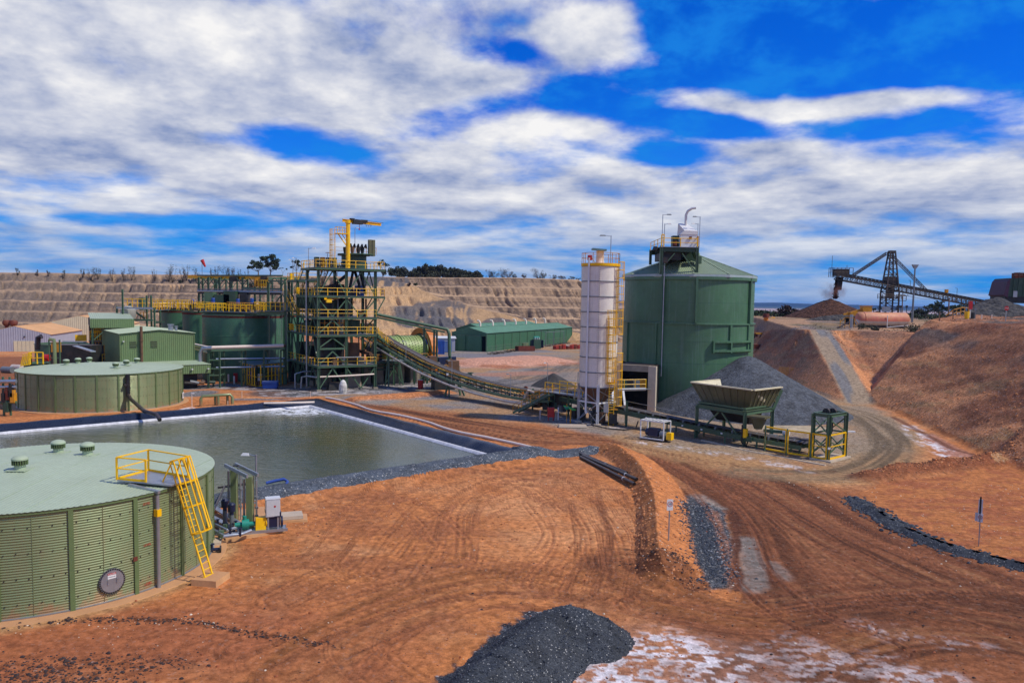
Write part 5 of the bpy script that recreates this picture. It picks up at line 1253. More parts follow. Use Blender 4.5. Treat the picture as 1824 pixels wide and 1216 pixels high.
# jib crane
J = thing('jib_crane','bright yellow jib crane with a short arm standing on top of the process tower','crane',tuple(Vector((-28.6,115.8,18.3)) + uu * 4.5 + vv_ * -.1),PH)
B().cyl((0,0,0),.32,8.0,16).cyl((0,0,7.9),.42,.5,16).make('mast',mYel,J)
B().ibeam((-.9,-.1,8.35),(5.2,-.1,8.05),.34,.5,.06).make('arm',mYel,J); B().bar((.2,-.1,8.75),(5.6,-.1,8.35),.06).make('tie_bar',mDark,J)
B().box((1.4,-.2,8.2),(1.5,.8,.75)).box((2.4,-.2,8.4),(1.0,.6,.5)).cyl((.6,-.1,8.5),.4,.3,12).make('hoist_trolley',mDark,J)
B().tube([(1.7,-.2,7.8),(1.7,-.2,7.0)],.04,5).cyl((1.7,-.2,6.85),.13,.2,8).make('hook',mRed,J)
for k in range(3): B().tube([(2.7 + k * .35,-.2,8.0),(2.8 + k * .35,-.2,7.5),(2.95 + k * .35,-.2,8.0)],.03,4).make('cable_loop',mBlack,J)
B().box((-1.0,0,6.0),(1.7,1.2,.14)).make('platform',mYel,J); B().bar((-1.5,0,5.9),(-.2,0,3.9),.14).bar((-.9,0,5.9),(-.2,0,4.7),.1).make('bracket',mYel,J)
rail(J,[(-.3,-.55,6.06),(-1.8,-.55,6.06),(-1.8,.55,6.06),(-.3,.55,6.06)],1.1,.8,.035)
cage_ladder(J,-2.05,0,0,6.1,-1,0,1.2); J.scale = (1,1,.84)
# handy small things on the tower
for (u_,v2_,z_,h_) in ((.4,.2,14.2,6.2),(-.3,8.6,16.6,3.6),(-.3,11.4,16.6,3.8),(7.4,1.2,20.6,3.4),(-.4,-.4,18.3,2.6)):
 q = Vector((-28.6,115.8,z_)) + uu * u_ + vv_ * v2_
lamps_tw = [((-.5,3.0,18.3,2.9),'light pole at the left corner of the tower top deck',1.0),((-.2,12.0,16.6,3.2),'shorter light pole on the left wing of the tower',-.6),((.4,12.2,16.6,3.5),'taller light pole on the left wing of the tower',-.6),((6.6,2.6,20.6,4.0),'thin light pole above the cyclone cluster',.4)]
for (u_,v2_,z_,h_),lb_,hx in lamps_tw: q = Vector((-28.6,115.8,z_)) + uu * u_ + vv_ * v2_; lamp(q.x,q.y,z_,h_,lb_,hx,0,.05,'light poles on the process tower')
# yellow sprayed-down items: bright lime boxes
for (u_,v2_,z_,nm) in ((-.2,9.4,14.4,0),(-.1,13.4,8.6,1),(.2,14.2,16.7,2)): B().box((u_,v2_,z_ + .5),(.5,.5,1.0)).make('yellow_box',mYel,tw)
# annex deck to the right of the tower around the mill
an = thing('mill_floor','dark lower mill platform with yellow rails and stair behind the inclined conveyor','platform',(-28.6,115.8,0),PH)
deck(an,9.3,19.5,3.0,7.0,3.9,mGrey,mGreenD)
rail(an,[(9.4,3.1,3.9),(15.5,3.1,3.9)],1.1,1.2,.04,mYelD); rail(an,[(17.2,3.1,3.9),(19.4,3.1,3.9)],1.1,1.2,.04,mYelD)
for x_ in (10,13.4,17.0,19.3): B().ibeam((x_,3.2,0),(x_,3.2,3.8),.26,.26).make('column',mGreen,an)
for x_,sg_ in ((13.4,1),(13.4,-1),(19.3,-1)): B().bar((x_,3.2,2.7),(x_ + sg_ * 1.4,3.2,.4),.12).make('brace',mGreen,an)
stair(an,(15.6,2.9,3.9),(19.4,-.2,.05),.95,(.63,.77,0),rm=mYelD)
for x_,w_2,h_ in ((9.6,2.0,3.4),(12.2,1.2,3.5),(15.2,2.6,3.3),(18.6,2.0,3.5),(22.0,2.2,3.2)): B().box((x_,7.2,h_ / 2),(w_2,2.4,h_)).make('plinth',mConcD,an)
B().box((16,8.9,1.7),(15,.3,3.4)).make('rear_wall',mDark,an)
for k,(pts,r_,m_) in enumerate(([[(10.2,3.4,4.6),(10.2,3.4,5.6),(12.4,3.4,5.6),(12.4,3.4,4.6)],.08,mGreen],[[(9.4,4.4,3.1),(15,4.4,3.0)],.14,mGreen],[[(9.4,4.0,2.6),(14,4.0,2.5)],.14,mGreenD],[[(9.4,5.5,6.2),(11.5,5.5,6.2)],.5,mDark])): B().tube(pts,r_,8).make('pipe',m_,an,True)
B().box((11.0,5.6,5.2),(2.0,1.8,2.4)).make('drive_box',mDark,an); B().box((10.4,4.2,4.5),(1.6,.8,1.1)).make('machine',mBrown,an)
# ------------------------------------------------------------------ ball mill
mx,my,mz = GD(716,622,133.5); ml = thing('ball_mill','pale green ball mill drum studded with liner bolts, orange arched gear guard','ball mill',(mx,my,0),radians(38))
mzc = 5.15; Rm = 2.5
def along_x(prof,n_,mat,name,smooth=False):
 b = B(); vs = []
 for r_,x_ in prof: vs += [(x_,r_ * cos(2 * pi * j / n_),mzc + r_ * sin(2 * pi * j / n_)) for j in range(n_)]
 b.add(vs,[(i * n_ + j,i * n_ + (j + 1) % n_,(i + 1) * n_ + (j + 1) % n_,(i + 1) * n_ + j) for i in range(len(prof) - 1) for j in range(n_)]); return b.make(name,mat,ml,smooth)
along_x([(.8,-6.0),(.85,-4.6),(Rm,-4.3),(Rm,3.6),(.9,4.1),(.9,6.0),(.01,6.0)],48,mDrum,'drum',True)
for x_ in (-4.2,-.9,3.3): along_x([(Rm,x_ - .1),(Rm + .18,x_ - .1),(Rm + .18,x_ + .1),(Rm,x_ + .1)],48,mDrum,'flange')
bb = B()
for i in range(13):
 for j in range(36):
  a = 2 * pi * (j + .5 * (i % 2)) / 36; x_ = -3.9 + i * .58
  if abs(x_ + .9) < .25: continue
  bb.bar((x_,Rm * cos(a),mzc + Rm * sin(a)),(x_,(Rm + .08) * cos(a),mzc + (Rm + .08) * sin(a)),.12,.12)
bo = bb.make('liner_bolts',mDark,ml); bo['kind'] = 'stuff'
# arched gear guard
gp_ = [(4.05 * cos(radians(a)),mzc - .2 + 4.05 * sin(radians(a))) for a in range(0,181,15)]
gi_ = [(3.1 * cos(radians(a)),mzc - .2 + 3.1 * sin(radians(a))) for a in range(0,181,15)]
g_ = B(); vs = []
for x_ in (3.5,4.7):
 vs += [(x_,q[0],q[1]) for q in gp_] + [(x_,q[0],q[1]) for q in gi_]
n_ = len(gp_); fs = []
for i in range(n_ - 1): fs += [(i,i + 1,n_ + i + 1,n_ + i),(2 * n_ + i + 1,2 * n_ + i,3 * n_ + i,3 * n_ + i + 1),(i + 1,i,2 * n_ + i,2 * n_ + i + 1),(n_ + i,n_ + i + 1,3 * n_ + i + 1,3 * n_ + i)]
fs += [(0,n_,3 * n_,2 * n_),(n_ - 1,2 * n_ - 1,4 * n_ - 1,3 * n_ - 1)]
B().add(vs,fs).make('gear_guard',mOrange,ml)
B().box((4.1,-3.4,4.0),(1.2,.8,3.8)).make('guard_leg',mOrange,ml); B().box((4.1,3.4,4.0),(1.2,.8,3.8)).make('guard_leg',mOrange,ml)
along_x([(2.6,3.62),(3.0,3.62),(3.0,3.9),(2.6,3.9)],48,mDark,'girth_gear')
B().box((5.6,0,2.6),(1.6,2.6,5.2)).box((-5.4,0,2.6),(1.4,2.6,5.2)).make('bearing_pedestal',mConcD,ml)
B().box((6.6,-2.4,3.2),(2.4,1.6,1.5)).box((8.4,-2.2,3.0),(1.4,1.6,1.9)).make('drive_motor',mBlueD,ml); B().box((7.4,-2,1.2),(4.5,3,2.4)).make('plinth',mConcD,ml)
# long green pipe bridge from the tower over the mill
pb = thing('pipe_bridge','long sloping green pipe on posts running from the tower over the mill','pipe',(-20,127,0),0,world=True)
q0 = Vector(GD(668,559,127)); q1 = Vector(GD(792,585.5,130)); q2 = Vector(GD(800,590,130)); q3 = Vector(GD(801,634,130))
B().tube([q0,q1,q1 + (q2 - q1) * .6 + Vector((0,0,.18)),q2 + Vector((0,0,-.4)),q3],.28,10).make('pipe',mGreen,pb,True); B().bar(q0 - up * .5,q1 - up * .55,.22,.3).make('beam',mGreen,pb)
B().bar(q3,q3 + Vector((-1.1,0,-2.6)),.3).bar(q3,q3 + Vector((1.0,0,-2.6)),.3).make('chute_leg',mGreen,pb)
for px in (755,773,778):
 k = (px - 668) / (792 - 668); a = q0.lerp(q1,k); B().ibeam((a.x,a.y,0),(a.x,a.y,a.z - .5),.3,.3).make('column',mGreen,pb)
a = q0.lerp(q1,.7); c_ = q0.lerp(q1,.83); B().bar(a - up * .7,(c_.x,c_.y,c_.z - 4.5),.12).make('brace',mGreen,pb)
B().bar(q0.lerp(q1,.68) - up * .9,q0.lerp(q1,.9) - up * .9,.2,.25).make('crosshead',mGreenD,pb)
# cluster of machinery at the mill discharge
dz_ = thing('discharge_screen','dusty brown screen and motor cluster with yellow rails at the end of the mill','machinery',GD(800,690,122)[:2] + (0,),radians(20))
B().box((-1,0,1.3),(3.2,2.4,2.6)).make('base',mDark,dz_); B().box((-2.6,.6,4.0),(1.2,1.4,2.2)).make('cabinet',mBrown,dz_); B().box((.6,.4,3.6),(1.8,1.6,1.6)).make('screen_box',mBrown,dz_)
B().bar((-1.5,-.4,2.8),(.4,.2,4.6),.4).bar((2.0,-.2,2.3),(.2,.3,4.2),.3).make('launder',mBrown,dz_)
B().box((2.6,-.2,2.1),(1.8,1.2,.5)).cyl((3.4,-.2,0),.16,2.4,10).box((3.4,-.2,2.5),(.8,.6,.12)).make('motor_stand',mGreenD,dz_)
rail(dz_,[(-4.6,-1.3,2.7),(-.6,-1.3,2.7)],1.1,.9,.04,mYelD); B().box((-2.6,-.4,2.6),(4,2,.12)).make('deck',mGrey,dz_)
B().tube([(-.4,-.8,.5),(-.6,-1.0,1.8),(.2,-1.2,2.9),(1.0,-1.0,1.5)],.2,8).make('hose',mBlack,dz_,True)
# ------------------------------------------------------------------ leach tanks with walkways
leach = thing('leach_tank','x','leach tank',(0,0,0))
def leach_tank(label,px0,px1,D,ztop,first=None):
 R = (px1 - px0) / 2 / 1400 * D; cx = ((px0 + px1) / 2 - 912) / 1400 * D; t = thing('leach_tank',label,'leach tank',(cx,D,0),0,'green leach tanks')
 B().lathe([(R,0),(R,ztop)],56).make('shell',mLeach,t,True)
 B().lathe([(R + .12,ztop - .1),(R + .12,ztop + .06),(R - .3,ztop + .06)],56).make('rim',mGreen,t)
 B().lathe([(R + .02,ztop - .45),(R + .035,ztop - .45),(R + .035,ztop - .1)],56).make('stained_band',mRust,t)
 B().lathe([(R - .3,ztop - .3),(.01,ztop - .3)],40).make('slurry',mDark,t)
 for z_ in (ztop * .35,ztop * .68): B().lathe([(R + .0,z_),(R + .03,z_ + .03),(R,z_ + .06)],56).make('weld_band',mLeach,t)
 return t,cx,R
bpy.data.objects.remove(leach)
LT = [('leach tank at the left, behind the other two',288,342,152,11.0),('middle leach tank, mostly hidden behind the front one',326,376,147,10.8),('big dark green leach tank in front, left of the process tower',364,500,134,10.75),('dark leach tank in shadow beside the tower',480,540,146,10.7)]
for l_,a,b,D,z_ in LT: leach_tank(l_,a,b,D,z_)
# walkway on top and gantry: world coordinates
wk = thing('tank_top_walkway','yellow-railed walkway and agitator drives along the tops of the leach tanks','walkway',(-48,135,11),0,world=True)
def line(px0,py0,D0,px1,py1,D1): return Vector(GD(px0,py0,D0)),Vector(GD(px1,py1,D1))
for k,(a,b,w_2) in enumerate(((( 270,547,150),(345,549,145),1.6),((345,549,141),(372,550,137),1.6),((362,554,130),(475,557,128),1.6),((272,553,144),(300,551,146),1.4))):
 p0,p1 = line(*a,*b); B().bar(p0,p1,w_2,.12).make('deck',mGrey,wk); B().bar(p0 - up * .22,p1 - up * .22,.2,.34).make('beam',mGreen,wk)
 d_ = (p1 - p0).normalized(); s_ = Vector((-d_.y,d_.x,0)) * w_2 / 2
 for sg_ in (-1,1): rail(wk,[p0 + s_ * sg_ + up * .06,p1 + s_ * sg_ + up * .06],1.15,1.0,.045)
for px0,px1,D in ((310,345,144),(366,398,131),(404,452,129),(452,470,127),(345,362,138)):
 p0,p1 = line(px0,551.5,D,px1,553,D); s_ = Vector((0,1.2,0))
 rail(wk,[p0,p1,p1 + s_,p0 + s_,p0],1.2,.8,.045,mYel if px0 != 404 else mYelD)
for px,D,zz in ((343,142,1.2),(380,133,1.4),(424,131,1.1),(449,130,1.3)):
 q = Vector(GD(px,551,D)); t_ = thing('agitator_drive',{343: 'leftmost blue agitator motor on the leach tank walkway',380: 'blue agitator motor on the walkway, second from the left',424: 'blue agitator motor on the walkway, third from the left',449: 'rightmost blue agitator motor on the leach tank walkway'}[px],'agitator motor',tuple(q),0,'agitator motors on the leach tanks')
 B().cyl((0,0,0),.5,.5,14).box((0,0,.7),(.9,.9,.5)).make('gearbox',mGreenD,t_); B().cyl((0,0,.95),.3,zz * .6,14).cyl((0,0,.95 + zz * .6),.32,.15,14,.25).make('motor',mBlue,t_)
# gantry with the yellow crane beam
gz_ = thing('crane_gantry','row of green portal frames carrying a long yellow crane beam above the leach tanks','gantry',(-46,134,10),0,world=True)
pa,pb2 = Vector(GD(352,492,141)),Vector(GD(500,492,130))
zt = pa.z
def gat(px,D): q = Vector(GD(px,500,D)); return q.x,q.y
cols = [(354,141),(361,146),(371,139.5),(383,145),(391,138),(410,136.5),(432,135),(454,133.5),(477,132),(501,130)]
for px,D in cols:
 x_,y_ = gat(px,D); B().ibeam((x_,y_,10.8),(x_,y_,zt - .2),.3,.3).make('column',mGreen,gz_)
 B().bar((x_,y_,zt - 1.6),(x_ + 1.1,y_ - .3,zt - .3),.12).make('knee_brace',mGreen,gz_); B().bar((x_,y_,zt - 1.6),(x_ - 1.1,y_ + .3,zt - .3),.12).make('knee_brace',mGreen,gz_)
 x2,y2 = x_ + 1.9,y_ + 3.4; B().ibeam((x2,y2,10.8),(x2,y2,zt - .2),.24,.24).make('column',mGreen,gz_); B().bar((x_,y_,zt - .3),(x2,y2,zt - .3),.2,.3).make('crossbeam',mGreen,gz_)
 B().bar((x_ + .5,y_ + .4,13.2),(x2 - .2,y2,16.2),.1).make('brace',mGreen,gz_)
B().ibeam(Vector(GD(335,493,143.5)),Vector(GD(466,494.5,133)),.35,.55,.08).make('crane_beam',mYel,gz_)
B().bar(Vector(GD(352,490.5,141)),Vector(GD(503,491,130)),.22,.26).make('top_beam',mGreen,gz_)
for py,w_2 in ((518.5,.45),(522,.25)): B().tube([Vector(GD(353,py,140)),Vector(GD(505,py + 2,129.5))],w_2 * .5,8).make('pipe_run',mGalv if py < 520 else mDark,gz_,True)
B().tube([Vector(GD(505,520.5,129.5)),Vector(GD(509,522,129.4)),Vector(GD(510.5,528,129.4)),Vector(GD(511,556,129.4))],.5,10).make('white_duct',mPipeW,gz_,True)
B().bar(Vector(GD(353,515,140)),Vector(GD(505,516,129.5)),.5,.14).make('cable_tray',mGrey,gz_)
B().bar(Vector(GD(433,513,134)),Vector(GD(503,515,130)),.2,.3).make('beam',mGreen,gz_)
yb_ = Vector(GD(466,510,132)); B().box(yb_ + up * .7,(2.4,.1,1.5)).make('yellow_panel',mYelD,gz_); rail(gz_,[Vector(GD(457,513,132)),Vector(GD(478,513.5,131))],1.3,.5,.05)
B().box(Vector(GD(418,497,136)),(1.4,.8,.8)).make('crane_trolley',mDark,gz_); B().box(Vector(GD(470,498,132)),(.9,.8,1.2)).make('crane_trolley',mDark,gz_)
for px,py,sx,sz,m_ in ((398,545,2.6,3.2,mGreenD),(412,545,2.0,3.8,mGreenD),(436,545,1.2,3.5,mDark),(486,549,4.0,2.0,mDark),(375,545,1.4,3.6,mGreen)):
 q = Vector(GD(px,py,134)); B().box((q.x,q.y,10.9 + sz / 2),(sx,1.8,sz)).make('launder_box',m_,gz_)
# frame between the leach tanks and the tower
fr_ = thing('access_frame','green steel access frame with railed landing left of the process tower','steel frame',(-42,127,0),0,world=True)
for px,D in ((478,126),(508,124),(520,131)):
 q = Vector(GD(px,500,D)); B().ibeam((q.x,q.y,0),(q.x,q.y,q.z - .2),.3,.3).make('column',mGreen,fr_)
p0,p1 = Vector(GD(458,558,126)),Vector(GD(509,558,124)); B().bar(p0,p1,.3,.5).make('beam',mGreen,fr_); B().bar(p0 + up * .35,p1 + up * .35,1.6,.1).make('deck',mGrey,fr_)
rail(fr_,[Vector(GD(456,552,126)),Vector(GD(508,553,124))],1.25,1.0,.045); rail(fr_,[Vector(GD(452,556,127.5)),Vector(GD(470,556,127))],1.25,.7,.05)
B().bar(Vector(GD(479,555,126)),Vector(GD(502,524,124.2)),.16).make('brace',mGreen,fr_); B().bar(Vector(GD(478,500,126)),Vector(GD(508,501,124)),.2,.26).make('beam',mGreen,fr_)
# pipe rack in front of the leach tank
rk = thing('pipe_rack','green pipe rack with pale dusty pipes running in front of the big leach tank','pipe rack',(-46,120,0),0,world=True)
fr0,fr1 = Vector(GD(368,624,118)),Vector(GD(505,620,122))
for px,D in ((371,118),(391,118.6),(430,120),(470,121),(500,122)):
 q = Vector(GD(px,620,D))
 for dy in (0,1.8): B().ibeam((q.x,q.y + dy,0),(q.x,q.y + dy,fr0.z),.22,.22).make('column',mGreen,rk)
 for z_ in (1.9,2.9,4.2,fr0.z - .1): B().bar((q.x,q.y,z_),(q.x,q.y + 1.8,z_),.16,.2).make('crossbeam',mGreen,rk)
for z_ in (1.9,2.9,4.2): B().bar(Vector((fr0.x,fr0.y,z_)),Vector((Vector(GD(391,620,118.6)).x,118.6,z_)),.12,.18).make('beam',mGreen,rk)
B().bar((fr0.x,fr0.y,fr0.z),(fr1.x,fr1.y,fr1.z),.3,.34).make('beam',mGreen,rk)
for dy,r_,dz in ((0,.26,.4),(.7,.22,.36),(1.4,.2,.34)): B().tube([fr0 + Vector((0,dy,dz)),fr1 + Vector((0,dy,dz))],r_,8).make('pipe',mPipeW if dy == 0 else mBrown,rk,True)
for z_ in (3.05,4.35): B().tube([(fr0.x + 1.2,fr0.y + .5,z_),(fr1.x,fr1.y + .5,z_)],.12,7).make('pipe',mGalv,rk,True)
e0 = fr0 + Vector((0,0,.4)); B().tube([e0 + Vector((.8,0,0)),e0 + Vector((-.6,0,-.1)),e0 + Vector((-1.0,0,-.9)),e0 + Vector((-1.0,0,-3.0)),e0 + Vector((-.8,-.3,-4.0))],.3,10).make('insulated_pipe',mGalv,rk,True)
B().tube([Vector(GD(345,614,124)),Vector(GD(372,620,119))],.3,8).tube([Vector(GD(345,620,124)),Vector(GD(370,627,119))],.2,8).make('pipe',mPipeW,rk,True)
# green clad building
bl_ = thing('plant_building','pale green ribbed steel plant building with low gable roof and vent louvres','building',(-56,112,0),radians(36))
Wb,Db,zb,ze,zrg = 10.1,15.5,2.3,8.25,8.75
for s_ in range(6):
 a,b = Wb * s_ / 6,Wb * (s_ + 1) / 6; zz = lambda q: ze + (zrg - ze) * (1 - abs(q - Wb * .52) / (Wb * .52))
 B().ribs((a,0),(b,0),zb,zz(a),.28,.05,1,None,zz(b)).make('wall_sheet',mClad,bl_)
for s_ in range(4): a,b = Db * s_ / 4,Db * (s_ + 1) / 4; B().ribs((0,b),(0,a),zb,ze,.28,.05,1).make('wall_sheet',mClad,bl_)
B().span((Wb - .05,.05,zb),(Wb,Db,ze)).make('side_wall',mClad,bl_); B().span((0,Db - .05,zb),(Wb,Db,ze)).make('rear_wall',mClad,bl_)
R0 = [(-.2,-.25,ze + .02),(-.2,Db + .2,ze + .02),(Wb * .52,Db + .2,zrg + .05),(Wb * .52,-.25,zrg + .05)]; B().sheet(R0[0],R0[1],R0[2],R0[3],.3,.04).make('roof_sheet',mTankRoof,bl_)
R1_ = [(Wb + .2,-.25,ze + .02),(Wb + .2,Db + .2,ze + .02),(Wb * .52,Db + .2,zrg + .05),(Wb * .52,-.25,zrg + .05)]; B().sheet(R1_[0],R1_[1],R1_[2],R1_[3],.3,.04).make('roof_sheet',mTankRoof,bl_)
for x_ in (0,Wb): B().box((x_,-.03,(zb + ze) / 2),(.16,.12,ze - zb)).make('corner_flashing',mStrap,bl_)
for x_ in (1.7,4.5):
 lv = B().box((x_,-.07,6.7),(.85,.05,1.0)).make('louvre_frame',mStrap,bl_)
 for k in range(3): B().box((x_,-.11,6.4 + k * .3),(.78,.05,.1)).make('slat',mDark,lv)
B().tube([(2.75,-.35,1.6),(2.75,-.35,9.3)],.2,10).cyl((2.75,-.35,7.2),.3,.12,10).make('flue',mBrown,bl_)
B().cyl((.42,-.2,7.1),.13,.12,10).make('lamp',mWhite,bl_)
for x_,r_,h_ in ((7.2,.38,.85),(7.95,.22,.6)): B().cyl((x_,1.6,ze + .3),r_,h_,12).cyl((x_,1.6,ze + .3 + h_),r_ * 1.3,.12,12).make('roof_vent',mGalv,bl_)
# lean-to skirt
for s_ in range(6):
 a,b = -.2 + 12.2 * s_ / 6,-.2 + 12.2 * (s_ + 1) / 6; B().ribs((a,-1.7),(b,-1.7),2.3,3.6,.28,.05,1).make('lower_wall_sheet',mClad,bl_)
B().sheet((-.3,-1.8,3.62),(12.1,-1.8,3.62),(10.4,-.02,4.15),(-.3,-.02,4.15),.28,.04).make('lower_roof_sheet',mTankRoof,bl_)
B().ribs((12.0,-1.7),(12.0,6),2.3,3.6,.28,.05,1).make('lower_wall_sheet',mClad,bl_); B().sheet((12.1,-1.8,3.62),(12.1,6,3.62),(10.2,6,4.15),(10.2,-.02,4.15),.28,.04).make('lower_roof_sheet',mTankRoof,bl_)
for x_ in (9.3,11.6): B().cyl((x_,-1.95,2.9),.15,.14,10).make('lamp',mWhite,bl_)
for x_ in (.2,4,8,11.7): B().ibeam((x_,-1.5,0),(x_,-1.5,2.3),.25,.25).make('stilt',mGreenD,bl_)
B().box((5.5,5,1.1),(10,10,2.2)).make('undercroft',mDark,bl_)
for k in range(5): B().tube([(8.4 + k * .8,-1.0,.9 + .2 * (k % 2)),(9.6 + k * .8,-1.2,.8)],.25,8).make('pump',(mDark,mGrey,mBrown,mDark,mGreenD)[k],bl_)
# open canopy shed left of the building
sx_,sy_2,_ = GD(165,600,121); cs2 = thing('canopy_shed','open green canopy shed on posts behind the plant building','shed',(sx_,sy_2,0),radians(30))
zt2 = GD(190,568,121)[2]
for x_ in (0,5.2):
 for y_ in (0,9): B().ibeam((x_,y_,0),(x_,y_,zt2 - .2),.26,.26).make('column',mGreen,cs2)
B().sheet((-.3,-.3,zt2),(5.8,-.3,zt2),(5.8,9.5,zt2 + .7),(-.3,9.5,zt2 + .7),.3,.04).make('roof_sheet',mTankRoof,cs2)
for s_ in range(3): B().ribs((-.3 + 6.1 * s_ / 3,-.32),(-.3 + 6.1 * (s_ + 1) / 3,-.32),zt2 - 1.4,zt2,.28,.05).make('fascia_sheet',mClad,cs2)
B().span((-.32,0,zt2 - 1.2),(-.28,9,zt2)).make('side_fascia',mGreenD,cs2); B().span((-.2,8.9,2.6),(5.6,9,zt2)).make('rear_wall',mDark,cs2)
B().bar((.1,0,zt2 - 3.3),(2.0,0,zt2 - 1.5),.14).bar((5.1,0,zt2 - 3.3),(3.2,0,zt2 - 1.5),.14).make('brace',mGreen,cs2)
B().span((-.5,-.5,3.2),(6,8,3.35)).make('deck',mGrey,cs2); rail(cs2,[(-1.6,-.4,3.35),(.0,-.4,3.35)],1.2,.8,.05); rail(cs2,[(.5,-.4,3.35),(3.4,-.4,3.35)],1.2,.8,.05)
for k in range(3): B().bar((1.0 + k * .6,.8,3.4),(1.0 + k * .6,.8,6.0),.14).make('yellow_post',mYelD,cs2)
B().box((2.4,2.5,4.6),(2.2,2.0,2.4)).make('machine',mDark,cs2); B().box((3,3,1.5),(4.5,4.5,2.8)).make('machine',mDark,cs2)
# yellow stair tower left of the canopy
q = GD(140,600,124); ys = thing('yellow_stair_tower','bright yellow railed platforms beside the canopy shed roof','platform',(q[0],q[1],0),radians(30))
for x_ in (0,1.9,3.6): B().ibeam((x_,0,0),(x_,0,7.2),.18,.18).make('column',mGreenD,ys)
B().box((2.7,0,6.4),(2.6,2,.12)).make('deck',mGrey,ys); B().box((.2,.2,6.2),(1.8,1.4,.12)).make('deck',mGrey,ys)
rail(ys,[(1.6,-.9,6.4),(4.0,-.9,6.4),(4.0,.9,6.4),(1.6,.9,6.4),(1.6,-.9,6.4)],1.5,.35,.06); rail(ys,[(1.8,-.9,7.6),(3.9,-.9,7.6)],.8,.3,.06); B().box((.3,-.5,6.9),(1.6,.06,1.0)).make('panel',mYel,ys); rail(ys,[(1.8,-1.2,5.3),(4.2,-1.2,5.3)],1.0,.5,.05,mYelD)
# steel frame with pale tank behind the building
q = GD(240,560,134); cf = thing('open_frame','open green steel frame with grey beams behind the plant building','steel frame',(q[0],q[1],0),0,world=True)
for px,D,py in ((218,130,515),(232,134,540),(261,134,526),(269,132,526),(275,128,548),(208,131,545),(285,136,552)):
 a = Vector(GD(px,py,D)); B().ibeam((a.x,a.y,0),(a.x,a.y,a.z),.24,.24).make('column',mGreen,cf)
for a,b,m_ in (((208,548,131),(272,549,130),mGalv),((220,569,130),(272,570,130),mGreen),((232,549,134),(258,567,134),mGreenD),((245,549,134),(222,560,133),mGalv),((275,574,130),(292,573,138),mGreenD)): B().bar(GD(*a),GD(*b),.25,.3).make('beam',m_,cf)
q2_ = GD(229,583,132); B().lathe([(.9,q2_[2] - 2),(.9,q2_[2] + 1.2),(1.2,q2_[2] + 1.8),(1.2,q2_[2] + 3.0),(.4,q2_[2] + 3.6)],20,(q2_[0],q2_[1],0)).make('pale_vessel',M('vessel_grey',lin(170,168,158),.5,.1,.1),cf,True)
B().box(GD(253,541,140),(.8,.8,2.2)).make('drum',mGreen,cf); rail(cf,[GD(218,547,138),GD(343,550,138)],1.5,.9,.05,mYel); rail(cf,[GD(250,571,134),GD(262,571,134)],1.4,.5,.06,mYelD); rail(cf,[GD(262,563,136),GD(290,552,138)],1.1,.8,.05,mYelD)
# far left: low tanks and clutter
for l_,a,b,D,zt3,m_ in (('low dark green tank with a pipe over its rim, left of the canopy shed',66,152,133,5.4,mLeach),('squat green tank behind the yellow stair rails',42,82,116,3.6,mGreenD),('small dark green tank under the pipe frame',104,124,112,3.0,mGreenD)):
 R = (b - a) / 2 / 1400 * D; cx = ((a + b) / 2 - 912) / 1400 * D; t = thing('process_tank',l_,'process tank',(cx,D,0))
 B().lathe([(R,0),(R,zt3)],40).make('shell',m_,t,True); B().lathe([(R + .1,zt3 - .1),(R + .1,zt3),(R - .2,zt3),(R - .2,zt3 - .25),(.01,zt3 - .25)],40).make('rim',mGreen,t)
q = GD(100,640,108); cl = thing('pipe_support','green pipe frame with an upright pale pipe among the low tanks','pipe frame',(q[0],q[1],0),0,world=True)
for a,D in ((87,108),(106,108),(97,106)): v = Vector(GD(a,605,D)); B().bar((v.x,v.y,0),(v.x,v.y,v.z),.16).make('post',mGreen,cl)
v = Vector(GD(96,604,106)); B().tube([(v.x - .6,v.y,v.z),(v.x,v.y,v.z - .1),(v.x + .05,v.y,v.z - .6),(v.x + .05,v.y,0)],.24,8).make('upright_pipe',mTankWall,cl,True)
for z_ in (2.6,5.0,7.0): B().bar(GD(87,600,108)[:2] + (z_,),GD(106,600,108)[:2] + (z_,),.12).make('beam',mGreen,cl)
B().bar(GD(112,608,118),GD(148,609,120),.3,.2).bar(GD(112,613,116),GD(148,614,118),.3,.2).make('pipe_tray',mGalv,cl); B().box(GD(100,618,110),(1.2,.4,1.4)).make('yellow_box',mYelD,cl)
B().box(Vector(GD(135,632,114)),(6,3,3)).make('dark_housing',mDark,cl); B().tube([GD(78,637,108),GD(88,637,108)],.5,10).make('red_motor',mRed,cl)
B().bar(GD(134,616,112),GD(166,626,108),.7,.12).make('grey_ramp',mGalv,cl); B().tube([GD(67,623,124),GD(68,601,124),GD(74,599,124)],.4,8).make('black_pipe',mPoly,cl,True)
q = GD(56,640,96); sr = thing('railed_stair','bright yellow stair rails behind the left shoulder of the second tank','stair',(q[0],q[1],0),0,world=True)
rail(sr,[GD(56,648,101),GD(77,648,101)],1.5,.9,.06,name='landing_rail'); rail(sr,[GD(56,648,101),GD(52,649,99)],1.5,.9,.06,name='landing_rail')
for k in range(6): B().bar(GD(37 + k * 3.0,652 - k * .4,98),GD(41 + k * 3.0,634 - k * .6,98),.09).make('baluster',mYel,sr)
B().bar(GD(40,632,98),GD(56,629,98),.1).bar(GD(37,651,98),GD(54,648,98),.1).make('stringer',mYel,sr); B().box(Vector(GD(66,655,101)) - up * .2,(3,1.5,.2)).make('deck',mGrey,sr)
lh = thing('pipe_cluster','grey pipes and rusty valves at the left edge beside the second tank','pipework',(G(10,742)[0],G(10,742)[1],0),0,world=True)
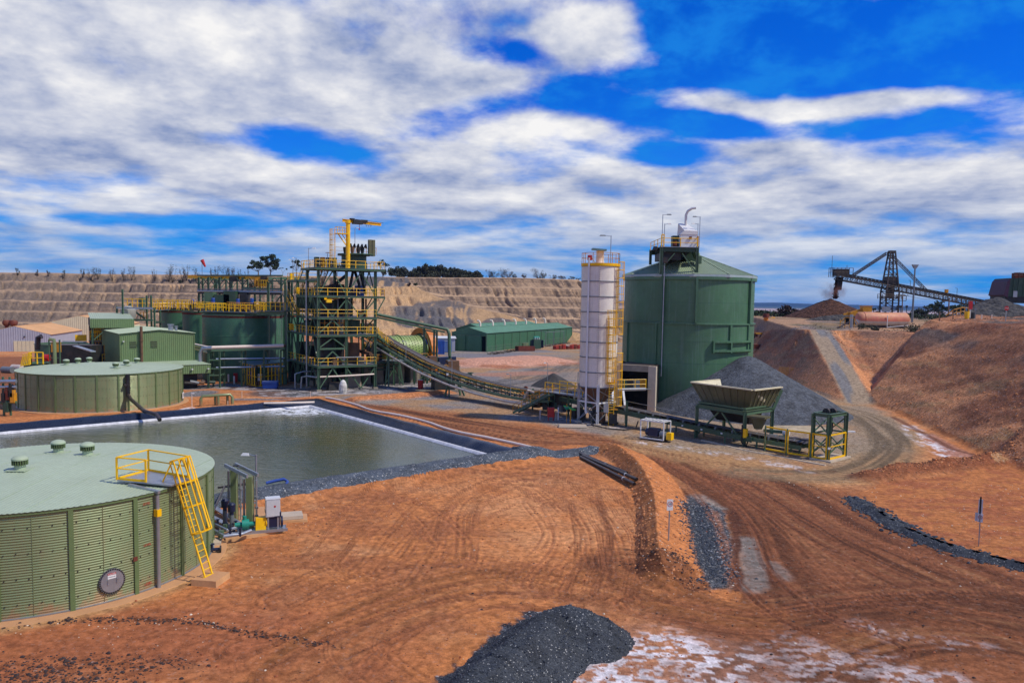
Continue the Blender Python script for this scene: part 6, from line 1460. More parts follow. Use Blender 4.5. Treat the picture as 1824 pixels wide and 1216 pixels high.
for py,r_,m_ in ((679,.22,mGalv),(689,.18,mGalv),(716,.16,mGreen)): B().tube([GD(-40,py + 1,88),GD(29,py,88)],r_,8).make('pipe',m_,lh,True)
for px,py,m_ in ((14,703,mRust),(8,708,mDark),(20,698,mDark),(24,708,mYelD),(12,725,mGreenD)): q = Vector(GD(px,py,88)); B().box(q,(.5,.5,1.1)).cyl(q + up * .5,.25,.4,8).make('valve',m_,lh)
for px in (6,18): q = Vector(GD(px,700,88.3)); B().bar((q.x,q.y,0),(q.x,q.y,4.4),.18).make('post',mGreen,lh)
# goose-neck pipe loop, marker posts
q = G(385,728); gl_ = thing('pipe_loop','pale green goose-neck pipe loop standing on the dirt beyond the pond','pipe',(q[0],q[1],0),0,world=True)
a0 = Vector(G(358,723) + (0,)); b0 = Vector(G(414,721) + (0,)); hh_ = 1.25
B().tube([a0,a0 + up * (hh_ - .35),a0 + up * hh_ + (b0 - a0) * .05,b0 + up * (hh_ + .1) - (b0 - a0) * .07,b0 + up * (hh_ - .25),b0],.19,10).make('pipe',mTankWall,gl_,True)
for k in (.33,.55,.72): c_ = a0.lerp(b0,k) + Vector((.3 if k != .55 else 0,.5 if k != .55 else 0,0)); B().tube([c_,c_ + up * hh_],.17,8).make('branch',mTankWall,gl_,True)
for px,py,hh_,l_ in ((342,725,1.75,'thin white marker post right of the second tank'),(431,709,.95,'thin white stake beyond the pipe loop'),(406,725,.8,'short white stake by the pipe loop'),(553,708,.9,'thin white stake in front of the tower')):
 x_,y_ = G(px,py); t = thing('marker_post',l_,'post',(x_,y_,0)); B().bar((0,0,0),(0,0,hh_),.06).make('stake',mPipeW,t)
 if px == 342: B().box((.12,0,hh_),(.35,.1,.16)).make('tag',mWhite,t)
# yellow mesh enclosure and blue bin
q0_,q1_,q2_ = Vector(G(432,682) + (0,)),Vector(G(458,689) + (0,)),Vector(G(503,683) + (0,))
en = thing('yellow_enclosure','yellow framed enclosure with a flat grey roof left of the tower foot','enclosure',tuple(q1_),0,world=True); hE = 3.3
for a,b,k in ((q0_,q1_,6),(q1_,q2_,7)):
 for i in range(k + 1): c_ = a.lerp(b,i / k); B().bar(c_,c_ + up * hE,.14).make('post',mYel,en)
 for z_ in (.1,1.5,hE): B().bar(a + up * z_,b + up * z_,.12).make('rail',mYel,en)
back = Vector((1.5,4,0)); B().hull([q0_ + up * (hE + .1) + Vector((-.5,-.2,0)),q1_ + up * (hE + .0) + Vector((-.3,-.6,0)),q2_ + up * (hE + .1) + Vector((.3,-.4,0)),q2_ + up * (hE + .3) + back],[q0_ + up * (hE + .22) + Vector((-.5,-.2,0)),q1_ + up * (hE + .12) + Vector((-.3,-.6,0)),q2_ + up * (hE + .22) + Vector((.3,-.4,0)),q2_ + up * (hE + .42) + back]).make('roof',mGalv,en)
for px,py,m_ in ((462,672,mWhite),(442,668,mBlue),(471,671,mYel),(485,668,mDark)): q = Vector(G(px,py,1.2) + (1.2,)) ; B().box(q + Vector((0,.4,0)),(.7,.5,1.1)).make('cabinet',m_,en)
for k in range(3): B().box(q1_.lerp(q2_,.2 + .3 * k) + Vector((.2,2.2,1.0)),(1.2,1.4,2.0)).make('machine',(mDark,mGrey,mBrown)[k],en)
x_,y_ = G(482,692); bn = thing('skip_bin','blue waste bin standing by the yellow enclosure','bin',(x_,y_,0),.08)
B().hull([(-1.0,-.6,.05),(1.0,-.6,.05),(1.0,.6,.05),(-1.0,.6,.05)],[(-1.12,-.7,1.1),(1.12,-.7,1.1),(1.12,.7,1.1),(-1.12,.7,1.1)]).make('body',mBlue,bn); B().box((-.55,0,1.15),(1.12,1.45,.08)).make('lid',mBlueC,bn); B().box((.58,0,1.15),(1.12,1.45,.08)).make('lid',mBlueC,bn); B().box((0,-.72,.95),(2.3,.08,.08)).make('rim_bar',mBlue,bn)
for px,py,l_ in ((407,680,'white bollard left of the red hose cabinet'),(417,683.5,'white bollard beside the red hose cabinet')): x_,y_ = G(px,py); b = B().cyl((0,0,0),.14,1.25,10).make('bollard',mWhite); b.location = (x_,y_,0); tag(b,l_,'bollard')
x_,y_ = G(420,681.5); t = thing('hose_cabinet','red fire hose cabinet near the yellow enclosure','fire cabinet',(x_,y_,0)); B().box((0,0,.85),(.55,.45,1.4)).make('body',mRed,t); B().box((0,-.24,.9),(.45,.03,1.1)).make('door',mRed,t)
x_,y_ = G(611,700); t = thing('wrapped_bale','tall bundle wrapped in white plastic at the foot of the tower','wrapped bundle',(x_,y_,0)); B().lathe([(.5,0),(.62,.5),(.58,1.2),(.4,1.7),(.15,1.95),(.01,2.0)],14).make('wrap',M('white_plastic_wrap',(.55,.54,.5),.5,0,.3,2,bump=.9,bscale=4),t)
x_,y_ = G(749,692); t = thing('drum_can','red drum standing under the mill platform','drum',(x_,y_,0)); B().cyl((0,0,0),.42,1.35,16).make('body',mRed,t); B().cyl((0,0,1.35),.44,.05,16).make('lid',mWhite,t)
# ================================================================== big fine-ore bin
bx_,by_ = 24.9,112.0; BR = 9.1; ZE = 17.75
ob = thing('ore_bin','huge dark green cylindrical ore bin with faceted conical roof and rooftop platform','ore bin',(bx_,by_,0))
def pxa(px,R=BR): return on_tank(bx_,by_,R,px)
# shell courses; lower course open at the portal
aP0,aP1 = pxa(1094,BR),pxa(1163.5,BR)
def arc(r0,z0_,z1_,a0,a1,n_,mat,nm,prof=None): return B().lathe(prof or [(r0,z0_),(r0,z1_)],n_,(0,0,0),a0,a1).make(nm,mat,ob,True)
arc(BR,5.6,11.2,0,2 * pi,96,mBin,'lower_shell'); arc(BR - .12,11.3,ZE - .1,0,2 * pi,96,mBin,'upper_shell'); arc(BR,-.2,5.6,aP1 + .02,aP0 + 2 * pi - .02,90,mBin,'base_shell')
arc(0,0,0,0,2 * pi,96,mBin,'ring_beam',[(BR - .12,11.15),(BR + .16,11.15),(BR + .16,11.32),(BR - .12,11.36)]); arc(0,0,0,0,2 * pi,96,mBin,'top_ring',[(BR - .12,ZE - .7),(BR + .14,ZE - .7),(BR + .14,ZE - .3),(BR - .1,ZE - .3)])
for z_ in (2.4,8.9,6.0,14.0): arc(0,0,0,aP1 + .03,aP0 + 2 * pi - .03,90,mLeach,'weld_seam',[(BR - (.12 if z_ > 11 else 0),z_),(BR + .012 - (.12 if z_ > 11 else 0),z_),(BR + .012 - (.12 if z_ > 11 else 0),z_ + .05),(BR - (.12 if z_ > 11 else 0),z_ + .05)])
for px,z0_,z1_,w_ in ((1238,11.36,ZE - .3,.3),(1332.5,11.3,ZE - .3,.3),(1118,5.2,11.15,.25),(1168.5,0,11.15,.2),(1300,7.6,11.15,.3),(1331,7.6,11.15,.3),(1178,11.3,ZE - .3,.3)):
 a = pxa(px,BR); B().box(((BR + .05) * cos(a),(BR + .05) * sin(a),(z0_ + z1_) / 2),(.3,w_,z1_ - z0_),a).make('stiffener',mBin,ob)
for z_ in (7.75,8.95):
 a0,a1 = pxa(1270),pxa(1334); pts = [((BR + .25) * cos(a0 + (a1 - a0) * k / 8),(BR + .25) * sin(a0 + (a1 - a0) * k / 8),z_) for k in range(9)]
 b = B(); [b.bar(p_,q,.3,.26) for p_,q in zip(pts[:-1],pts[1:])]; b.make('bracket_beam',mBin,ob)
for px in (1270,1300,1333): a = pxa(px); B().box(((BR + .22) * cos(a),(BR + .22) * sin(a),8.3),(.35,.2,1.6),a).make('bracket_post',mBin,ob)
# small roof panels: 12 facets of ribbed sheet each with hip flashing
nF = 12; Re = BR + .28; Rt = 1.2; zA = ZE + 2.95; a00 = radians(-90 - 15 + 6)
for k in range(nF):
 a0 = a00 + 2 * pi * k / nF; a1 = a0 + 2 * pi / nF; p_ = lambda r,a,z: (r * cos(a),r * sin(a),z)
 A0,A1_,T0,T1_ = Vector(p_(Re,a0,ZE)),Vector(p_(Re,a1,ZE)),Vector(p_(Rt,a0,zA)),Vector(p_(Rt,a1,zA))
 # ribs run straight down the slope, clipped by the hips
 mid_b = (A0 + A1_) / 2; mid_t = (T0 + T1_) / 2; wb = (A1_ - A0).length; wt = (T1_ - T0).length; ex_ = (A1_ - A0).normalized(); sl_ = (mid_t - mid_b); nrm_ = ex_.cross(sl_).normalized()
 vs = []; fs = []; us = []
 kk = int(wb / .26)
 for i in range(kk):
  for fr,d in ((0,0),(.5,0),(.66,.045),(.86,.045)): us.append((-wb / 2 + (i + fr) * wb / kk,d))
 us.append((wb / 2,0))
 for u,d in us:
  tmax = 1 if abs(u) <= wt / 2 else (wb / 2 - abs(u)) / (wb / 2 - wt / 2); vs += [mid_b + ex_ * u + nrm_ * d,mid_b + ex_ * u + sl_ * max(tmax,.0) + nrm_ * d]
 fs = [(2 * i,2 * i + 2,2 * i + 3,2 * i + 1) for i in range(len(us) - 1)]
 B().add(vs,fs).make('roof_sheet',mBinRoof,ob); B().bar(A0 + up * .05,T0 + up * .05,.22,.06).make('hip_flashing',mBinRoof,ob)
 B().hull([A0 - up * .30,A1_ - up * .30,A1_ * .995 - up * .30,A0 * .995 - up * .30],[A0 + up * .0,A1_ + up * .0,A1_ * .995,A0 * .995]).make('gutter',M('gutter_grey',lin(170,186,186),.4,.2,.1),ob)
B().lathe([(Rt + .2,zA - .4),(Rt + .2,zA + .3),(.01,zA + .3)],16).make('apex_ring',mBinRoof,ob)
B().hull([(-1.4,-4.2,ZE + 1.35),(-.1,-4.2,ZE + 1.35),(-.1,.3,ZE + 2.6),(-1.4,.3,ZE + 2.6)],[(-1.4,-4.1,ZE + 3.2),(-.1,-4.1,ZE + 3.2),(-.1,.3,ZE + 3.4),(-1.4,.3,ZE + 3.4)]).make('chute_housing',mGreenD,ob)
# rooftop platform
tp = thing('bin_top_platform','yellow-railed conveyor head platform on legs above the ore bin roof','platform',(bx_,by_,0),0,world=True)
FL,FR = Vector(GD(1178,440,103.6)),Vector(GD(1242.5,440.5,103.2)); zd = FL.z
def tpp(px,dy,z_=None): q = Vector(GD(px,440,103.4)); return Vector((q.x,103.4 + dy,zd if z_ is None else z_))
for px,dy in ((1178,0),(1242.5,0),(1178,8),(1242.5,8)):
 a = tpp(px,dy); B().ibeam((a.x,a.y,ZE - .1 + (0 if dy == 0 else 1.6)),(a.x,a.y,zd + .15),.34,.34,.05).make('leg',mGreen,tp)
a,b = tpp(1178,0),tpp(1242.5,0); mid_ = a.lerp(b,.5)
B().bar((a.x,a.y,ZE + .6),mid_ - up * .8 - Vector((.6,0,0)),.12).make('brace',mGreen,tp); B().bar((b.x,b.y,ZE + .1),mid_ - up * .8 + Vector((.4,0,0)),.12).make('brace',mGreen,tp)
for dy in (0,4,8): B().ibeam(tpp(1178,dy) - up * .3,tpp(1242.5,dy) - up * .3,.2,.55).make('beam',mGreenD,tp)
B().span(tuple(tpp(1176,-.2,zd - .02)),tuple(tpp(1245,8.4,zd + .05))).make('deck',mGalv,tp)
rail(tp,[tpp(1178,8,zd),tpp(1178,0,zd),tpp(1212,0,zd),tpp(1242,0,zd),tpp(1243,8,zd)],1.15,2.4,.045); rail(tp,[tpp(1245,.6,zd),tpp(1247.5,5,zd),tpp(1250,8,zd - .5)],1.5,.45,.06,mYelD); rail(tp,[tpp(1178,-.1,zd),tpp(1182,-.1,zd)],1.6,.2,.07,mYel)
B().bar(tpp(1168,1,zd - .1),tpp(1180,1.5,zd - .5),.6,.5).make('head_pulley_hood',mDark,tp); B().box(tpp(1207,2,zd + .45),(.5,.6,.9)).cyl(tpp(1205,1.2,zd + .3),.3,.6,10).make('drive',mRust,tp); B().box(tpp(1212,2.5,zd + .8),(1.3,1.2,1.7)).make('gearbox_box',mGreenD,tp)
h0 = tpp(1229,1.8,zd); B().box(h0 + up * .9,(2.2,1.8,1.7)).make('dust_collector',mWhite,tp)
B().hull([h0 + Vector((-1.15,-.95,1.75)),h0 + Vector((1.15,-.95,1.75)),h0 + Vector((1.15,.95,1.75)),h0 + Vector((-1.15,.95,1.75))],[h0 + Vector((-.6,-.95,2.25)),h0 + Vector((1.15,-.95,2.2)),h0 + Vector((.0,.6,3.3)),h0 + Vector((-1.15,.6,3.3))]).make('collector_hood',mWhite,tp)
B().tube([h0 + Vector((-.2,.3,3.0)),h0 + Vector((-.2,.3,4.4)),h0 + Vector((.0,.2,4.9)),h0 + Vector((.5,0,5.25)),h0 + Vector((1.0,-.1,5.3))],.17,10).make('exhaust_pipe',mWhite,tp,True)
B().box(h0 + Vector((.2,-1.0,1.3)),(.35,.1,.35)).make('fan',mRust,tp)
B().hull([tpp(1244,2,zd - .5),tpp(1252,2,zd - 1.6),tpp(1252,4,zd - 1.6),tpp(1244,4,zd - .5)],[tpp(1246,2,zd - .1),tpp(1254,2,zd - 1.3),tpp(1254,4,zd - 1.3),tpp(1246,4,zd - .1)]).box(tpp(1254,2.5,zd - 1.5),(.4,1.2,1.0)).make('side_chute',mGreen,tp)
B().span(tuple(tpp(1184,.5,zd - 1.6)),tuple(tpp(1215,7,zd - .6))).make('conveyor_casing',mDark,tp); B().box(tpp(1186,0,zd - 1.7),(.6,.6,.7)).make('sheave',mDark,tp)
for px,dy,hh_,hx,l_ in ((1179,0,4.2,1.0,'tall light pole at the left front corner of the bin-top platform'),(1188,2,3.2,.8,'shorter white-headed light pole on the bin-top platform'),(1248.5,1,4.1,-.9,'tall light pole at the right edge of the bin-top platform'),(1251.5,3,3.4,-.8,'shorter light pole at the right edge of the bin-top platform')):
 q = tpp(px,dy,zd); lamp(q.x,q.y,zd,hh_,l_,hx,0,.05,'light poles on the bin-top platform',mGrey if 'tall' in l_ else mWhite)
# conduits down the shell
for px,z1_ in ((1176.5,zd),(1179.5,zd - .5)):
 a = pxa(px,BR + .3); q = Vector((bx_ + (BR + .35) * cos(a),by_ + (BR + .35) * sin(a),0)); B().tube([q + up * 4.2,q + up * z1_],.07,7).make('conduit',mLeach if px < 1178 else mGalv,tp)
a = pxa(1176.5,BR + .3); q = Vector((bx_ + (BR + .35) * cos(a),by_ + (BR + .35) * sin(a),0)); B().tube([q + up * 4.2,q + up * 3.9 + Vector((-.3,0,0)),q + Vector((-1.1,0,3.9))],.07,6).make('conduit_bend',mLeach,tp)
for z_ in (6.4,8.6,13.2,11.5): B().box(q + Vector((.12,-.05,z_)),(.5,.12,.12)).make('pipe_clip',mLeach,tp)
# concrete portal
pl_,pr_ = Vector(GD(1098,700,103.0)),Vector(GD(1161.5,700,101.2)); po = thing('portal','pale concrete portal opening at the foot of the ore bin','portal',(pr_.x,pr_.y,0),0,world=True)
dpo_ = (pr_ - pl_); dpo_.z = 0; dpo_.normalize(); npo = Vector((-dpo_.y,dpo_.x,0)); Zp = 5.75
B().bar((pr_.x,pr_.y,-.1),(pr_.x,pr_.y,Zp),.72,1.0,dpo_).make('pillar',mConc,po); B().bar((pl_.x,pl_.y,-.1),(pl_.x,pl_.y,Zp),.72,1.0,dpo_).make('pillar',mConc,po)
B().bar(Vector((pl_.x,pl_.y,Zp - .35)) + dpo_ * .4,Vector((pr_.x,pr_.y,Zp - .35)) - dpo_ * .36,.7,.8).make('lintel',mConcD,po)
q = (pl_ + pr_) / 2;
for s_ in (-1,1): c_ = q + dpo_ * s_ * 2.3 + npo * 3.2; B().bar((c_.x,c_.y,-.1),(c_.x,c_.y,Zp),5.6,.3,dpo_).make('tunnel_wall',mDark,po)
c_ = q + npo * 3.2; B().box((c_.x,c_.y,Zp - .1),(4.6,5.8,.2),atan2(dpo_.y,dpo_.x)).make('tunnel_roof',mDark,po); c_ = q + npo * 6; B().box((c_.x,c_.y,2.8),(4.8,.2,5.8),atan2(dpo_.y,dpo_.x)).make('tunnel_end',mDark,po)
# platform in the portal
pt = thing('portal_platform','white-edged platform with yellow rails in front of the portal','platform',(q.x,q.y,0),0,world=True)
e0,e1 = Vector(GD(1092,694,99)),Vector(GD(1150,700,100.5)); e1.z = e0.z
B().bar(e0,e1,.14,.34).make('edge_beam',mWhite,pt); B().bar(e0 + npo * .9,e1 + npo * .9,1.9,.08).make('deck',mGrey,pt); rail(pt,[e0,e1],1.25,1.5,.045)
B().bar(e0 + Vector((0,0,-.1)),Vector(GD(1092,720,97)),.3).bar(e0.lerp(e1,.3),Vector(GD(1113,722,98)),.25).make('raking_leg',mWhite,pt)
for k in range(4): c_ = e0.lerp(e1,.2 + .2 * k) + npo * 1.6; B().box(c_ + up * .5,(.9,.8,1.0)).make('machine',(mGreenD,mDark,mGrey,mYelD)[k],pt)
# ------------------------------------------------------------------ white silo
sx0,sy0 = 9.95,90.3; SR = 2.1
si = thing('silo','tall white bolted silo on legs with yellow caged ladders up its right side','silo',(sx0,sy0,0))
zr0,zr1 = 4.25,17.95; nC = 8
for k in range(nC):
 z0_ = zr0 + (zr1 - zr0) * k / nC; z1_ = zr0 + (zr1 - zr0) * (k + 1) / nC
 for s_ in range(4): a0 = radians(-98) + s_ * pi / 2; B().lathe([(SR,z0_ + .04),(SR,z1_ - .04)],14,(0,0,0),a0,a0 + pi / 2).make('shell_plate',mSilo,si,True)
 B().lathe([(SR + .0,z0_ - .06),(SR + .07,z0_ - .06),(SR + .07,z0_ + .05),(SR,z0_ + .05)],48).make('joint_ring',mGrey,si)
for s_ in range(4):
 a = radians(-98) + s_ * pi / 2; B().box(((SR + .02) * cos(a),(SR + .02) * sin(a),(zr0 + zr1) / 2),(.05,.16,zr1 - zr0),a).make('seam_strip',mSilo,si)
 bb = B(); [bb.box(((SR + .06) * cos(a),(SR + .06) * sin(a),zr0 + .25 * j),(.05,.06,.07),a) for j in range(55)]; bb.make('seam_bolts',mDark,si)
B().lathe([(SR + .12,zr1),(SR + .14,zr1 + .32),(.01,zr1 + .34)],48).make('top_band',mYel,si)
rail(si,[((SR + .05) * cos(radians(a)),(SR + .05) * sin(radians(a)),zr1 + .33) for a in range(0,361,30)],1.15,1.0,.03,mYelD)
B().lathe([(.55,0),(.45,.25),(.42,1.3),(.5,1.4)],16,(-.1,0,zr1 + .35)).make('filter',mPipeW,si,True); B().bar((-1.05,-.2,zr1 + 1.95),(.55,-.1,zr1 + 1.85),1.0,.2).make('filter_lid',M('filter_lid',lin(92,130,140),.5),si)
B().box((-1.4,-1.45,zr1 + .9),(.5,.35,.55)).make('red_valve',mRed,si); B().tube([(-1.2,-1.4,zr1 + .9),(-.7,-1.2,zr1 + .3)],.05,5).make('lever',mGalv,si)
B().lathe([(SR,zr0),(.55,1.95),(.5,1.6)],40).make('cone',mBrown,si,True)
for k in range(8): a = pi / 8 + k * pi / 4; B().bar((SR * cos(a),SR * sin(a),zr0),(.56 * cos(a),.56 * sin(a),2.0),.08,.1).make('cone_rib',mGrey,si)
for k in range(4):
 a = radians(-95) + k * pi / 2; x_,y_ = (SR + .05) * cos(a),(SR + .05) * sin(a); B().ibeam((x_,y_,0),(x_,y_,zr0 + .3),.3,.3,.04).make('leg',mWhite if k == 0 else mGalv,si); B().box((x_,y_,.06),(.8,.8,.18)).make('footing',mConc,si)
 a2_ = a + pi / 2; x2,y2 = (SR + .05) * cos(a2_),(SR + .05) * sin(a2_)
 B().bar((x_,y_,.3),(x2,y2,2.5),.1).make('brace',mGalv,si); B().bar((x_,y_,2.5),(x2,y2,.3),.1).make('brace',mGalv,si); B().bar((x_,y_,2.5),(x2,y2,2.5),.14,.16).make('tie_beam',mWhite,si); B().bar((x_,y_,4.0),(x2,y2,2.6),.09).make('brace',mGalv,si)
al = on_tank(sx0,sy0,SR,1047); B().tube([((SR + .16) * cos(al),(SR + .16) * sin(al),zz) for zz in (1.6,6,12,zr1 + .9)],.11,8).tube([((SR + .16) * cos(al),(SR + .16) * sin(al),1.6),((SR + .16) * cos(al) + .1,(SR + .16) * sin(al),1.3)],.14,8).make('fill_pipe',mWhite,si)
B().box((.75,-2.25,2.0),(.55,.35,.95)).make('grey_cabinet',mGalv,si); B().lathe([(.5,1.0),(.5,1.7)],14).box((0,0,.9),(1.3,1.1,.6)).make('rotary_valve',mDark,si)
for px,z0_,z1_,zc_,out_ in ((1098,10.3,zr1 + .5,10.5,.35),(1086,4.9,13.0,5.0,.25),(1099,1.8,8.2,2.4,.5)):
 x_ = (px - 912) / 1400 * (sy0 - 1.4) - sx0; yy = -sqrt(max(.1,SR * SR - min(x_,SR - .05) ** 2)) - out_
 if px == 1086: cage_ladder(si,x_,yy,z0_,z1_ - .6,.15,-1,zc_ - .2,.55,r=.035)
 else: cage_ladder(si,x_,yy + .2,z0_,z1_ - .6,.85,-.5,zc_ - .2,.5,r=.035)
xl_ = (1091 - 912) / 1400 * 88.4 - sx0; B().box((xl_,-1.8,4.9),(1.0,.9,.08)).make('landing',mYelD,si); B().box((xl_ + .4,-1.5,1.8),(.8,.8,.08)).make('landing',mYelD,si)
lb = B(); [lb.bar((xl_ - .28 * s_,-2.1,0),(xl_ - .28 * s_,-2.1,5.2),.09,.05) for s_ in (-1,1)]; [lb.bar((xl_ - .28,-2.1,.3 * k),(xl_ + .28,-2.1,.3 * k),.045) for k in range(1,17)]; lb.make('ladder',mYel,si)
B().tube([(-.3,-2.4,1.5),(-1.0,-2.6,.9),(-.9,-2.9,.2),(.6,-4.6,.08),(2.4,-5.4,.08),(3.8,-4.6,.15),(4.2,-3.6,.8)],.07,7).make('hose',mBlack,si,True)
lamp(sx0 + 1.1,sy0,zr1 + .33,3.2,'light with two arms on top of the white silo',-1.2,0,.05,None,mGrey)
# ------------------------------------------------------------------ long conveyor
C0 = Vector((29.5,70.3,0)); dC = Vector((-.66,.7513,0)).normalized(); nC_ = Vector((-dC.y,dC.x,0))
if nC_.y > 0: nC_ = -nC_
def s_at(px):
 k = (px - 912) / 1400.0; return (k * C0.y - C0.x) / (dC.x - k * dC.y)
prof_px = [(650,580),(668,589),(719,618),(768,644),(817,663.6),(867,678.4),(916,689.5),(965,697),(998,698)]
prof_s = []
for px,py in prof_px: s_ = s_at(px); D = C0.y + s_ * dC.y; prof_s.append((s_,GD(px,py,D)[2]))
prof_s.sort()
def zc_(s_): return float(np.interp(s_,[q[0] for q in prof_s],[q[1] for q in prof_s]))
cv = thing('inclined_conveyor','long inclined belt conveyor with green trusses, yellow railed walkway and dark rollers','conveyor',tuple(C0 + dC * 40),0,world=True)
sA,sB = prof_s[0][0],prof_s[-1][0]; NS = 26
def cp(s_,off=0,dz=0): return C0 + dC * s_ + nC_ * off + up * (zc_(s_) + dz)
ssx = [sA + (sB - sA) * k / NS for k in range(NS + 1)]
def ribbon(name,offs,mat,b=None):
 b = b or B(); n_ = len(offs)
 vs = [cp(s_,o,dz) for s_ in ssx for o,dz in offs]; b.add(vs,[(i * n_ + j,(i + 1) * n_ + j,(i + 1) * n_ + j + 1,i * n_ + j + 1) for i in range(NS) for j in range(n_ - 1)]); return b.make(name,mat,cv)
ribbon('carrying_belt',[(-.62,.02),(-.3,-.12),(.3,-.12),(.62,.02),(.62,.0),(.3,-.15),(-.3,-.15),(-.62,.0)],M('belt_rubber',(.045,.042,.04),.7,0,.3,1.5,dirt=.4,dirtcol=(.2,.17,.15)))
ribbon('return_belt',[(-.5,-.95),(.5,-.95),(.5,-.98),(-.5,-.98)],MATS['belt_rubber'])
for off in (-.8,.8):
 b = B(); [b.bar(cp(p_,off,-.30),cp(q,off,-.30),.12,.26) for p_,q in zip(ssx[:-1],ssx[1:])]; b.make('stringer',mGreen,cv)
 b = B(); [b.bar(cp(p_,off,-1.15),cp(q,off,-1.15),.12,.2) for p_,q in zip(ssx[:-1],ssx[1:])]; b.make('lower_chord',mGreen,cv)
 for i,(p_,q) in enumerate(zip(ssx[:-1],ssx[1:])): B().bar(cp(p_,off,-.35),cp(p_,off,-1.1),.09).bar(cp(p_,off,-1.1),cp(q,off,-.38),.08).make('truss_web',mGreen,cv)
nR_ = int((sB - sA) / 1.0); first = None
for i in range(nR_):
 s_ = sA + 1.0 * (i + .5)
 for nm,vs2 in (('roller',((-.62,-.03,-.3,-.2),(-.3,-.2,.3,-.2),(.3,-.2,.62,-.03))),):
  b = B(); [b.tube([cp(s_,o0,d0),cp(s_,o1,d1)],.075,6) for o0,d0,o1,d1 in vs2]; b.bar(cp(s_,-.8,-.18),cp(s_,-.66,.02),.07).bar(cp(s_,.8,-.18),cp(s_,.66,.02),.09).bar(cp(s_,.7,-.15),cp(s_,.84,.05),.12,.2); b.make(nm,mDark,cv)
for i in range(0,nR_,3): s_ = sA + i; B().tube([cp(s_,-.6,-1.05),cp(s_,.6,-1.05)],.07,6).make('return_roller',mDark,cv)
# walkway on the camera side
b = B(); [b.bar(cp(p_,1.35,-1.0),cp(q,1.35,-1.0),.8,.06) for p_,q in zip(ssx[:-1],ssx[1:])]; b.make('walkway',mGreenD,cv)
b = B(); [b.bar(cp(p_,1.78,-1.1),cp(q,1.78,-1.1),.08,.24) for p_,q in zip(ssx[:-1],ssx[1:])]; b.make('walkway_stringer',mGreen,cv)
for off in (1.78,):
 for i,(p_,q) in enumerate(zip(ssx[:-1],ssx[1:])): rail(cv,[cp(p_,off,-.95),cp(q,off,-.95)],1.1,1.6,.035,mYelD if i % 3 else mYel)
b = B(); [b.bar(cp(p_,1.0,-.0),cp(q,1.0,-.0),.05,.05) for p_,q in zip(ssx[:-1],ssx[1:])]; b.make('inner_rail',mYelD,cv)
pts = [cp(s_,1.95,-1.62) for s_ in ssx if sA + 2.2 < s_ < sB - 1]; B().tube(pts,.17,9).make('pale_pipe',M('pale_grey_pipe',lin(186,178,168),.5,0,.1),cv,True)
B().tube([cp(sB - 1,1.95,-1.62),cp(sB + 1.4,1.9,-1.62),cp(sB + 3,1.8,-1.7)],.17,8).make('pale_pipe',MATS['pale_grey_pipe'],cv,True)
q0_ = cp(sA + 2.0,1.95,-1.62); B().tube([pts[0],q0_ + up * .3,q0_ + up * 1.2 - dC * .5,q0_ + up * 1.55 - dC * 1.3,q0_ + up * 1.2 - dC * 1.9],.15,8).make('pipe_bend',MATS['pale_grey_pipe'],cv,True)
# trestles
for px in (808,700):
 s_ = s_at(px); p_ = cp(s_,.0,-1.2)
 for off in (-1.0,1.2): f_ = C0 + dC * (s_ - .0) + nC_ * off * 1.25; B().bar(cp(s_,off * .7,-1.2),Vector((f_.x,f_.y,0)),.22).make('trestle_leg',mGreen,cv)
 for off in (-1.0,1.2): f_ = C0 + dC * (s_ - 1.0) + nC_ * off * 1.25; B().bar(cp(s_,off * .7,-1.2),Vector((f_.x,f_.y,0)),.22).make('trestle_leg',mGreen,cv)
for px,l_ in ((741,0),(824,1),(930,2)):
 s_ = s_at(px); q = cp(s_,1.9,-1.0); lamp(q.x,q.y,q.z,3.0,('thin lamp post on the upper conveyor walkway','thin lamp post midway along the conveyor walkway','thin lamp post on the lower conveyor walkway')[l_],-.5,-.1,.04,'lamp posts along the conveyor',mGrey)
for px,m_ in ((795,mOrange),(815,mWhite),(951,mOrange)): q = cp(s_at(px),1.82,-.2); B().box(q,(.3,.12,.3)).make('stop_tag',m_,cv)
q = cp(s_at(655),1.8,-.3); B().cyl(q - up * .2,.28,1.1,12).make('yellow_canister',mYel,cv); B().bar(q - up * 4.5,q - up * .2,.16).make('post',mGreen,cv)
B().box(cp(sB,0,-.6),(2.2,2.0,2.0),.8).make('head_chute',mDark,cv); rail(cv,[cp(sB - 6,2.2,.8),cp(sB - 2.8,2.3,1.0)],1.1,1,.04,mYelD)
# loading boot and transfer point between the two belts
tf = thing('transfer_station','dark transfer station with yellow railed landing and stairs left of the silo','transfer station',tuple(C0 + dC * (sA - 2)),0,world=True)
def tf_(s_,o,z): q = C0 + dC * s_ + nC_ * o; return Vector((q.x,q.y,z))
zL = zc_(sA)
B().hull([tf_(sA - 1,-.7,.6),tf_(sA - 1,.7,.6),tf_(sA + 3,.8,.7),tf_(sA + 3,-.8,.7)],[tf_(sA - 1.4,-.8,zL + .2),tf_(sA - 1.4,.8,zL + .2),tf_(sA + 1.2,.8,zL + .1),tf_(sA + 1.2,-.8,zL + .1)]).make('boot',mDark,tf)
for s_,o in ((sA - 2.8,1.2),(sA - 2.8,-1.2),(sA + .8,1.2),(sA - 7,1.4),(sA + 4,.8)): B().ibeam(tf_(s_,o,0),tf_(s_,o,zL + .1),.22,.22).make('column',mGreen,tf)
